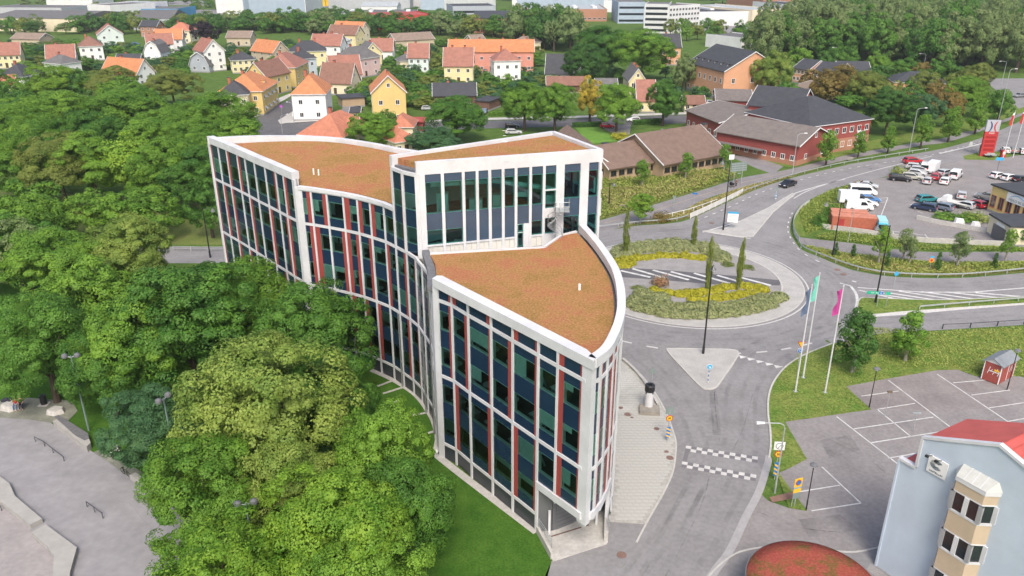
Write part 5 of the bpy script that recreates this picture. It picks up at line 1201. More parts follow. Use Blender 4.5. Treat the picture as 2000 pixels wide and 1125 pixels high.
house('white house with brick roof and red chimney above the pyramid roof', (-94.37,388.35), (-80.24,386.12), 7, 9, 'gable_p', 4.5, 'white', 'brick', cols=3)
house('pale blue-grey house with pale hip roof in the far street', (-84.63,389.50), (-77.31,396.63), 8.5, 9, 'hip', 3, 'paleblue', 'pale', cols=2,door=False)
house('beige house with brown roof in the far street', (-94.74,427.83), (-79.52,422.31), 8.5, 9, 'gable_p', 4, 'paleyellow', 'redbrown')
house('house with orange roof behind the brown one in the far street', (-96.99,451.40), (-80.68,445.27), 8.5, 9, 'gable_p', 4, 'cream', 'orange')
house('white house with brick roof beside the far street', (-66.38,387.93), (-56.28,387.93), 4.5, 9, 'gable_p', 5, 'white', 'brick', rows=1)
house('low tan chalet with brown roof near the far birches', (-59.89,427.47), (-41.05,438.02), 5, 12, 'gable_p', 3, 'beige', 'tan', rows=1,chim=0,cols=4)
house('pink house with grey hip roof on the corner', (-64.27,326.54), (-54.54,340.08), 7.5, 10, 'hip', 4.5, 'palepink', 'grey', cols=3)
house('cream house with grey gable roof behind the pink house', (-65.46,366.23), (-58.55,370.19), 6, 9, 'gable_n', 4, 'paleyellow', 'grey', cols=2)
house('white house with weathered red gable roof beside the pink house', (-65.59,297.16), (-55.48,301.17), 6, 9, 'gable_p', 6, 'white', 'brick', cols=3)
house('house with mossy brown gable roof and small porch pediment', (-68.61,289.98), (-57.21,287.57), 4.5, 9, 'gable_p', 6, 'cream', 'redbrown', cols=3,rows=1)
house('small cream house with low brown hip roof in the gardens', (-47.70,349.60), (-38.26,353.10), 4.5, 8, 'hip', 2.5, 'cream', 'grey', cols=3,rows=1)
house('mint house with brick gable roof behind the small cream house', (-43.57,345.12), (-35.20,345.12), 6.5, 9, 'gable_p', 5, 'mint', 'brick', cols=3)
house('white villa with orange hip roof at the street corner', (-65.91,241.60), (-56.02,242.54), 8, 15, 'hip', 5, 'white', 'orange', cols=2,rows=2,dormer=0,door=False,chim=1,side=3)
house('yellow gable house with orange roof facing the street', (-41.06,236.91), (-31.40,238.77), 9.2, 14, 'gable_n', 4.6, 'yellow', 'orange', cols=2,rows=2,door=False,side=3)
house('brown brick bungalow with dark grey roof beside the carport', (-25.22,260.27), (-11.75,261.27), 4.5, 9, 'gable_p', 3.2, 'brownbrick', 'dark', cols=3,rows=1)
house('black timber carport next to the brown brick bungalow', (-11.70,259.51), (-7.36,257.61), 3, 9, 'flat', 0, 'brownbrick', 'dark', cols=0,rows=0,chim=0,side=0,name="carport")
house('long pink apartment house with orange roof', (-26.74,347.62), (9.06,347.62), 8.5, 12, 'gable_p', 4.2, 'pink', 'orange', cols=9,chim=4)
house('yellow house with brick roof in front of the pink apartments', (-26.15,314.93), (-15.14,314.93), 7, 10, 'gable_p', 6, 'paleyellow', 'brick', cols=3,chim=2)
house('white cube house with red hip roof in front of the pink apartments', (-6.99,320.81), (3.41,322.41), 8, 11, 'hip', 4, 'white', 'brick', cols=3)
house('white house with dark slate roof beside the white cube house', (13.27,320.97), (23.63,319.53), 3.5, 9, 'gable_p', 6.5, 'white', 'dark', cols=3,rows=1,chim=0)
house('low building with maroon roof along the street trees', (12.73,292.83), (26.94,292.83), 3, 7, 'gable_p', 2.4, 'brownbrick', 'redbrown', cols=4,rows=1,chim=0)
house('low house with grey roof between the street trees', (29.53,283.66), (36.69,283.66), 3.5, 7, 'gable_p', 2.5, 'cream', 'grey', rows=1,chim=0)
house('cream house with grey gable roof and two chimneys', (40.63,282.12), (46.49,282.12), 6, 16, 'gable_n', 4, 'paleyellow', 'grey', cols=2,chim=2,door=False)
house('red roofed annex in front of the cream house', (39.75,254.56), (45.25,254.56), 4, 10, 'gable_p', 5.5, 'paleyellow', 'brick', cols=2,rows=1,chim=0)
house('low yellow shed with brown roof beside the street', (54.65,255.03), (60.98,255.03), 2.8, 6, 'gable_p', 2, 'paleyellow', 'redbrown', rows=1,chim=0)
house('grey roofed house with peach gable behind the birch', (66.43,370.09), (75.59,370.09), 8, 12, 'gable_p', 5, 'peach', 'dark', cols=3)
house('small house with low grey roof beside the pink apartments', (1.32,427.40), (14.78,427.40), 4.5, 9, 'hip', 2.5, 'cream', 'tan', rows=1)
house('small white house half hidden under the huge tree', (25.34,344.46), (32.21,344.46), 4.5, 8, 'gable_n', 3.5, 'white', 'grey', cols=2,rows=1)
house('tan house with brown roof behind the pink apartments', (-20.03,432.43), (-13.50,437.65), 4, 9, 'gable_p', 3, 'beige', 'tan', rows=1,chim=0)
house('brick house among the far trees by the sheds', (-223.44,501.35), (-213.61,501.35), 6, 12, 'gable_p', 3, 'brick', 'dark', chim=0)
# peach coloured block with dark roof and a row of dormers
pb = house('large peach block with dark roof and six dormers', (64.31,299.88), (71.59,275.49), 10, 22, 'gable_p', 6.0, 'peach', 'dark', cols=7, rows=2, side=3, chim=0, dormer=6, name='apartment_block', ww=1.3, wh=1.7, plinth=1.5, door=False)
# brown roofed brick bungalow complex
bb = house('long brick bungalow with broad brown tiled roof', (34.13,175.52), (50.37,185.94), 3.4, 19, 'gable_p', 4.8, 'tanbrick', 'brown', cols=9, rows=1, side=0, chim=0, wh=1.2, ww=1.6, name='bungalow', door=False, plinth=0, oh=.8, frame='bark')
bb2 = house('lower brick bungalow wing with brown roof beside the weedy bank', (21.63,172.61), (33.27,179.20), 3.2, 13, 'gable_p', 3.4, 'tanbrick', 'brown', cols=6, rows=1, side=0, chim=0, wh=1.2, ww=1.5, name='bungalow', door=False, plinth=0, oh=.8, frame='bark')
bb3 = house('brown roofed brick wing partly behind the tower', (11.38,173.53), (22.35,174.92), 3.2, 24, 'gable_n', 4.0, 'tanbrick', 'brown', cols=3, rows=1, side=0, chim=0, wh=1.2, name='bungalow', door=False, plinth=0, oh=.8, frame='bark')
for o, pts in ((bb, ((14,13,6.4),(24,12,6.8))), (bb2, ((5,9,5.4),))):
    for x, y, z in pts: MB().box(x-.6,y-.6,z-1.5,x+.6,y+.6,z+.9).build('roof_vent', RM['brown'], o); MB().box(x-.7,y-.7,z+.905,x+.7,y+.7,z+1.0).build('vent_cap', M['dark_metal'], o)
MB().tube([(9,11,4.2),(9,11,8.2)], .3, 10).build('flue', M['steel'], bb)
# red nursery / office complex
rn = house('red timber nursery building with brown roof near the footpath', (52.53,202.82), (67.74,186.43), 5, 16, 'gable_p', 3.0, 'red', 'taupe', cols=9, rows=1, side=2, chim=0, name='nursery', plinth=1.3, base='brick', door=False, oh=.7, ww=1.1, wh=1.3)
rn2 = house('red and brick office with dark hip roof and sign', (73.55,196.24), (92.94,206.76), 7.5, 22, 'hip', 5.0, 'red', 'dark', cols=8, rows=2, side=4, chim=0, name='office_house', base='brick', plinth=3.3, door=False, ww=1.4, wh=1.5)
rn3 = house('red timber wing with flat skylight roof', (50.48,231.39), (55.47,213.42), 5, 20, 'gable_p', 2.2, 'red', 'taupe', cols=6, rows=1, side=2, chim=0, name='nursery', plinth=.9, door=False, oh=.6)
rn4 = house('red wing with grey shed roof beneath the dark ridge', (60.88,239.76), (70.74,237.99), 6.5, 16, 'gable_p', 2.0, 'red', 'taupe', cols=6, rows=1, side=2, chim=0, name='nursery', plinth=.9, door=False)
rn5 = house('dark ridged roof wing of the red complex', (65.67,223.40), (77.26,216.37), 8, 18, 'gable_p', 4.0, 'red', 'dark', cols=5, rows=1, side=2, chim=0, name='nursery', plinth=.9, door=False)
def text(body, size, m, parent, loc, rx=90, rz=0, name='lettering', extrude=.01, bold=False):
    c = bpy.data.curves.new(name, 'FONT'); c.body = body; c.size = size; c.extrude = extrude; c.align_x = 'CENTER'; c.align_y = 'CENTER'; c.resolution_u = 3
    if bold: c.offset = size*.02
    tmp = bpy.data.objects.new('tmp', c); me = bpy.data.meshes.new_from_object(tmp); bpy.data.objects.remove(tmp)
    me.materials.clear(); me.materials.append(m)
    o = link(name, me, parent, loc); o.rotation_euler = (R(rx),0,R(rz)); return o
sgn = MB().box(dist((73.55,196.24), (92.94,206.76))-4.6,-.12,2.9,dist((73.55,196.24), (92.94,206.76))-1.8,-.06,4.6).build('poster', M['white_metal'], rn2)
text('vmp', 1.1, mat('sign_red', (0.6,0.02,0.02), .5), rn2, (dist((73.55,196.24), (92.94,206.76))-3.0,-.12,5.6))
MB().prism([(-2,-2.2),(14,-2.2),(14,-.2),(-2,-.2)], 2.5, 2.65).build('bike_shelter_roof', M['steel'], rn)
# row houses and lodges at the upper right
house('orange brick row house with dark roof and balconies, first of the terrace', (109.71,319.12), (113.49,313.26), 5.5, 12, 'gable_p', 3, 'peach', 'dark', cols=4, chim=0, name='row_house')
house('orange brick row house with dark roof, middle of the terrace', (114.65,310.40), (120.59,303.48), 5.5, 12, 'gable_p', 3, 'peach', 'dark', cols=6, chim=0, name='row_house')
house('orange brick row house with dark roof behind the browning tree', (123.83,308.99), (134.86,307.60), 5.5, 12, 'gable_p', 3, 'peach', 'dark', cols=6, chim=0, name='row_house')
house('low dark roofed brick lodge behind the roadside clump', (136.30,289.98), (154.36,286.37), 4.5, 14, 'hip', 3, 'peach', 'dark', cols=8, rows=1, chim=0, name='lodge')
house('beige gabled shed behind the red complex', (98.96,283.84), (100.73,275.94), 4, 12, 'gable_p', 1.5, 'beige', 'tan', cols=2, rows=1, chim=0, name='lodge')
house('brick porch house behind the dark ridged roof', (82.76,292.44), (86.55,286.37), 4.5, 10, 'gable_p', 2.5, 'peach', 'dark', cols=3, rows=1, chim=0, name='lodge')
# coral metal roofed villa just behind the office
house('villa with coral metal hip roof and row of skylights', (-54.85,203.83), (-42.94,200.14), 4, 17, 'hip', 4.6, 'cream', 'coral', cols=4, rows=1, chim=1, name='villa')
v_ = house('coral roofed wing beside the villa with chimney', (-47.61,205.23), (-39.90,206.52), 4.5, 9, 'gable_p', 2.5, 'cream', 'coral', cols=3, rows=1, chim=1, name='villa')
house('coral hip roof behind the dense green tree', (-33.28,212.95), (-26.57,212.95), 4, 10, 'hip', 2.6, 'cream', 'coral', cols=3, rows=1, chim=0, name='villa')
house('coral tiled roof peeking over the tower parapet', (-29.03,196.51), (-23.94,200.04), 3.5, 9, 'hip', 2.6, 'cream', 'coral', cols=3, rows=1, chim=0, name='villa')
house('maroon flat roofed garage beside the coral roof', (-29.22,224.31), (-25.04,224.31), 3, 6, 'flat', 0, 'red', 'red', cols=0, rows=0, side=0, chim=0, name='garage', cat='garage')
house('brick garage with two wooden doors behind the white villa', (-55.47,263.41), (-48.63,266.40), 3, 7, 'flat', 0, 'tanbrick', 'dark', cols=0, rows=0, side=0, chim=0, name='garage', cat='garage')
house('small yellow shed with grey roof in the villa yard', (-48.90,243.16), (-46.26,243.16), 2.4, 4, 'gable_p', 1, 'yellow', 'dark', cols=1, rows=1, side=0, chim=0, name='shed', cat='shed', wh=.8)

# ------------------------------------------------------------------ industrial quarter on the skyline
def block(label, a, b, h, d, wall, roof='grey', bands=0, cols=0, name='warehouse', sky=0, group='industrial buildings on the skyline', rail=True, ridge=0):
    w = dist(a,b); t = thing(name, label, 'building', (a[0],a[1],0), ang(a,b), group); FOOT.append((a, ang(a,b), w, d))
    wm = WM[wall] if isinstance(wall, str) else wall
    MB().box(0,0,0,w,d,h).build('wall', wm, t)
    if ridge: r = MB().add([(-.3,-.3,h),(w+.3,-.3,h),(w+.3,d+.3,h),(-.3,d+.3,h),(-.3,d/2,h+ridge),(w+.3,d/2,h+ridge)], [(0,1,5,4),(2,3,4,5),(1,2,5),(3,0,4),(3,2,1,0)]).build('roof', RM[roof], t)
    else: r = MB().box(.3,.3,h,w-.3,d-.3,h+.12).build('roof', RM[roof], t)
    if rail and not ridge:
        MB().box(0,0,h+.001,w,.3,h+.6).build('parapet', wm, t); MB().box(0,.3,h+.001,.3,d,h+.6).build('parapet', wm, t); MB().box(w-.3,.3,h+.001,w,d,h+.6).build('parapet', wm, t)
    for k in range(sky): x = w*(k+.5)/sky; MB().box(x-1.5,d*.3,h+.12,x+1.5,d*.7,h+1.2+ridge*.8).build('skylight', M['white_metal'], r)
    for j in range(bands):
        z = 1.2 + j*(h-.8)/max(1,bands)
        if cols:
            for k in range(cols): add_window(t, w*(k+.5)/cols, 0, z, min(2.2, w/cols*.7), 1.5, 0); 
            for k in range(max(2,int(cols*d/w))): add_window(t, w, d*(k+.5)/max(2,int(cols*d/w)), z, 2.0, 1.5, 1)
        else: MB().box(.8,-.06,z,w-.8,.02,z+1.5).build('window_band', M['window_dark'], t)
    return t
WM['metalgrey'] = wallm('metalgrey', (0.42,0.44,0.47)); WM['metalblue'] = wallm('metalblue', (0.36,0.44,0.54)); WM['brightred'] = wallm('brightred', (0.48,0.06,0.05)); WM['offwhite'] = wallm('offwhite', (0.68,0.69,0.70)); WM['yellowpaint'] = wallm('yellowpaint', (0.68,0.46,0.03)); WM['cyan'] = wallm('cyan', (0.1,0.5,0.6)); WM['bluepaint'] = wallm('bluepaint', (0.08,0.3,0.55))
block('long low grey shed with cream wall at the picture edge', (-341.20,542.54), (-277.23,533.92), 8, 60, 'cream', 'grey', ridge=3)
block('grey brick shed behind the long low one', (-400.80,640.19), (-339.31,634.21), 8, 40, 'metalgrey', 'grey')
block('shed with rounded grey roof near the brick house', (-248.21,547.61), (-224.18,552.00), 7, 50, 'metalgrey', 'grey', ridge=4)
block('white industrial hall behind the tree belt', (-325.36,674.57), (-297.85,667.78), 9, 40, 'offwhite', 'pale', bands=1,cols=8)
block('low hall with blue front', (-291.41,654.49), (-260.76,654.49), 6, 40, 'bluepaint', 'grey')
block('white hall with green strip far on the skyline', (-406.42,737.20), (-366.23,737.20), 8, 40, 'offwhite', 'pale', sky=3)
block('white works building beside the blue front', (-324.30,643.73), (-300.87,631.14), 10, 40, 'offwhite', 'grey', bands=1,cols=6)
block('huge pale blue-grey hall towering over the trees', (-195.93,628.46), (-159.24,648.59), 24, 70, 'metalblue', 'pale')
block('white hall attached to the huge pale one', (-158.84,648.59), (-160.75,717.29), 22, 60, 'offwhite', 'pale')
block('low grey halls beyond the red fronted store', (-124.46,609.61), (-69.31,614.89), 6, 40, 'metalgrey', 'grey', sky=4)
block('white tunnel hall with turquoise end', (-124.10,692.60), (-94.65,692.60), 6, 25, 'offwhite', 'pale', ridge=3)
block('red fronted store with white base', (-85.25,537.29), (-52.07,550.81), 9, 40, 'brightred', 'red')
block('large pale grey hall at the top of the picture', (-80.51,743.44), (-59.71,743.44), 22, 70, 'metalblue', 'pale')
block('wide white hall at the top of the picture', (-59.25,743.44), (-15.58,801.72), 24, 80, 'offwhite', 'pale')
block('dark open steel hall in front of the white one', (-43.63,619.03), (-12.15,625.03), 10, 40, 'grey', 'dark', bands=2)
block('dark roofed brick works among the trees', (-24.02,524.40), (3.20,524.40), 9, 50, 'brick', 'dark', ridge=3)
block('brick industrial building with white roof', (11.35,618.83), (70.02,618.83), 8, 60, 'brick', 'pale', bands=1,cols=16,sky=4)
block('long white hall above the brick works', (0.00,717.29), (93.92,717.29), 9, 80, 'offwhite', 'pale', sky=6)
block('blue-grey office tower with yellow roof sign', (75.72,600.42), (94.83,600.42), 14, 40, 'metalblue', 'grey', bands=3)
block('white concrete office with dark window bands', (82.76,525.73), (97.34,522.29), 17, 30, 'lightgrey', 'grey', bands=5)
block('white office wing with even window rows', (97.66,522.29), (120.41,539.92), 16, 20, 'offwhite', 'grey', bands=5,cols=10)
block('long grey hall beside the white office', (127.54,574.72), (166.48,583.05), 9, 70, 'offwhite', 'dark', sky=3)
block('cream gabled hall at the end of the grey one', (165.68,578.85), (189.87,591.61), 10, 70, 'cream', 'pale')
block('low white depot with small windows', (118.11,427.59), (135.02,438.39), 6, 25, 'offwhite', 'grey', bands=1,cols=6)
block('dark long works building on the horizon', (346.66,730.14), (418.39,743.44), 10, 60, 'grey', 'dark', bands=2,sky=5)
block('white plant with pipes behind the wood', (208.96,499.44), (220.20,499.44), 16, 30, 'offwhite', 'pale')
block('pale store far behind the tall wood', (195.89,608.93), (216.48,615.06), 12, 40, 'offwhite', 'dark')
block('red-brown hall above the pale store', (196.40,661.59), (226.85,668.80), 12, 60, 'brick', 'dark')
block('distant white works on the horizon beside the huge hall', (-248.19,707.31), (-222.51,707.31), 12, 60, 'offwhite', 'pale')
block('distant grey works on the horizon above the tunnel hall', (-161.32,741.38), (-89.62,741.38), 12, 60, 'metalgrey', 'pale')
block('distant long hall on the horizon over the brick works', (4.33,716.25), (77.89,716.25), 14, 60, 'metalblue', 'pale')
for k in range(14):
    p = lerp((-181.11,801.72), (-151.38,817.71), (k % 7)/6); y = p[1]+ (k//7)*8
    tag(MB().box(-4,-2,0,4,2,6).build('timber_stack', WM['yellowpaint'], None, (p[0],y,0)), 'yellow stacked pallets in the yard behind the tree belt', 'stack', 'yellow stacks in the far yard')
yd = flat('industrial_yard', [(-180.93,743.44), (-64.47,757.22), (-75.35,888.42), (-215.29,888.42)], .01, M['asphalt']); flat('industrial_yard', [(115.65,522.29), (154.78,502.55), (186.97,543.58), (192.09,628.46), (137.69,591.61)], .012, M['asphalt']); flat('industrial_yard', [(-435.32,834.34), (-253.16,801.72), (-279.88,888.42), (-462.88,888.42)], .01, M['asphalt'])
flat('industrial_yard', [(-278.36,681.26), (-219.62,692.87), (-239.45,757.22), (-294.00,743.44)], .012, M['asphalt'])
text('Seco', 4.5, WM['yellowpaint'], None, (*(96.34,595.99),17.5), name='roof_sign')
bpy.data.objects['roof_sign']['label'] = 'yellow rooftop lettering on the blue-grey office tower'; bpy.data.objects['roof_sign']['category'] = 'sign'

# ------------------------------------------------------------------ fill trees: belts, woods and gardens
def blocked(p, m=1.0, front=6.0):
    for a, rz, w, d in FOOT:
        dx, dy = p[0]-a[0], p[1]-a[1]; x = dx*math.cos(rz)+dy*math.sin(rz); y = -dx*math.sin(rz)+dy*math.cos(rz)
        if -m < x < w+m and -m-front < y < d+m: return True
    return False
def fill(poly, n, hr, rr, tones, label, group, name, kind='far', base=.06, m=1.5, mind=3.0):
    xs = [p[0] for p in poly]; ys = [p[1] for p in poly]; done = []; tries = 0
    while len(done) < n and tries < n*40:
        tries += 1; p = (rng.uniform(min(xs),max(xs)), rng.uniform(min(ys),max(ys)))
        if not inside(p, poly) or blocked(p, m) or any(dist(p,q) < mind for q in done): continue
        done.append(p); h = rng.uniform(*hr)
        tree(name, label, p, h, rng.uniform(*rr), kind, rng.choice(tones), group, base)
fill([(110.43,370.04), (135.52,388.54), (163.20,373.61), (191.74,356.41), (216.40,334.71), (287.44,451.10), (265.70,478.36), (177.13,478.36), (129.15,436.13)], 120, (19,27), (7,10), ['birch','birch','birch','green'], 'tall poplar-like tree in the grey-green wood beyond the road', 'tall wood beyond the road', 'wood_tree', 'mid', base=.0, mind=5)
fill([(160.26,543.58), (322.76,508.97), (465.88,743.44), (311.10,730.14), (184.40,628.46)], 45, (12,18), (6,9), ['green','olive','birch'], 'tree in the far wood before the horizon works', 'far wood', 'wood_tree', mind=9)
fill([(-318.84,502.55), (-167.05,522.29), (-183.21,574.72), (-271.75,591.61), (-348.45,551.06)], 55, (7,11), (4,6), ['green','olive','dark','birch'], 'tree in the belt between houses and sheds', 'tree belt before the sheds', 'shelter_tree', mind=6)
fill([(-167.05,522.29), (-74.29,502.55), (38.38,478.36), (43.40,543.58), (-83.41,566.62), (-185.78,583.05)], 150, (8,13), (4.5,7), ['green','birch','dark','olive'], 'tree in the belt behind the house gardens', 'tree belt behind the gardens', 'belt_tree', mind=4.5)
fill([(0.00,426.67), (31.11,417.60), (37.15,502.55), (0.00,508.97)], 30, (15,20), (5,8), ['dark','green','birch'], 'dark tree in the grove behind the gardens', 'grove behind the gardens', 'belt_tree', mind=5)
fill([(92.87,502.55), (120.74,404.65), (139.53,451.10), (131.82,536.30), (103.50,543.58)], 16, (7,11), (3.5,5.5), ['green','mid','olive'], 'tree beside the depot road', 'trees by the depot', 'belt_tree', mind=7)
fill([(-415.47,681.26), (-227.15,717.29), (-268.54,851.63), (-506.18,834.34)], 30, (5,8), (4,6), ['green','olive','birch'], 'tree between the far industrial halls', 'trees among the industrial halls', 'belt_tree', mind=12)
fill([(-149.17,609.49), (0.00,600.42), (0.00,648.59), (-166.19,681.26)], 25, (5,8), (5,8), ['green','birch'], 'tree in front of the distant halls', 'trees among the industrial halls', 'belt_tree', mind=9)
tree('copper_beech', 'dark purple beech between the houses', (-162.92,441.26), 14, 7, 'mid', 'purple', None, .1)
fill([(-223.50,349.94), (-88.78,320.69), (-106.48,388.54), (-150.82,426.67), (-294.31,467.09)], 120, (2.5,5), (2.5,4.5), ['green','mid','olive','blue'], 'green garden tree between the houses west of the side street', 'garden trees', 'garden_tree', base=.05, mind=4)
fill([(-224.38,366.54), (-117.65,334.71), (-145.16,417.60), (-264.79,436.13)], 60, (1.5,3), (1.6,3), ['green','mid','olive','blue'], 'low garden shrub between the western houses', 'garden shrubs', 'garden_shrub', base=.0, mind=3)
fill([(-92.44,334.71), (-25.23,307.73), (13.15,349.94), (16.21,436.13), (-70.04,472.66), (-122.79,451.10)], 120, (2.5,5.5), (2.4,4.4), ['green','mid','olive','blue'], 'rounded garden shrub between the houses around the pink corner house', 'garden shrubs', 'garden_shrub', base=.05, mind=3.5)
fill([(-58.57,262.59), (-22.69,253.62), (0.00,258.93), (24.31,295.72), (12.35,327.56), (-40.36,320.69), (-67.94,307.73)], 90, (2.5,5.5), (2,4), ['green','mid','olive','blue'], 'leafy garden shrub behind the street front houses', 'garden shrubs', 'garden_shrub', base=.05, mind=3)
fill([(33.62,334.71), (71.43,334.71), (69.69,274.17), (56.35,259.84), (24.86,259.84)], 20, (3,6), (2,3.5), ['green','dark','blue'], 'green garden tree around the cream house', 'garden trees', 'garden_tree', mind=4)
fill([(96.02,264.46), (113.42,238.83), (162.34,284.56), (170.17,314.08), (114.76,314.08)], 22, (6,10), (3.5,5), ['green','olive','dark','rust'], 'tree behind the red and brick office', 'trees behind the red office', 'garden_tree', mind=6)
fill([(-124.26,183.77), (-77.18,174.57), (-72.39,183.77), (-84.36,217.44), (-157.87,238.83)], 9, (9,12), (5,6.5), ['green','mid','olive'], 'shaded tree inside the park wood', 'inner park wood', 'park_tree', 'mid', .08, mind=6)
fill([(-157.87,238.83), (-86.30,231.28), (-97.56,274.17), (-185.79,284.56)], 6, (10,12), (5,7), ['green','mid'], 'tree deep in the park wood', 'inner park wood', 'park_tree', 'mid', .08, mind=7)
fill([(-91.72,130.45), (-80.66,133.12), (-69.54,112.04), (-75.83,104.43)], 5, (11,13), (5,6), ['mid','green'], 'tree in the thicket beside the park road', 'inner park wood', 'park_tree', 'mid', .15, mind=5)
for k in range(90):
    p = (rng.uniform(-420,520), rng.uniform(820,1500))
    tree('horizon_tree', 'tree on the distant horizon', p, rng.uniform(10,18), rng.uniform(9,14), 'far', rng.choice(['green','birch','olive']), 'trees on the horizon', .05)

# ------------------------------------------------------------------ vehicles
CP = {n: paint(n, c) for n, c in dict(white=(0.78,0.79,0.80), silver=(0.50,0.52,0.54), black=(0.012,0.013,0.018), navy=(0.02,0.035,0.08), red=(0.50,0.02,0.03), darkred=(0.42,0.012,0.03), teal=(0.03,0.22,0.24), blue=(0.07,0.20,0.45), greyblue=(0.16,0.20,0.26), beige=(0.46,0.45,0.40), grey=(0.22,0.23,0.24), cyan=(0.02,0.33,0.48)).items()}
M['tyre'] = mat('tyre', (0.016,0.016,0.017), .8); M['rim'] = mat('rim', (0.40,0.41,0.42), .35, metal=.7)
M['carglass'] = mat('carglass', (0.012,0.016,0.02), .05, spec=.8); M['tail'] = mat('tail', (0.45,0.01,0.012), .3); M['headlight'] = mat('headlight', (0.75,0.77,0.78), .15)
CARS = {}
SHAPES = {  # side profile (x forward), cabin bounds
 'hatch': dict(L=4.1, W=1.76, H=1.5, prof=[(-2.02,.3),(-2.05,.75),(-1.95,1.0),(-1.6,1.46),(-.9,1.5),(.15,1.46),(.95,1.0),(1.85,.82),(2.03,.6),(2.03,.3)], side=[(-1.72,1.0),(-1.45,1.38),(-.85,1.42),(.12,1.38),(.75,1.0)], ws=((.16,1.44),(.9,1.0)), rw=((-1.62,1.42),(-1.93,1.02))),
 'sedan': dict(L=4.6, W=1.8, H=1.44, prof=[(-2.28,.3),(-2.3,.8),(-2.15,.98),(-1.45,1.02),(-.85,1.41),(-.2,1.44),(.35,1.4),(1.1,.96),(2.1,.8),(2.3,.58),(2.3,.3)], side=[(-1.35,1.0),(-.82,1.34),(-.2,1.37),(.32,1.34),(.92,.98)], ws=((.37,1.385),(1.07,.975)), rw=((-.88,1.39),(-1.42,1.04))),
 'estate': dict(L=4.7, W=1.82, H=1.5, prof=[(-2.33,.3),(-2.35,.8),(-2.25,1.0),(-1.9,1.44),(-1.0,1.5),(.3,1.45),(1.15,.98),(2.15,.82),(2.35,.58),(2.35,.3)], side=[(-2.05,1.0),(-1.8,1.38),(-1.0,1.42),(.27,1.38),(.95,1.0)], ws=((.32,1.43),(1.1,1.0)), rw=((-1.93,1.42),(-2.22,1.03))),
 'van': dict(L=5.2, W=1.95, H=2.1, prof=[(-2.58,.35),(-2.6,1.1),(-2.5,2.0),(-2.3,2.1),(.7,2.1),(1.1,2.0),(1.75,1.2),(2.5,1.0),(2.6,.7),(2.6,.35)], side=[(.1,1.2),(.1,1.85),(.95,1.85),(1.5,1.2)], ws=((1.1,1.98),(1.72,1.24)), rw=((-2.53,1.9),(-2.6,1.25))),
 'minibus': dict(L=5.6, W=1.98, H=2.3, prof=[(-2.78,.35),(-2.8,1.2),(-2.7,2.2),(-2.5,2.3),(1.0,2.3),(1.4,2.15),(1.95,1.3),(2.7,1.05),(2.8,.7),(2.8,.35)], side=[(-2.5,1.25),(-2.45,1.9),(1.2,1.9),(1.7,1.25)], ws=((1.4,2.13),(1.92,1.34)), rw=((-2.72,2.0),(-2.8,1.35))),
}
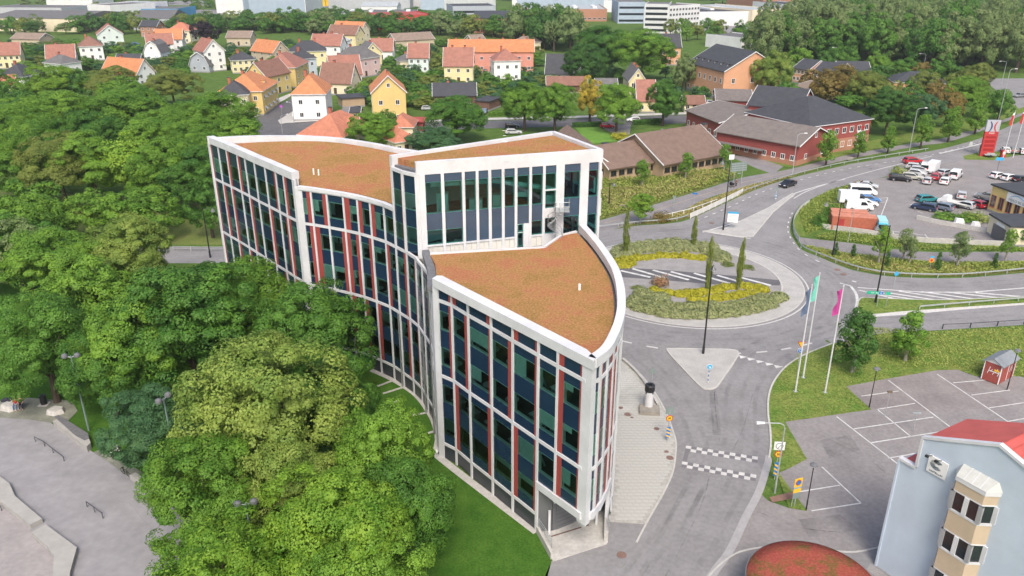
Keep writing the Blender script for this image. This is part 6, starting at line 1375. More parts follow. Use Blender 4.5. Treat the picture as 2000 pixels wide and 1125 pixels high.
def car_proto(kind):
    s = SHAPES[kind]; hw = s['W']/2
    yw = lambda z: hw*(1-.16*max(0,(z-.85)/max(.5,s['H']-.85))) if z > .85 else hw*(.96 if z < .4 else 1)
    pr = s['prof']; n = len(pr); parts = {}
    b = MB(); b.add([(x,-yw(z),z) for x,z in pr]+[(x,yw(z),z) for x,z in pr], [tuple(range(n)), tuple(range(n,2*n))[::-1]]+[((i+1)%n,i,i+n,(i+1)%n+n) for i in range(n)])
    me = bpy.data.meshes.new('body'); me.from_pydata(b.v,[],b.f)
    bm = bmesh.new(); bm.from_mesh(me); bmesh.ops.recalc_face_normals(bm, faces=bm.faces)
    bmesh.ops.bevel(bm, geom=[e for e in bm.edges if e.calc_face_angle(0) > .6], offset=.07, segments=2, affect='EDGES', profile=.6)
    bm.to_mesh(me); bm.free(); me.polygons.foreach_set('use_smooth', [True]*len(me.polygons)); me.materials.append(CP['white'])
    parts['body'] = me
    def dat(mb, m, nm):
        d = bpy.data.meshes.new(nm); d.from_pydata(mb.v,[],mb.f); d.materials.append(m); return d
    parts['side_windows'] = []
    for sg in (-1,1):
        q = MB(); sd = s['side']; k = len(sd); q.add([(x,sg*(yw(z)+.008),z) for x,z in sd]+[(x,sg*(yw(z)-.05),z) for x,z in sd], [tuple(range(k)), tuple(range(k,2*k))]+[((i+1)%k,i,i+k,(i+1)%k+k) for i in range(k)])
        parts['side_windows'].append(dat(q, M['carglass'], 'side_window'))
    def slab(p, q_, push):
        (xa,za),(xb,zb) = p, q_; ya, yb = yw(za)-.09, yw(zb)-.09; l = math.hypot(xb-xa, zb-za); nx, nz = -(zb-za)/l*push, (xb-xa)/l*push
        return MB().add([(xa+nx,-ya,za+nz),(xa+nx,ya,za+nz),(xb+nx,yb,zb+nz),(xb+nx,-yb,zb+nz),(xa-nx*3,-ya,za-nz*3),(xa-nx*3,ya,za-nz*3),(xb-nx*3,yb,zb-nz*3),(xb-nx*3,-yb,zb-nz*3)], [(0,1,2,3),(7,6,5,4),(0,4,5,1),(1,5,6,2),(2,6,7,3),(3,7,4,0)])
    parts['windshield'] = dat(slab(*s['ws'], .012), M['carglass'], 'windshield'); parts['rear_window'] = dat(slab(*s['rw'], -.012), M['carglass'], 'rear_window')
    w = MB(); w.add(*[[]]*2) if False else None
    t = MB(); nn = 16
    prof = [(.20,-.1),(.31,-.1),(.33,-.06),(.33,.06),(.31,.1),(.2,.1)]
    t.lathe(prof, nn); t.v = [(x,z,y) for x,y,z in t.v]; parts['wheel'] = dat(t, M['tyre'], 'wheel')
    r_ = MB().lathe([(.205,-.105),(.205,.105)], nn); r_.v = [(x,z,y) for x,y,z in r_.v]; parts['rim'] = dat(r_, M['rim'], 'rim')
    parts['headlight'] = dat(MB().box(-.06,-.22,-.08,.02,.22,.08), M['headlight'], 'headlight'); parts['taillight'] = dat(MB().box(-.02,-.16,-.14,.06,.16,.14), M['tail'], 'taillight')
    parts['plate'] = dat(MB().box(-.015,-.26,-.06,.015,.26,.06), M['white_metal'], 'plate')
    return parts
for k in SHAPES: CARS[k] = car_proto(k)
def car(label, p, heading, colour, kind='hatch', group='parked cars', name='car', cat='car'):
    """heading: plan direction the bonnet points to, degrees from +X"""
    s = SHAPES[kind]; P_ = CARS[kind]; t = thing(name, label, cat, (p[0],p[1],.03), R(heading), group)
    b = link('body', P_['body'], t); own_mat(b, CP[colour])
    for d in P_['side_windows']: link('side_window', d, t)
    link('windshield', P_['windshield'], t); link('rear_window', P_['rear_window'], t)
    L, hw = s['L'], s['W']/2
    for x in (-L*.29, L*.31):
        for y in (-hw+.07, hw-.07):
            wv = link('wheel', P_['wheel'], t, (x,y,.33)); link('rim', P_['rim'], wv)
    for y in (-hw+.32, hw-.32):
        link('headlight', P_['headlight'], t, (L/2-.03,y,.68)); link('taillight', P_['taillight'], t, (-L/2+.005,y,.85 if kind in ('hatch','sedan','estate') else 1.1))
    link('plate', P_['plate'], t, (-L/2-.01,0,.6)); return t
road_dir = math.degrees(ang((50.18,158.47), (69.12,174.57)))
car('black saloon driving towards the roundabout on the north-east arm', (60.07,168.61), road_dir+180, 'black', 'sedan', None)
car('red estate car leaving along the north-east road', (96.86,189.21), 10, 'red', 'estate', None)
car('dark car far along the bend of the road', (178.57,284.56), 200, 'grey', 'sedan', None)
car('white hatchback driving on the residential street', (36.54,240.39), 178, 'white', 'hatch', None)
car('red hatchback parked by the low hedge', (27.68,231.28), 2, 'darkred', 'hatch', None)
car('silver car parked behind the office tower', (0.43,222.79), 5, 'silver', 'estate', None)
car('dark car parked beside the silver one behind the tower', (0.00,231.28), 5, 'black', 'hatch', None)
car('white van parked beside the white corner villa', (-64.95,246.84), 0, 'white', 'van', None, 'van', 'van')
car('black car parked beside the white corner villa', (-60.10,248.50), 5, 'black', 'hatch', None)
car('silver car in the villa driveway by the garage', (-52.07,269.23), 80, 'silver', 'hatch', None)
car('dark car in the villa driveway behind the yellow shed', (-49.72,258.93), 75, 'black', 'hatch', None)
car('white car parked in the yard beside the yellow gable house', (-49.31,273.16), 85, 'white', 'hatch', None)
car('silver car under the trees behind the yellow gable house', (-27.34,259.84), 10, 'silver', 'hatch', None)
car('blue-grey car in the black carport', (-8.75,253.62), 260, 'greyblue', 'hatch', None)
car('white car beside the white cube house', (5.92,349.94), 0, 'white', 'hatch', None)
car('silver car beside the low yellow shed', (66.68,270.20), 15, 'silver', 'hatch', None)
car('dark car in the street by the white cube house', (-11.35,348.36), 90, 'black', 'hatch', None)
car('grey car on the side street of the far houses', (-198.81,441.02), 30, 'grey', 'hatch', None)
car('blue car on the side street of the far houses', (-207.39,456.31), 30, 'blue', 'hatch', None)
car('silver saloon at the top of the grass verge in the car lot', (76.77,167.39), -25, 'silver', 'sedan', 'cars on the car lot')
car('white minibus with dark side windows beside the verge', (73.53,161.85), -8, 'white', 'minibus', 'cars on the car lot', 'van', 'van')
car('blue hatchback between minibus and white van', (72.88,156.64), -8, 'blue', 'hatch', 'cars on the car lot')
car('white hatchback next to the blue one', (71.19,153.79), -8, 'white', 'hatch', 'cars on the car lot')
car('white panel van above the rust-red containers', (68.58,151.38), -8, 'white', 'van', 'cars on the car lot', 'van', 'van')
car('black estate car under the small lot shrub', (86.61,173.26), -20, 'black', 'estate', 'cars on the car lot')
car('beige estate behind the black one in the lot', (89.85,174.57), -25, 'beige', 'estate', 'cars on the car lot')
car('silver hatchback in the tight row of lot cars', (92.46,177.70), -25, 'silver', 'hatch', 'cars on the car lot')
car('silver estate in the tight row below the box trailer', (94.59,180.45), -25, 'silver', 'estate', 'cars on the car lot')
car('pale silver estate at the back of the tight row', (94.96,183.29), -25, 'silver', 'estate', 'cars on the car lot')
car('silver hatchback facing the row of white vans', (91.76,171.12), 55, 'silver', 'hatch', 'cars on the car lot')
car('maroon hatchback half hidden beside the silver one', (95.15,174.57), 55, 'darkred', 'hatch', 'cars on the car lot')
car('white estate car in front of the white van', (95.61,171.12), 55, 'white', 'estate', 'cars on the car lot')
car('silver estate behind the white van', (99.13,178.15), 35, 'silver', 'estate', 'cars on the car lot')
car('white panel van at the end of the middle row', (100.09,175.45), 50, 'white', 'van', 'cars on the car lot', 'van', 'van')
car('white van with open tipper beside the shrub row', (96.21,181.86), 60, 'white', 'van', 'cars on the car lot', 'van', 'van')
car('white hatchback beyond the yellow brick workshop', (109.70,175.45), 25, 'white', 'hatch', 'cars on the car lot')
car('second white hatchback beyond the workshop', (111.23,173.70), 25, 'white', 'hatch', 'cars on the car lot')
car('black hatchback beyond the workshop at the picture edge', (113.11,172.40), 25, 'black', 'hatch', 'cars on the car lot')
car('teal estate car in the lower row', (84.87,157.00), 10, 'teal', 'estate', 'cars on the car lot')
car('dark blue estate at the corner of the lower row', (81.56,151.38), 140, 'navy', 'estate', 'cars on the car lot')
car('blue-grey estate next to the dark blue one', (84.98,151.72), 130, 'greyblue', 'estate', 'cars on the car lot')
car('silver estate at the back of the lower row', (93.43,159.96), 60, 'silver', 'estate', 'cars on the car lot')
car('silver hatchback beside the flatbed', (90.09,152.75), 130, 'silver', 'hatch', 'cars on the car lot')
car('red hatchback in the lower row', (92.92,153.44), 110, 'darkred', 'hatch', 'cars on the car lot')
car('black estate beside the red hatchback', (95.04,154.14), 120, 'black', 'estate', 'cars on the car lot')
car('grey estate close to the workshop corner', (98.24,158.84), 140, 'grey', 'estate', 'cars on the car lot')
# flatbed pickup, box van, blue van, trailer
fb = thing('flatbed_truck', 'white pickup with wooden flatbed in the lower car row', 'truck', (*(88.45,154.14),.03), R(125), 'cars on the car lot')
MB().add([(.6,-.9,.4),(2.6,-.9,.4),(2.6,.9,.4),(.6,.9,.4),(.6,-.9,1.1),(2.6,-.9,1.0),(2.6,.9,1.0),(.6,.9,1.1),(.65,-.8,1.95),(1.6,-.8,1.95),(1.6,.8,1.95),(.65,.8,1.95),(2.0,-.85,1.15),(2.0,.85,1.15)], [(0,3,2,1),(0,1,5,12,4),(3,7,13,6,2),(1,2,6,5),(5,6,13,12),(12,13,10,9),(9,10,11,8),(8,11,7,4),(4,12,9,8),(7,11,10,13),(0,4,7,3)]).build('cab', CP['white'], fb)
MB().add([(1.63,-.7,1.85),(1.63,.7,1.85),(1.97,.72,1.2),(1.97,-.72,1.2),(1.66,-.7,1.87),(1.66,.7,1.87),(2.0,.72,1.22),(2.0,-.72,1.22)], [(4,5,6,7),(3,2,1,0),(0,1,5,4),(1,2,6,5),(2,3,7,6),(3,0,4,7)]).build('windshield', M['carglass'], fb)
MB().box(-3.0,-1.0,.85,.55,1.0,.98).build('flatbed', M['cream'], fb)
for x in (-1.7,1.8):
    for y in (-.85,.85): link('wheel', CARS['van']['wheel'], fb, (x,y,.33))
bv = thing('box_van', 'grey-white box van in the row beside the verge', 'van', (*(68.31,154.85),.03), R(-8), 'cars on the car lot')
MB().box(-2.4,-1.05,.7,1.3,1.05,2.9).build('cargo_box', CP['white'], bv); MB().box(1.32,-.95,.4,2.7,.95,1.4).build('cab', CP['white'], bv); MB().box(1.5,-.9,1.405,2.3,.9,2.1).build('windshield', M['carglass'], bv)
for x in (-1.4,1.9):
    for y in (-.9,.9): link('wheel', CARS['van']['wheel'], bv, (x,y,.33))
kv = thing('camper_van', 'bright blue high-roofed van beside the rust-red container', 'van', (*(67.13,138.18),.03), R(75), 'cars on the car lot')
b_ = link('body', CARS['minibus']['body'], kv); own_mat(b_, CP['cyan'])
for d in CARS['minibus']['side_windows']: link('side_window', d, kv)
link('windshield', CARS['minibus']['windshield'], kv); link('rear_window', CARS['minibus']['rear_window'], kv)
MB().box(-2.4,-.75,2.28,1.1,.75,2.7).build('high_roof', mat('roof_cyan', (0.35,0.62,0.66), .4), kv)
for x in (-1.6,1.75):
    for y in (-.95,.95): link('wheel', CARS['van']['wheel'], kv, (x,y,.33))
for y in (-.7,.7): link('taillight', CARS['van']['taillight'], kv, (-2.82,y,1.0))
tr_ = thing('box_trailer', 'white mesh-sided box trailer behind the shrub row', 'trailer', (*(97.31,180.45),.03), R(50), 'cars on the car lot')
MB().box(-2,-1,.7,2,1,2.6).build('trailer_body', CP['white'], tr_)
for y in (-1,1): link('wheel', CARS['van']['wheel'], tr_, (0,y,.33))
# two shipping containers
cm = mat('container_red', (0.42,0.13,0.08), .6, var=.2, scale=1.5); cr = mat('container_roof', (0.50,0.20,0.13), .7, var=.25, scale=1.2)
ca, cb = (58.56,139.05), (65.02,137.60)
for k, (off_, lab) in enumerate(((0.0,'rust-red shipping container beside the blue van'),(2.7,'second rust-red container behind the first'))):
    l = 7.7 if k == 0 else 6.4; ct = thing('shipping_container', lab, 'container', (ca[0]+(.9 if k else 0),ca[1]+off_,0), ang(ca,cb), 'shipping containers')
    MB().box(0,0,.1,l,2.4,2.6).build('container_body', cm, ct); MB().box(-.03,-.03,2.605,l+.03,2.43,2.7).build('container_roof', cr, ct)
    for j in range(24): MB().box(.15+j*(l-.3)/24,-.05,.2,.15+(j+.5)*(l-.3)/24,-.001,2.5).build('corrugation', cm, ct)
    MB().box(1.2,-.07,.3,2.1,-.052,2.2).build('door', mat('container_door%d'%k, (0.36,0.04,0.04), .5), ct)

# ------------------------------------------------------------------ street furniture
def post(mb, x, y, z0, z1, r0, r1=None): return mb.tube([(x,y,z0),(x,y,(z0+z1)/2),(x,y,z1)], [r0,(r0+(r1 or r0))/2,r1 or r0], 8)
def lamp_tall(label, p, h, az, arm=1.6, group='black road lamps'):
    t = thing('street_lamp', label, 'street lamp', (*p,0), R(az), group)
    post(MB(),0,0,0,h,.13,.07).build('pole', M['dark_metal'], t); post(MB(),0,0,0,1.2,.17,.16).build('pole_base', M['dark_metal'], t)
    MB().tube([(0,0,h-.15),(arm,0,h+.1)], .04, 6).build('arm', M['dark_metal'], t); MB().tube([(0,0,h-.6),(arm*.7,0,h+.02)], .02, 5).build('stay', M['dark_metal'], t)
    hd = MB().lathe([(.05,h+.12),(.10,h-.1),(.18,h-.2),(.38,h-.45),(.38,h-.5)], 14, arm, 0).build('lamp_head', M['grey_metal'], t)
    MB().lathe([(.3,h-.62),(.34,h-.505)], 14, arm, 0).build('lamp_glass', M['white_metal'], hd); return t
lamp_tall('black road lamp on the near splitter island', (24.24,89.86), 12.0, 45, .3)
lamp_tall('tall black lamp on the long splitter island', (38.72,138.76), 13.0, 180, 1.4)
lamp_tall('leaning-looking black lamp on the east grass wedge', (52.81,105.88), 11.9, 180, 1.8)
lamp_tall('black lamp at the weedy strip below the containers', (53.51,124.65), 9.6, 180, 2.4)
lamp_tall('black lamp beside the far office wing', (-50.42,124.65), 8.6, 0, 1.6)
lamp_tall('black lamp on the weedy bank in front of the bungalow', (19.37,153.09), 5.0, 0, .8)
def lamp_grey(label, p, h, az, arm=2.2, r=.09, group='grey roadside lamps'):
    t = thing('street_lamp', label, 'street lamp', (*p,0), R(az), group)
    post(MB(),0,0,0,h-.4,r,r*.7).build('pole', M['galv'], t)
    MB().tube([(0,0,h-.45),(.12,0,h-.1),(.5,0,h+.1),(arm,0,h+.15)], .045, 6).build('arm', M['galv'], t)
    MB().add([(arm-.1,-.1,h+.1),(arm+.65,-.16,h+.08),(arm+.65,.16,h+.08),(arm-.1,.1,h+.1),(arm-.1,-.08,h+.22),(arm+.6,-.12,h+.24),(arm+.6,.12,h+.24),(arm-.1,.08,h+.22)], [(0,3,2,1),(4,5,6,7),(0,1,5,4),(1,2,6,5),(2,3,7,6),(3,0,4,7)]).build('lamp_head', M['white_metal'], t); return t
lamp_grey('curved grey lamp beside the signs at the car park entrance', (24.78,61.71), 7.6, 180, 2.0)
lamp_grey('grey lamp on the far path by the peach block', (71.10,287.83), 7, 20)
lamp_grey('grey lamp between the young trees and the red office', (64.02,177.70), 9.5, 10, 1.6)
lamp_grey('tall grey lamp beside the fourth young tree', (101.15,200.44), 11, 15, 2.2)
lamp_grey('tall twin lamp past the sixth young tree', (138.59,227.67), 17, 10, 1.5)
lamp_grey('grey lamp behind the row houses', (141.52,358.06), 9, 180)
lamp_grey('grey lamp in front of the wood', (168.08,334.71), 9, 180)
lamp_grey('grey lamp near the far bend', (186.79,310.24), 9, 180)
lamp_grey('thin grey post lamp below the containers', (56.48,126.37), 8.2, 0, .5, .06)
lamp_grey('grey lamp at the street junction', (-64.75,237.28), 6, 140)
lamp_grey('second grey lamp at the street junction', (-64.41,222.79), 5, 60)
def lamp_park(label, p, h=5.0):
    t = thing('park_lamp', label, 'lamp post', (*p,.1), 0, 'black car park lamps')
    post(MB(),0,0,0,1.0,.07,.07).build('pole_base', M['dark_metal'], t); post(MB(),0,0,1.0,h-.4,.05,.045).build('pole', M['dark_metal'], t)
    for a in range(3): MB().tube([(0,0,h-.45),(.2*math.cos(a*2.1),.2*math.sin(a*2.1),h-.2)], .02, 5).build('bracket', M['dark_metal'], t)
    MB().lathe([(.12,h-.35),(.2,h-.2),(.18,h-.16)], 14).build('lamp_glass', M['white_metal'], t); MB().lathe([(.36,h-.15),(.36,h-.1),(.25,h+.02),(.05,h+.08)], 16).build('lamp_hood', M['gutter'], t)
lamp_park('black lamp with flat hood at the car park corner by the grass', (39.95,76.92))
lamp_park('black lamp with flat hood beside the red kiosk', (57.64,80.88), 5.2)
lamp_park('black lamp with flat hood by the yellow parking sign', (26.86,59.17), 5.0)
def twin_lamp(label, p, h, az):
    t = thing('park_floodlight', label, 'lamp post', (*p,0), R(az), 'twin dome lamps of the skate park')
    post(MB(),0,0,0,h,.11,.06).build('pole', mat('lamp_green', (0.16,0.22,0.22), .5), t)
    for s in (-1,1):
        MB().tube([(0,0,h-.2),(s*.55,0,h)], .04, 6).build('arm', M['galv'], t)
        hd = MB().lathe([(.32,h-.12),(.32,h),(.28,h+.16),(.12,h+.27),(.02,h+.29)], 16, s*.6, 0).build('lamp_head', M['grey_metal'], t); MB().lathe([(.2,h-.2),(.28,h-.125)], 14, s*.6, 0).build('lamp_glass', M['white_metal'], hd)
twin_lamp('twin dome lamp on the grass beside the stone blocks', (-45.12,72.36), 9.0, 10)
twin_lamp('twin dome lamp poking out beside the large lime tree', (-31.85,63.13), 9.5, 70)
twin_lamp('twin dome lamp between the lower trees', (-20.48,50.01), 8.0, 15)
dl = thing('park_lamp', 'beige arm lamp leaning over the lawn by the gullies', 'lamp post', (*(-13.53,72.66),0), R(35))
post(MB(),0,0,0,2.5,.05,.05).build('pole', M['galv'], dl); MB().tube([(0,0,2.5),(1.0,0,2.9)], .03, 6).build('arm', M['galv'], dl); MB().box(1.0,-.16,2.82,1.75,.16,2.98).build('lamp_head', M['cream'], dl)

# flagpoles
def flagpole(label, p, h, col, cols2, tilt):
    t = thing('flagpole', label, 'flagpole', (*p,.1), 0, 'flagpoles beside the south arm')
    MB().tube([(0,0,0),(0,0,h)], [.10,.05], 10).build('pole', M['white'], t); MB().box(-.2,-.2,0,.2,.2,.06).build('base', M['galv'], t); MB().lathe([(.02,h+.16),(.09,h+.08),(.02,h)][::-1], 10).build('finial', M['white'], t)
    n, mrows = 14, 5; vs = []; fs = []
    for i in range(n+1):
        z = h-.25-i*.22
        for j in range(mrows+1):
            u = j/mrows*(.55 if i < n else .5); vs.append((-(.06+u*(1-.35*math.sin(i*.35))), .14*math.sin(i*.8+j*1.3)*u*2, z - u*.9*(1 if tilt else .6)))
    for i in range(n):
        for j in range(mrows): q = i*(mrows+1)+j; fs.append((q,q+1,q+mrows+2,q+mrows+1))
    k = len(vs); vs2 = vs+[(x,y+.012,z) for x,y,z in vs]; fs += [tuple(i+k for i in f[::-1]) for f in fs]
    f = MB().add(vs2, fs).build('flag', mat('flag_'+col, cols2, .8, var=.12, scale=1.5), t, smooth=True)
    return f
flagpole('middle white flagpole with drooping mint green flag', (34.83,83.67), 13.4, 'mint', (0.16,0.52,0.42), 0)
flagpole('white flagpole with dark blue flag, nearest the road', (32.84,80.41), 13.3, 'slate', (0.10,0.14,0.22), 1)
f_ = flagpole('white flagpole with magenta flag, nearest the hornbeam', (36.20,80.18), 13.3, 'magenta', (0.42,0.05,0.24), 0)

# signs
SG = {n: mat('sign_'+n, c, .5) for n, c in dict(blue=(0.02,0.16,0.50), yellow=(0.80,0.48,0.03), orange=(0.75,0.30,0.03), red=(0.45,0.04,0.04), white=(0.8,0.8,0.8), grey=(0.20,0.25,0.24), green=(0.02,0.40,0.25), lightblue=(0.05,0.35,0.62)).items()}
def disc(parent, r, z, m, y=-.06, n=20, name='sign_plate', th=.02):
    b = MB().lathe([(r,0),(r,th)], n); b.v = [(x,y-zz,z+yy) for x,yy,zz in b.v]; return b.build(name, m, parent)
def tri(parent, s, z, m, y=-.06, up=True, name='sign_plate'):
    k = 1 if up else -1; p = [(-s,-k*s*.6),(s,-k*s*.6),(0,k*s*1.1)]; return MB().add([(x,y,z+q) for x,q in p]+[(x,y-.02,z+q) for x,q in p], [(0,1,2),(5,4,3),(0,3,4,1),(1,4,5,2),(2,5,3,0)]).build(name, m, parent)
def sign(label, p, h, rz=0, r=.035, z=.1, name='road_sign', m='galv'):
    t = thing(name, label, 'sign', (*p,z), R(rz)); post(MB(),0,0,0,h,r).build('post', M[m], t); return t
s = sign('blue keep-right sign on a striped post on the near island', (23.09,82.19), 2.6, 0)
for k in range(6): post(MB(),0,0,.2+k*.28,.34+k*.28,.06).build('stripe', SG['blue'] if k % 2 else SG['white'], s)
disc(s, .36, 2.3, SG['white'], -.05); disc(s, .32, 2.3, SG['lightblue'], -.075)
text('↘', .55, SG['white'], s, (0,-.11,2.3))
s = sign('grey back of a triangular sign beside the ventilation pipe', (16.02,79.95), 3.2); tri(s, .5, 3.0, SG['grey'])
s = sign('give-way and roundabout signs on a pole at the flag lawn', (35.23,86.74), 3.2)
tri(s, .5, 3.0, SG['red'], -.05, False); tri(s, .38, 3.0, SG['yellow'], -.08, False); disc(s, .34, 2.1, SG['white'], -.05); disc(s, .31, 2.1, SG['blue'], -.08); text('↻', .5, SG['white'], s, (0,-.11,2.1))
s = sign('orange 50 speed sign with grey board and striped marker beside the forecourt', (16.15,70.15), 3.9, 5, z=.12)
MB().box(-.45,-.03,3.3,.45,0,4.1).build('sign_board', SG['grey'], s); disc(s, .36, 2.85, SG['red'], -.05); disc(s, .28, 2.85, SG['yellow'], -.08); text('50', .3, M['dark_metal'], s, (0,-.11,2.85), bold=True)
mk = MB().box(-.2,-.08,.5,.2,-.05,1.8).build('marker_board', SG['blue'], s)
for k in range(3): MB().add([(-.2,-.085,.7+k*.42),(.2,-.085,.5+k*.42),(.2,-.085,.68+k*.42),(-.2,-.085,.88+k*.42)], [(0,1,2,3)]).build('marker_stripe', SG['yellow'], mk)
s = sign('white no-heavy-traffic sign over 50 sign and striped marker by the car park', (25.33,63.69), 4.2, -5)
MB().box(-.5,-.03,3.4,.5,0,4.3).build('sign_board', SG['white'], s); disc(s, .36, 3.85, SG['grey'], -.04); disc(s, .29, 3.85, SG['white'], -.065)
MB().add([(-.2,-.1,3.62),(-.14,-.1,3.58),(.22,-.1,4.06),(.16,-.1,4.1)], [(0,1,2,3)]).build('sign_bar', SG['grey'], s)
disc(s, .36, 2.95, SG['red'], -.05); disc(s, .28, 2.95, SG['yellow'], -.08); text('50', .3, M['dark_metal'], s, (0,-.11,2.95), bold=True)
mk = MB().box(-.2,-.08,.5,.2,-.05,2.0).build('marker_board', SG['blue'], s)
for k in range(3): MB().add([(-.2,-.085,.75+k*.46),(.2,-.085,.5+k*.46),(.2,-.085,.7+k*.46),(-.2,-.085,.95+k*.46)], [(0,1,2,3)]).build('marker_stripe', SG['yellow'], mk)
s = sign('yellow no-parking sign with two text boards on twin posts', (25.95,59.68), 3.0, 20); post(MB(),-.35,0,0,2.0,.03).build('post', M['galv'], s)
MB().box(-.42,-.05,2.2,.42,-.02,3.1).build('sign_board', SG['yellow'], s); disc(s, .3, 2.65, SG['red'], -.055); disc(s, .23, 2.65, SG['blue'], -.08); MB().box(-.42,-.05,1.55,.42,-.02,2.15).build('text_board', SG['yellow'], s); MB().box(-.42,-.06,2.02,.42,-.051,2.12).build('text_strip', SG['lightblue'], s); MB().box(-.42,-.05,.9,.42,-.02,1.5).build('text_board', SG['grey'], s)
s = sign('blue banded keep-right bollard sign on the long splitter tip', (54.08,157.73), 2.6, 15)
for k in range(4): post(MB(),0,0,.3+k*.3,.45+k*.3,.14).build('stripe', SG['lightblue'] if k % 2 else SG['white'], s)
disc(s, .36, 2.4, SG['grey'], -.05)
s = sign('white information board with blue header beside the tall lamp', (40.16,139.64), 3.2, -10); post(MB(),.9,0,0,3.2,.04).build('post', M['galv'], s)
MB().box(-.6,-.06,1.2,1.3,-.02,3.2).build('sign_board', SG['white'], s); MB().box(-.6,-.08,2.85,1.3,-.062,3.22).build('sign_header', SG['lightblue'], s)
for k in range(5): MB().box(-.4,-.07,1.5+k*.25,1.0-.2*(k%2),-.062,1.56+k*.25).build('text_line', SG['grey'], s)
s = sign('large grey back of a direction sign above the footpath', (50.35,170.28), 4.8, 20, .06); post(MB(),-2,0,0,4.8,.06).build('post', M['galv'], s); MB().box(-3.0,-.05,2.9,1.0,.05,4.9).build('sign_board', SG['grey'], s)
for k in range(4): MB().box(-3.0,-.09,3.1+k*.5,1.0,-.051,3.16+k*.5).build('rib', M['galv'], s)
MB().box(-1.2,-.05,2.3,-.4,0,2.6).build('small_board', SG['grey'], s)
s = sign('white bus stop style board above the bank', (48.62,173.70), 5.6, 10); MB().box(-.6,-.05,4.6,.6,0,5.7).build('sign_board', SG['white'], s)
s = sign('green and blue direction arrow sign on the east wedge', (52.42,104.43), 2.6, -8); post(MB(),1.2,0,0,2.4,.04).build('post', M['galv'], s)
for k, (x0, x1, c) in enumerate(((-1.7,-.75,'green'),(-.73,-.05,'green'),(-.03,.5,'blue'),(.52,.85,'grey'),(.87,1.5,'green'))): MB().box(x0,-.06,1.9,x1,-.02,2.35).build('arrow_panel', SG[c], s)
text('818   820   55  N  ›', .26, SG['white'], s, (-.1,-.075,2.12))
s = sign('orange round sign on the weedy strip', (66.56,118.17), 2.3); disc(s, .4, 1.9, SG['orange'], -.05); disc(s, .2, 1.9, SG['red'], -.08); MB().box(-.3,-.05,2.3,.3,-.02,2.6).build('small_board', SG['lightblue'], s)
s = sign('small blue street name sign beside the footpath', (36.60,154.14), 2.6, -20); MB().box(-.5,-.03,2.3,.5,0,2.6).build('sign_board', SG['blue'], s)
s = sign('grey pole with two small sign backs beside the smoke bush', (31.83,150.70), 3.0); MB().box(-.3,-.05,2.4,.3,0,3.0).build('sign_board', SG['grey'], s); MB().box(-.25,-.05,1.5,.25,0,2.0).build('sign_board', SG['grey'], s)
s = sign('blue striped bollard sign on the hatched east lane', (58.03,111.64), 2.6); disc(s, .34, 2.2, SG['lightblue'], -.05)
s = sign('pale sign on the car lot entry', (116.85,201.00), 2.4); MB().box(-.4,-.05,1.5,.4,0,2.5).build('sign_board', SG['white'], s)
s = sign('blue sign on a black pole beyond the middle car row', (110.86,178.15), 4.0, 0, m='dark_metal'); MB().box(-.9,-.05,3.3,.9,0,4.0).build('sign_board', SG['lightblue'], s)
s = sign('small parking post beside the car park line', (40.99,75.21), 3.0); MB().box(-.25,-.1,2.9,.25,.1,3.1).build('sign_board', M['soil'], s)
s = sign('second small post in the middle of the car park', (42.72,72.26), 2.2); MB().box(-.4,-.1,2.1,.4,.1,2.2).build('sign_board', M['galv'], s)
s = sign('purple round sign at the street junction pavement', (-71.84,250.19), 3.0); disc(s, .5, 2.8, mat('sign_purple', (0.35,0.1,0.4), .5), -.05)
# filling-station price pylon, flags, small things
py_ = thing('price_pylon', 'tall red and grey filling station price pylon', 'sign', (*(118.61,196.56),0), R(-5))
MB().box(-1.6,-.3,0,1.6,.3,6.2).build('lower_panel', SG['red'], py_); MB().box(-1.6,-.3,6.205,1.6,.3,9.0).build('upper_panel', mat('pylon_grey', (0.42,0.44,0.48), .4), py_)
for k in range(4):
    MB().box(-1.2,-.33,1.4+k*1.05,1.2,-.302,2.0+k*1.05).build('price_row', mat('pylon_dark%d'%k, (0.30,0.02,0.02), .4), py_)
text(')', 2.6, mat('pylon_navy', (0.03,0.04,0.15), .4), py_, (-.45,-.33,7.6), bold=True); text('(', 2.6, SG['red'], py_, (.5,-.33,7.6), bold=True)
text('INGO', .5, SG['white'], py_, (0,-.33,5.8))
for k, (p, lab) in enumerate((((120.71,192.82), 'white pole with red-white flag beside the price pylon'), ((124.46,194.94), 'second pole with red-white flag further from the pylon'))):
    t = thing('flagpole', lab, 'flagpole', (*p,0), 0, 'filling station flags'); MB().tube([(0,0,0),(.3,0,12)], [.09,.05], 8).build('pole', M['white'], t)
    MB().add([(.28,-.02,11.6),(-.3,-.1,10.9),(-.5,-.05,8.6),(.2,-.02,8.2),(.28,.02,11.6),(-.3,-.06,10.9),(-.5,-.01,8.6),(.2,.02,8.2)], [(0,1,2,3),(7,6,5,4)]).build('flag', SG['red'], t); MB().add([(.28,-.03,11.7),(-.2,-.11,11.2),(-.3,-.105,10.85),(.28,-.025,10.9)], [(0,1,2,3)]).build('flag_band', SG['white'], t)
gb = thing('green_banner', 'green advertising banner beside the small trailer', 'banner', (*(118.82,197.66),0), R(5)); MB().box(-1.6,-.05,.3,1.6,.05,2.6).build('banner', SG['green'], gb)
for x in (-1.6,1.6): post(MB(),x,.1,0,2.8,.05).build('post', M['galv'], gb)
ut = thing('utility_trailer', 'small open grey trailer on the grass by the banner', 'trailer', (*(118.91,195.48),.05), R(-15)); MB().box(-1.3,-.7,.5,1.3,.7,.6).build('floor', M['galv'], ut); MB().box(-1.3,-.72,.605,1.3,-.68,.9).build('side_board', M['galv'], ut); MB().box(-1.3,.68,.605,1.3,.72,.9).build('side_board', M['galv'], ut)
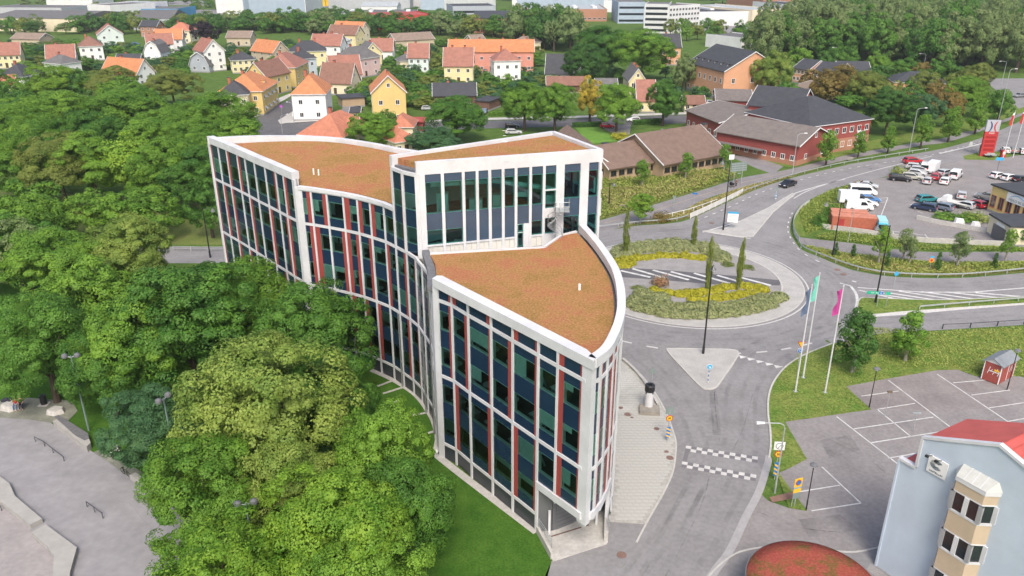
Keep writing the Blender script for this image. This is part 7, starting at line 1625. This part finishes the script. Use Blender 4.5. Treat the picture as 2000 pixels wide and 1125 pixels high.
for y in (-.8,.8): link('wheel', CARS['van']['wheel'], ut, (0,y,.33))
ra = thing('air_station', 'red air and water stand by the filling station', 'stand', (*(121.79,194.94),0)); MB().box(-.5,-.4,0,.5,.4,1.9).build('cabinet', SG['red'], ra); MB().box(-.3,-.43,.9,.3,-.402,1.6).build('display', SG['white'], ra)
for k, (p, c) in enumerate((((125.56,200.44),'white'),((127.65,200.44),'grey'),((129.47,199.32),'white'))): car(['white','grey','pale'][k]+' car parked behind the red air stand', p, 70, c, 'hatch', 'cars at the filling station')

# guard rails and fences
def guard(label, pts, h=.75, step=4.0, rails=((.55,.75),), m='galv', w=.06, name='guard_rail', cat='guard rail', panel=None):
    t = thing(name, label, cat, (0,0,0)); q = smooth_line(pts, 5)
    for z0, z1 in rails: wallstrip(q, w, z0, z1).build('rail', M[m], t)
    for p in resample(q, step): MB().box(p[0]-.05,p[1]-.05,0,p[0]+.05,p[1]+.05,h-.02).build('rail_post', M[m], t)
    if panel: wallstrip(q, .05, .12, panel).build('panel', M['cream'], t)
    return t
guard('steel guard rail curving round the east side of the roundabout', [(50.75,133.12), (49.79,128.90), (51.45,124.90), (55.46,118.84), (60.45,116.21), (70.31,115.78), (82.72,118.39)])
guard('steel guard rail between footpath and road behind the office', [(16.03,139.35), (23.50,142.04), (30.21,143.58), (33.92,146.10)])
guard('white panelled parapet of the underpass beside the road', [(34.15,145.78), (37.67,149.69), (44.81,158.10), (48.75,163.01)], 1.1, 2.5, ((1.0,1.1),), 'white_metal', panel=.95, name='parapet')
guard('long yellowish guard rail along the north-east road', [(48.75,163.01), (52.46,166.57), (63.35,176.34), (80.12,188.20), (107.08,202.72)], .7, 5, ((.5,.68),))
guard('concrete parapet above the retaining wall beside the car lot', [(50.39,132.05), (51.21,137.31), (53.46,144.20), (56.79,150.70), (60.28,155.56)], 1.0, 2.5, ((.9,1.0),), 'galv', panel=.85, name='parapet')
guard('dark wire guard rail along the lower east lane', [(58.23,97.17), (62.64,97.64), (70.98,98.78)], .8, 4.0, ((.7,.74),), 'dark_metal')
guard('thin guard rail on the grass wedge of the east arm', [(58.03,103.36), (64.51,104.61), (75.67,106.62)], .7, 4)
guard('steel railing beside the west road', [(-57.76,127.88), (-52.42,127.62), (-49.28,127.62)], .9, 3, ((.8,.86),(.45,.5)))
guard('white handrail along the footpath slope', [(28.29,144.83), (34.52,149.02), (41.57,155.56)], 1.0, 3, ((.9,1.0),), 'white_metal')
def fence_wall(label, pts, h, m, name='retaining_wall'):
    o = wallstrip(smooth_line(pts,4), .3, 0, h).build(name, M[m]); tag(o, label, 'wall'); return o
fence_wall('low concrete wall below the containers and the car lot', [(57.27,139.94), (64.71,136.17), (71.07,132.58), (82.51,130.72), (89.62,129.93)], .9, 'concrete')
fence_wall('curved concrete kerb wall of the lower lot ramp', [(77.37,145.46), (79.91,142.65), (83.31,139.94), (86.44,137.03)], .8, 'concrete')
fence_wall('low stone edge wall beside the forecourt slabs', [(13.81,88.08), (14.93,85.18), (15.76,81.71), (16.37,77.14)], .45, 'concrete')

# ventilation pipe on plinth
vp = thing('ventilation_pipe', 'white ventilation pipe with black collar on a stone plinth', 'pipe', (*(15.20,76.60),.12))
MB().obox((-1.1,-.5),(1.1,-.75), 1.6, 0, .45).build('plinth', mat('plinth_stone', (0.26,0.24,0.21), .9, var=.25, scale=2), vp)
MB().lathe([(.48,.45),(.48,2.3)], 20).build('pipe', M['white'], vp); MB().lathe([(.54,2.3),(.56,2.4),(.56,3.0),(.5,3.08),(.24,3.08),(.22,2.8)], 20).build('collar', M['dark_metal'], vp)
for a in range(4): MB().box(.52*math.cos(a*1.57+.6)-.05,.52*math.sin(a*1.57+.6)-.05,2.1,.52*math.cos(a*1.57+.6)+.05,.52*math.sin(a*1.57+.6)+.05,2.28).build('clamp', M['dark_metal'], vp)

# red kiosk with graffiti
ka, kb = (56.04,83.54), (57.17,81.95)
ks = thing('electric_kiosk', 'small red kiosk with grey gable roof and graffiti', 'kiosk', (*ka,.1), ang(ka,kb))
kl, kd = dist(ka,kb), 3.6
MB().box(0,0,0,kl,kd,2.4).build('wall', WM['red'] if False else mat('kiosk_red', (0.32,0.075,0.06), .7, var=.12), ks)
MB().add([(0,0,2.4),(kl,0,2.4),(kl/2,0,3.0),(0,kd,2.4),(kl,kd,2.4),(kl/2,kd,3.0)], [(0,1,2),(5,4,3),(0,2,5,3),(1,4,5,2),(0,3,4,1)]).build('gable', M['white_metal'], ks)
roof_sheet([(-.25,2.42),(kl/2,3.12),(kl+.25,2.42)], -.25, kd+.25, 'y', .1).build('roof', mat('kiosk_roof', (0.22,0.24,0.26), .6, var=.15), ks)
for x, y in ((-.02,-.02),(kl-.08,-.02),(kl-.08,kd*.5),(kl-.08,kd-.08)): MB().box(x,y,0,x+.1,y+.1,2.4).build('corner_trim', M['white_metal'], ks)
for k in range(5):
    x = .5+k*.28; MB().add([(x,-.03,1.0+.3*(k%2)),(x+.07,-.03,1.0+.3*(k%2)),(x+.25,-.03,1.9-.25*(k%3)),(x+.18,-.03,1.9-.25*(k%3))], [(0,1,2,3)]).build('graffiti', M['white_metal'], ks)
MB().box(.6,-.035,1.35,1.8,-.02,1.43).build('graffiti', M['white_metal'], ks); MB().box(kl-.75,-.035,1.5,kl-.2,-.01,1.75).build('warning_plate', SG['yellow'], ks)
for k in range(4):
    y = kd*.6+k*.25; MB().add([(kl+.03,y,1.0+.2*(k%2)),(kl+.03,y+.08,1.0+.2*(k%2)),(kl+.03,y+.3,1.8),(kl+.03,y+.22,1.8)], [(0,1,2,3)]).build('graffiti', M['white_metal'], ks)

# blue building with coral roof, bay window and sign
ga = (30.32, 52.05); bd = math.atan2(-.866, .5)
bl = thing('blue_building', 'pale blue rendered building with coral roof and beige bay window', 'building', (*ga,0), bd)
WL = 14.0
sec = [(0,0),(WL,0),(WL,13.2),(6.6,15.6),(1.35,13.2),(1.35,10.5),(0,10.5)]; k = len(sec)
MB().add([(x,0,z) for x,z in sec]+[(x,5,z) for x,z in sec], [tuple(range(k)), tuple(range(k,2*k))[::-1]]+[((i+1)%k,i,i+k,(i+1)%k+k) for i in range(k)]).build('wall', WM['blue'], bl)
cp = M['white']
for (x0,z0),(x1,z1) in (((1.25,13.2),(6.6,15.62)),((6.6,15.62),(14.1,13.2)),((-.1,10.5),(1.3,10.5))):
    MB().add([(x0,-.12,z0),(x1,-.12,z1),(x1,-.12,z1+.22),(x0,-.12,z0+.22),(x0,.3,z0),(x1,.3,z1),(x1,.3,z1+.22),(x0,.3,z0+.22)], [(0,1,2,3),(7,6,5,4),(3,2,6,7),(0,4,5,1),(0,3,7,4),(1,5,6,2)]).build('coping', cp, bl)
MB().box(1.22,-.12,10.72,1.42,.3,13.2).build('coping', cp, bl); MB().box(-.15,-.12,0,.0,.25,10.5).build('corner_trim', WM['blue'], bl)
rr = mat('coral_sheet', (0.50,0.10,0.085), .6, var=.12, scale=.8)
roof_sheet([(1.42,13.35),(6.6,15.72),(14.2,13.2)], .31, 5.3, 'y', .12).build('roof', rr, bl)
MB().box(.15,.31,10.51,1.2,5,10.6).build('lower_roof', rr, bl)
for kx in range(12): MB().box(6.6+kx*.6,.32,15.74-kx*.2,6.64+kx*.6,5.3,15.80-kx*.2).build('roof_seam', rr, bl)
# bay
bay_p = [(4.3,0),(4.8,-.85),(6.9,-.85),(7.5,0)]
def bay_ring(z0, z1, m, name, grow=0.0):
    c = (5.9,0); return MB().prism([((x-c[0])*(1+grow)+c[0], (y)*(1+grow) if y else .05) for x, y in bay_p], z0, z1).build(name, m, bl)
bg_ = mat('bay_beige', (0.50,0.40,0.29), .85, var=.08, scale=.8)
for z0, z1 in ((-.0,2.4),(4.1,6.0),(7.75,9.5),(11.2,12.0)): bay_ring(z0, z1, bg_, 'bay_panel')
for z0, z1 in ((2.4,4.1),(6.0,7.75),(9.5,11.2)):
    bay_ring(z0, z1, M['window_dark'], 'bay_glazing', -.04)
    bay_ring(z0-.06, z0+.12, M['white'], 'bay_sill', .04); bay_ring(z1-.1, z1+.01, M['white'], 'bay_head', .01)
    for (p, q) in zip(bay_p, bay_p[1:]):
        n = 1 if dist(p,q) < 1.3 else 2
        for j in range(n+1):
            c = lerp(p,q,j/n); MB().box(c[0]-.16,c[1]-.07,z0+.12,c[0]+.16,c[1]+.12,z1-.1).build('bay_mullion', M['white'], bl)
bay_ring(12.0, 12.35, M['white'], 'bay_cornice', .06)
MB().add([(4.2,0,12.36),(4.75,-.92,12.36),(6.95,-.92,12.36),(7.6,0,12.36),(4.6,0,13.0),(7.2,0,13.0)], [(0,1,4),(1,2,5,4),(2,3,5),(3,2,1,0),(0,4,5,3)]).build('bay_roof', mat('bay_roof', (0.50,0.51,0.48), .35, var=.1, scale=2), bl)
for x in (5.3,5.9,6.5): MB().add([(x-.03,-.93,12.38),(x+.03,-.93,12.38),(x+.03,0,13.03),(x-.03,0,13.03)], [(0,1,2,3)]).build('glazing_bar', M['white'], bl)
sb = MB().box(2.15,-.14,10.95,3.65,-.04,12.35).build('sign_board', SG['white'], bl)
gs = mat('sign_graphite', (0.06,0.09,0.11), .5)
for k in range(5):
    r0 = .18+k*.075; arcp = [(2.85+r0*math.cos(R(a))*1.0, -.15, 11.8+r0*.8*math.sin(R(a))) for a in range(40,321,20)]
    MB().tube(arcp, .018, 5).build('emblem', gs, sb)
text('CASTELLUM', .2, gs, sb, (2.9,-.15,11.15))
for x in (2.35,3.1): MB().tube([(x,-.1,12.35),(x-.1,-.55,12.45)], .03, 5).build('spot_arm', M['dark_metal'], sb); MB().box(x-.22,-.72,12.35,x,-.52,12.5).build('spotlight', M['dark_metal'], sb)
flat('gravel_strip', [(29.9,52.3),(32.0,48.6),(34,45),(33.3,44.6),(31.2,48.2),(29.3,51.6)], .03, M['gravel'])
# round pavilion with red sedum roof
pc = (22.67,46.60)
pav = thing('sedum_pavilion', 'low round pavilion with red sedum roof at the lower picture edge', 'pavilion', (*pc,0))
MB().lathe([(4.6,0),(4.6,2.95)], 40).build('wall', M['grey_metal'], pav); MB().lathe([(4.8,2.96),(4.92,3.0),(4.92,3.12),(4.86,3.12),(4.83,3.05)], 48).build('roof_edge', M['gutter'], pav)
MB().lathe([(4.84,3.0),(4.84,3.16),(3.6,3.2),(2.0,3.24),(.1,3.26)], 48).build('sedum_roof', M['sedum_red'], pav, smooth=True)
struct(wallstrip(smooth_line([(16.12,50.87), (17.53,52.35), (19.39,53.70), (21.97,54.34), (24.65,54.47), (27.08,53.89), (29.19,53.70), (31.72,54.34)]), .16, 0, .06).build('kerb', M['kerb']))
flat('paving', [(16.48,50.58), (19.35,53.58), (24.61,54.34), (29.14,53.58), (31.75,54.08), (30.87,50.58)], Z+.004, M['asphalt'])

# yellow brick workshop and garage
ws = house('yellow brick workshop with white company board and red windows', (93.66,150.70), (96.05,138.99), 5.2, 18, 'flat', 0, 'yellow', 'dark', cols=6, rows=1, side=3, chim=0, name='workshop', ww=1.3, wh=2.4, door=False, frame='brickchim', oh=.3, group=None, cat='workshop')
wl2 = dist((93.66,150.70), (96.05,138.99))
cb_ = MB().box(wl2*.34,-.16,3.3,wl2*.98,-.09,5.1).build('company_board', SG['white'], ws)
MB().tube([(wl2*.42,-.19,4.3),(wl2*.5,-.19,4.75),(wl2*.58,-.19,4.85),(wl2*.66,-.19,4.5),(wl2*.76,-.19,4.35)], .05, 5).build('car_outline', SG['lightblue'], cb_)
text('MEKO BILSERVICE', .75, SG['grey'], cb_, (wl2*.64,-.18,3.75))
gg_ = house('low pale garage with grey roller door below the workshop', (85.79,136.70), (85.46,129.77), 3.6, 16, 'flat', 0, 'cream', 'dark', cols=0, rows=0, side=0, chim=0, name='garage', group=None, cat='garage', oh=.2)
gw = dist((85.79,136.70), (85.46,129.77))
rd = MB().box(gw*.25,-.08,.1,gw*.85,-.02,2.7).build('roller_door', M['grey_metal'], gg_)
for k in range(8): MB().box(gw*.26,-.1,.3+k*.3,gw*.84,-.081,.33+k*.3).build('door_rib', M['dark_metal'], rd)
MB().box(gw*.38,-.1,2.8,gw*.78,-.05,3.3).build('sign_board', SG['white'], gg_)
for k, (p, lab) in enumerate((((84.05,142.65),'scrap bonnet leaning on the curved lot wall'),((86.15,140.83),'white tarpaulin covered pile by the curved wall'),((86.73,133.12),'white waste container beside the garage door'))):
    o = MB().add([(-.9,-.4,0),(.9,-.4,0),(.9,.4,0),(-.9,.4,0),(-.7,-.2,1.0),(.6,-.3,.8),(.7,.3,.9),(-.8,.3,1.1)], [(0,3,2,1),(4,5,6,7),(0,1,5,4),(1,2,6,5),(2,3,7,6),(3,0,4,7)]).build(['car_bonnet','covered_pile','waste_container'][k], CP['white'], None, (*p,.02), .4*k); tag(o, lab, ['scrap','pile','container'][k])

# ------------------------------------------------------------------ skate park
flat('skate_park', [(-75,26)]+[(-58.63,75.32), (-56.18,75.00), (-52.64,74.69), (-50.13,73.97), (-42.66,68.31), (-39.34,65.85), (-36.57,63.69), (-32.77,60.80), (-28.97,58.03), (-26.55,54.85), (-26.70,50.58), (-26.99,45.26)]+[(-30,20)], .03, M['skate'])
flat('setts_paving', [(-59.51,77.69), (-57.95,78.47), (-55.41,79.14), (-53.18,78.80), (-50.08,78.47), (-48.28,76.27), (-48.30,73.66), (-50.07,73.87), (-52.52,74.48), (-56.12,74.90), (-58.06,75.32)], .04, M['setts'])
flat('setts_paving', [(-42.66,68.31), (-41.98,69.31), (-40.63,68.67), (-38.34,66.45), (-35.41,64.34), (-36.52,63.69), (-39.34,65.85)], .036, M['setts'])
M['edge_steel'] = mat('edge_steel', (0.10,0.10,0.11), .5, metal=.3, var=.2)
def ledge(label, poly, h, zt=None):
    t = thing('skate_ledge', label, 'skate ledge', (0,0,.03)); MB().prism(poly, 0, h).build('ledge_body', mat('ledge_concrete', (0.30,0.295,0.28), .85, col2=(0.38,0.37,0.35), scale=.8), t)
    return t
l1 = ledge('long dark-topped ledge at the edge of the skate park grass', [(-49.25,73.16), (-48.86,73.66), (-43.83,69.96), (-43.17,69.03), (-43.23,68.31), (-44.22,69.03)], .7)
MB().prism([(-49.52,73.97), (-49.18,74.28), (-44.26,70.71), (-43.69,69.77), (-43.98,69.40), (-45.41,70.34)], .705, .74).build('ledge_top', mat('ledge_granite', (0.14,0.14,0.15), .6, var=.25, scale=3), l1)
l2 = ledge('pale concrete ledge block in the lower skate park', [(-47.00,59.83), (-46.15,60.65), (-41.86,57.40), (-42.46,56.58)], .5)
l3 = ledge('curved concrete ledge beside the lower skate park pit', [(-41.81,55.57), (-41.14,56.64), (-36.90,53.70), (-36.02,50.87), (-34.66,47.81), (-36.07,47.81), (-37.40,50.87), (-38.30,52.65), (-39.53,53.89)], .5)
l4 = ledge('rounded concrete ledge at the picture edge of the skate park', [(-51.87,65.17), (-49.53,63.77), (-47.79,62.57), (-46.15,60.65), (-47.00,59.83), (-49.20,60.80)], .5)
l5 = ledge('dark-edged bank block beside the bicycle', [(-36.86,63.69), (-36.40,64.10), (-32.63,61.18), (-32.74,60.72)], .6)
struct(MB().prism([(-38.18,62.57), (-36.81,63.69), (-32.80,60.65), (-30.80,58.95), (-31.52,56.17), (-35.26,60.05)], 0, .08).build('skate_bank', M['skate']))
flat('pit_floor', [(-75,26)]+[(-48.74,60.05), (-46.92,59.68), (-42.38,56.44), (-41.77,55.51), (-39.43,53.70), (-38.21,52.47), (-37.40,50.87), (-34.70,45.26)]+[(-40,20)], .036, mat('pit_floor', (0.27,0.25,0.25), .8, col2=(0.34,0.315,0.31), scale=.4, scale2=2, amt2=.1))
def skate_rail(label, pts, hs):
    t = thing('skate_rail', label, 'rail', (0,0,.03)); P_ = [(*p, h) for p, h in zip(pts, hs)]
    MB().tube(P_, .05, 6).build('bar', M['edge_steel'], t)
    for p in P_: MB().tube([(p[0],p[1],0),p], .04, 6).build('leg', M['edge_steel'], t)
skate_rail('kinked steel skate rail in the upper skate park', [(-49.63,70.24), (-48.21,69.40), (-46.69,68.21), (-44.86,66.80)], (.6,.6,.55,.55))
skate_rail('short steel skate rail in the middle of the skate park', [(-39.05,59.68), (-37.96,58.88), (-36.81,58.03)], (.6,.6,.6))
skate_rail('steel rail end at the picture edge', [(-47.39,59.53), (-46.57,59.10)], (.5,.5))
for lab, p, s_ in (('faceted pale stone block near the bin', (-50.45,75.95), 1.0), ('pale stone block the two people sit on', (-55.89,76.92), 1.2), ('pale stone block under the blue-green tree', (-40.95,68.67), .9)):
    q = MB(); top = [(-.9,-.5),(.2,-.85),(1.0,-.2),(.7,.6),(-.5,.7)]
    q.add([(x*s_,y*s_,0) for x,y in top]+[(x*s_*.8,y*s_*.8,.62*s_-.12*i%.2) for i,(x,y) in enumerate(top)], [(4,3,2,1,0),(5,6,7,8,9)]+[(i,(i+1)%5,(i+1)%5+5,i+5) for i in range(5)])
    tag(q.build('stone_block', M['concrete'], None, (*p,.04)), lab, 'stone block', 'stone blocks by the skate park')
bn = thing('litter_bin', 'black cylindrical litter bin on the sett paving', 'bin', (*(-52.75,77.69),.04)); MB().lathe([(.34,.05),(.36,1.0),(.38,1.05),(.38,1.12),(.3,1.16)], 18).build('bin_body', M['dark_metal'], bn); MB().box(-.5,-.5,0,.5,.5,.05).build('base', M['concrete'], bn); MB().lathe([(.2,1.165),(.18,1.12)], 14).build('opening', M['tyre'], bn)
# bicycle
def bicycle(label, p, rz, lean=0.12):
    t = thing('bicycle', label, 'bicycle', (*p,.04), rz)
    t.rotation_euler = (lean,0,rz)
    for x in (-.52,.52):
        w_ = MB(); w_.tube([(x+.34*math.cos(a*math.pi/10),0,.34+.34*math.sin(a*math.pi/10)) for a in range(21)], .022, 6); wh = w_.build('wheel', M['tyre'], t)
        for a in range(6): MB().tube([(x,0,.34),(x+.32*math.cos(a*1.05),0,.34+.32*math.sin(a*1.05))], .005, 4).build('spoke', M['steel'], wh)
    fr_ = MB()
    for a, b in (((-.52,.34),(-.1,.34)),((-.1,.34),(-.22,.82)),((-.52,.34),(-.2,.75)),((-.2,.75),(.36,.8)),((-.1,.34),(.38,.7)),((.38,.85),(.52,.34))): fr_.tube([(a[0],0,a[1]),(b[0],0,b[1])], .02, 6)
    fr_.build('frame', M['dark_metal'], t); MB().box(-.36,-.06,.86,-.1,.06,.92).build('saddle', M['tyre'], t)
    MB().tube([(.3,-.28,.95),(.38,0,.98),(.3,.28,.95)], .016, 6).build('handlebar', M['dark_metal'], t); MB().tube([(.38,0,.8),(.38,0,.98)], .018, 6).build('stem', M['dark_metal'], t)
    for s_ in (-1,1): MB().box(-.14,s_*.12-.04,.28,-.02,s_*.12+.04,.31).build('pedal', M['tyre'], t)
    return t
bicycle('black bicycle standing at the edge of the skate park slab', (-37.54,64.42), R(-35))
for k in range(7): bicycle('bicycle parked in the rack beside the red nursery', ((60.98,195.48)[0]+k*.9, (60.98,195.48)[1]-k*.25), R(100), .05)['group'] = 'bicycles at the nursery rack'
# people: one continuous skinned body each, clothing and hair as children
SK = mat('skin', (0.52,0.32,0.23), .6)
def body_mesh(name, joints, bones, rad, m, parent, loc=(0,0,0), sub=1):
    me = bpy.data.meshes.new(name); me.from_pydata([j for j in joints], bones, []); o = link(name, me, parent, loc)
    md = o.modifiers.new('skin', 'SKIN'); md.use_smooth_shade = True
    sv = me.skin_vertices[0].data if me.skin_vertices else None
    if sv is None:
        bm = bmesh.new(); bm.from_mesh(me); bm.verts.layers.skin.verify(); bm.to_mesh(me); bm.free(); sv = me.skin_vertices[0].data
    for i, r in enumerate(rad): sv[i].radius = (r, r)
    sv[0].use_root = True
    s_ = o.modifiers.new('sub', 'SUBSURF'); s_.levels = sub; s_.render_levels = sub
    dg = bpy.context.evaluated_depsgraph_get(); m2 = bpy.data.meshes.new_from_object(o.evaluated_get(dg)); o.modifiers.clear(); o.data = m2; m2.materials.clear(); m2.materials.append(m); return o
def person(label, p, rz, pose, top, legs, hair, z=.04):
    """pose: 'sit' on a block, 'stand' or 'ride'"""
    t = thing('person', label, 'person', (*p,z), rz)
    hz = {'sit': .62, 'stand': .95, 'ride': .98}[pose]
    lean = {'sit': -.12, 'stand': 0.0, 'ride': .25}[pose]
    J = [(0,0,hz),(lean*.5,0,hz+.28),(lean,0,hz+.5),(lean*1.1,0,hz+.6),(lean*1.1+.03,0,hz+.70),(lean*1.1+.03,0,hz+.86)]; Bn = [(0,1),(1,2),(2,3),(3,4),(4,5)]; Rd = [.15,.14,.15,.055,.085,.08]
    for s_ in (-1,1):
        i = len(J)
        if pose == 'sit': ar = [(lean,s_*.2,hz+.47),(lean+.1,s_*.27,hz+.2),(lean+.36,s_*.2,hz+.12),(lean+.44,s_*.18,hz+.1)]; lg = [(0,s_*.1,hz-.02),(.44,s_*.14,hz+.02),(.5,s_*.14,.1),(.66,s_*.15,.05)]
        elif pose == 'ride': ar = [(lean,s_*.2,hz+.47),(lean+.15,s_*.25,hz+.22),(lean+.42,s_*.22,hz+.1),(lean+.5,s_*.2,hz+.08)]; lg = [(0,s_*.1,hz-.05),(.3,s_*.13,hz-.3+s_*.1),(.15,s_*.13,.35+s_*.1),(.3,s_*.13,.3+s_*.1)]
        else: ar = [(lean,s_*.2,hz+.47),(0.0,s_*.26,hz+.2),(.2,s_*.24,hz+.02),(.3,s_*.2,hz)]; lg = [(0,s_*.1,hz-.05),(.03+.06*s_,s_*.11,.5),(-.04+.2*s_,s_*.11,.08),(.12+.2*s_,s_*.12,.04)]
        J += ar + lg; Rd += [.065,.05,.038,.035,.095,.07,.045,.045]
        Bn += [(2,i),(i,i+1),(i+1,i+2),(i+2,i+3),(0,i+4),(i+4,i+5),(i+5,i+6),(i+6,i+7)]
    body_mesh('body', J, Bn, Rd, SK, t)
    # clothing shells
    tj = [J[0],J[1],J[2]] + J[6:8] + J[14:16]; body_mesh('shirt', tj, [(0,1),(1,2),(2,3),(3,4),(2,5),(5,6)], [.175,.165,.17,.085,.07,.085,.07], top, t)
    body_mesh('trousers', [J[0],J[10],J[11],J[12],J[18],J[19],J[20]], [(0,1),(1,2),(2,3),(0,4),(4,5),(5,6)], [.17,.115,.09,.065,.115,.09,.065], legs, t)
    hx, _, hzz = J[5]; MB().lathe([(.055,hzz-.02),(.098,hzz),(.09,hzz+.07),(.05,hzz+.115),(.01,hzz+.12)], 12, hx-.015, 0).build('hair', hair, t, smooth=True)
    for s_ in (-1,1):
        f0 = J[9 if s_ < 0 else 17]
        for q in range(4): MB().tube([f0,(f0[0]+.05,f0[1]+(q-1.5)*.018,f0[2]-.005),(f0[0]+.075,f0[1]+(q-1.5)*.018,f0[2]-.03)], .009, 5).build('finger', SK, t)
        MB().tube([(f0[0]-.01,f0[1],f0[2]),(f0[0]+.03,f0[1]-s_*.035,f0[2]+.01)], .01, 5).build('thumb', SK, t)
        MB().tube([(hx+.085,s_*.03,hzz-.01),(hx+.095,s_*.03,hzz-.01)], .012, 6).build('eye', M['dark_metal'], t); MB().lathe([(.012,0),(.02,.02),(.012,.04)], 6).build('ear', SK, t, (hx,s_*.085,hzz-.04))
    MB().tube([(hx+.085,0,hzz),(hx+.108,0,hzz-.045)], [.008,.016], 6).build('nose', SK, t); MB().box(hx+.078,-.028,hzz-.085,hx+.088,.028,hzz-.075).build('mouth', SG['red'], t)
    return t
cl = {n: mat('cloth_'+n, c, .9, var=.1, scale=6) for n, c in dict(red=(0.45,0.02,0.03), black=(0.012,0.012,0.014), jeans=(0.12,0.18,0.30), dark=(0.03,0.03,0.05), brown=(0.20,0.09,0.06)).items()}
hr = mat('hair_blond', (0.34,0.22,0.12), .7); hb = mat('hair_dark', (0.03,0.02,0.015), .7)
person('person in red top and jeans sitting on the pale stone block', (-55.25,76.70), R(-80), 'sit', cl['red'], cl['jeans'], hb)
person('person in black shirt and dark trousers sitting beside the red one', (-54.80,76.92), R(-70), 'sit', cl['black'], cl['dark'], hr)
tag(MB().box(-.5,-.3,0,.5,.3,.25).add([(-.3,-.2,.25),(.3,-.25,.25),(.2,.2,.25),(-.2,.2,.25),(0,0,.45)],[(0,1,4),(1,2,4),(2,3,4),(3,0,4)]).build('bag', cl['dark'], None, (*(-56.67,77.47),.62)), 'dark bag and clothes lying on the pale stone block', 'bag')
person('person in brown jacket pushing a black pram along the footpath', (48.69,168.20), R(200), 'stand', cl['brown'], cl['dark'], hb, .02)
pm = thing('pram', 'black pram pushed along the footpath below the direction sign', 'pram', ((48.69,168.20)[0]-1.0, (48.69,168.20)[1]-.35,.02), R(200))
MB().add([(-.4,-.25,.5),(.4,-.25,.45),(.4,.25,.45),(-.4,.25,.5),(-.5,-.28,.9),(.5,-.28,.75),(.5,.28,.75),(-.5,.28,.9)], [(0,3,2,1),(4,5,6,7),(0,1,5,4),(1,2,6,5),(2,3,7,6),(3,0,4,7)]).build('seat', cl['black'], pm)
MB().add([(.5,-.28,.76),(.5,.28,.76),(.45,-.26,1.1),(.45,.26,1.1),(.1,-.26,1.15),(.1,.26,1.15)], [(0,1,3,2),(2,3,5,4),(0,2,4),(1,5,3)]).build('hood', cl['black'], pm); MB().tube([(-.45,-.24,.6),(-.8,-.24,1.0),(-.8,.24,1.0),(-.45,.24,.6)], .02, 6).build('handle', M['dark_metal'], pm)
for x in (-.35,.4):
    for y in (-.28,.28): w_ = MB(); w_.tube([(x+.16*math.cos(a*.6283),y,.17+.16*math.sin(a*.6283)) for a in range(11)], .03, 6); w_.build('wheel', M['tyre'], pm)
# benches
def bench(label, p, rz):
    t = thing('park_bench', label, 'bench', (*p,0), rz, 'park benches')
    for k in range(3): MB().box(-.9,-.22+k*.16,.43,.9,-.1+k*.16,.47).build('seat_slat', M['bark_pale'], t)
    for k in range(2): MB().box(-.9,.26,.6+k*.17,.9,.3,.72+k*.17).build('back_slat', M['bark_pale'], t)
    for x in (-.75,.75): MB().box(x-.04,-.2,0,x+.04,.25,.43).build('leg', M['dark_metal'], t)
bench('grey wooden bench beside the footpath below the bank', (22.16,151.72), R(15)); bench('bench on the grass by the second bin near the red nursery', (82.55,191.26), R(10))

# ------------------------------------------------------------------ air: faint summer haze over the whole place
hz = MB().box(-700,-60,-1.5,760,1560,49.0).build('haze', bpy.data.materials.new('haze')); stuff(hz)
hm = hz.data.materials[0]; hm.use_nodes = True; hn = hm.node_tree
for n_ in list(hn.nodes):
    if n_.type == 'BSDF_PRINCIPLED': hn.nodes.remove(n_)
hv = hn.nodes.new('ShaderNodeVolumePrincipled'); hv.inputs['Density'].default_value = 0.00013; hv.inputs['Color'].default_value = (0.86,0.90,0.96,1); hv.inputs['Anisotropy'].default_value = 0.2
hn.links.new(hv.outputs[0], hn.nodes['Material Output'].inputs['Volume'])
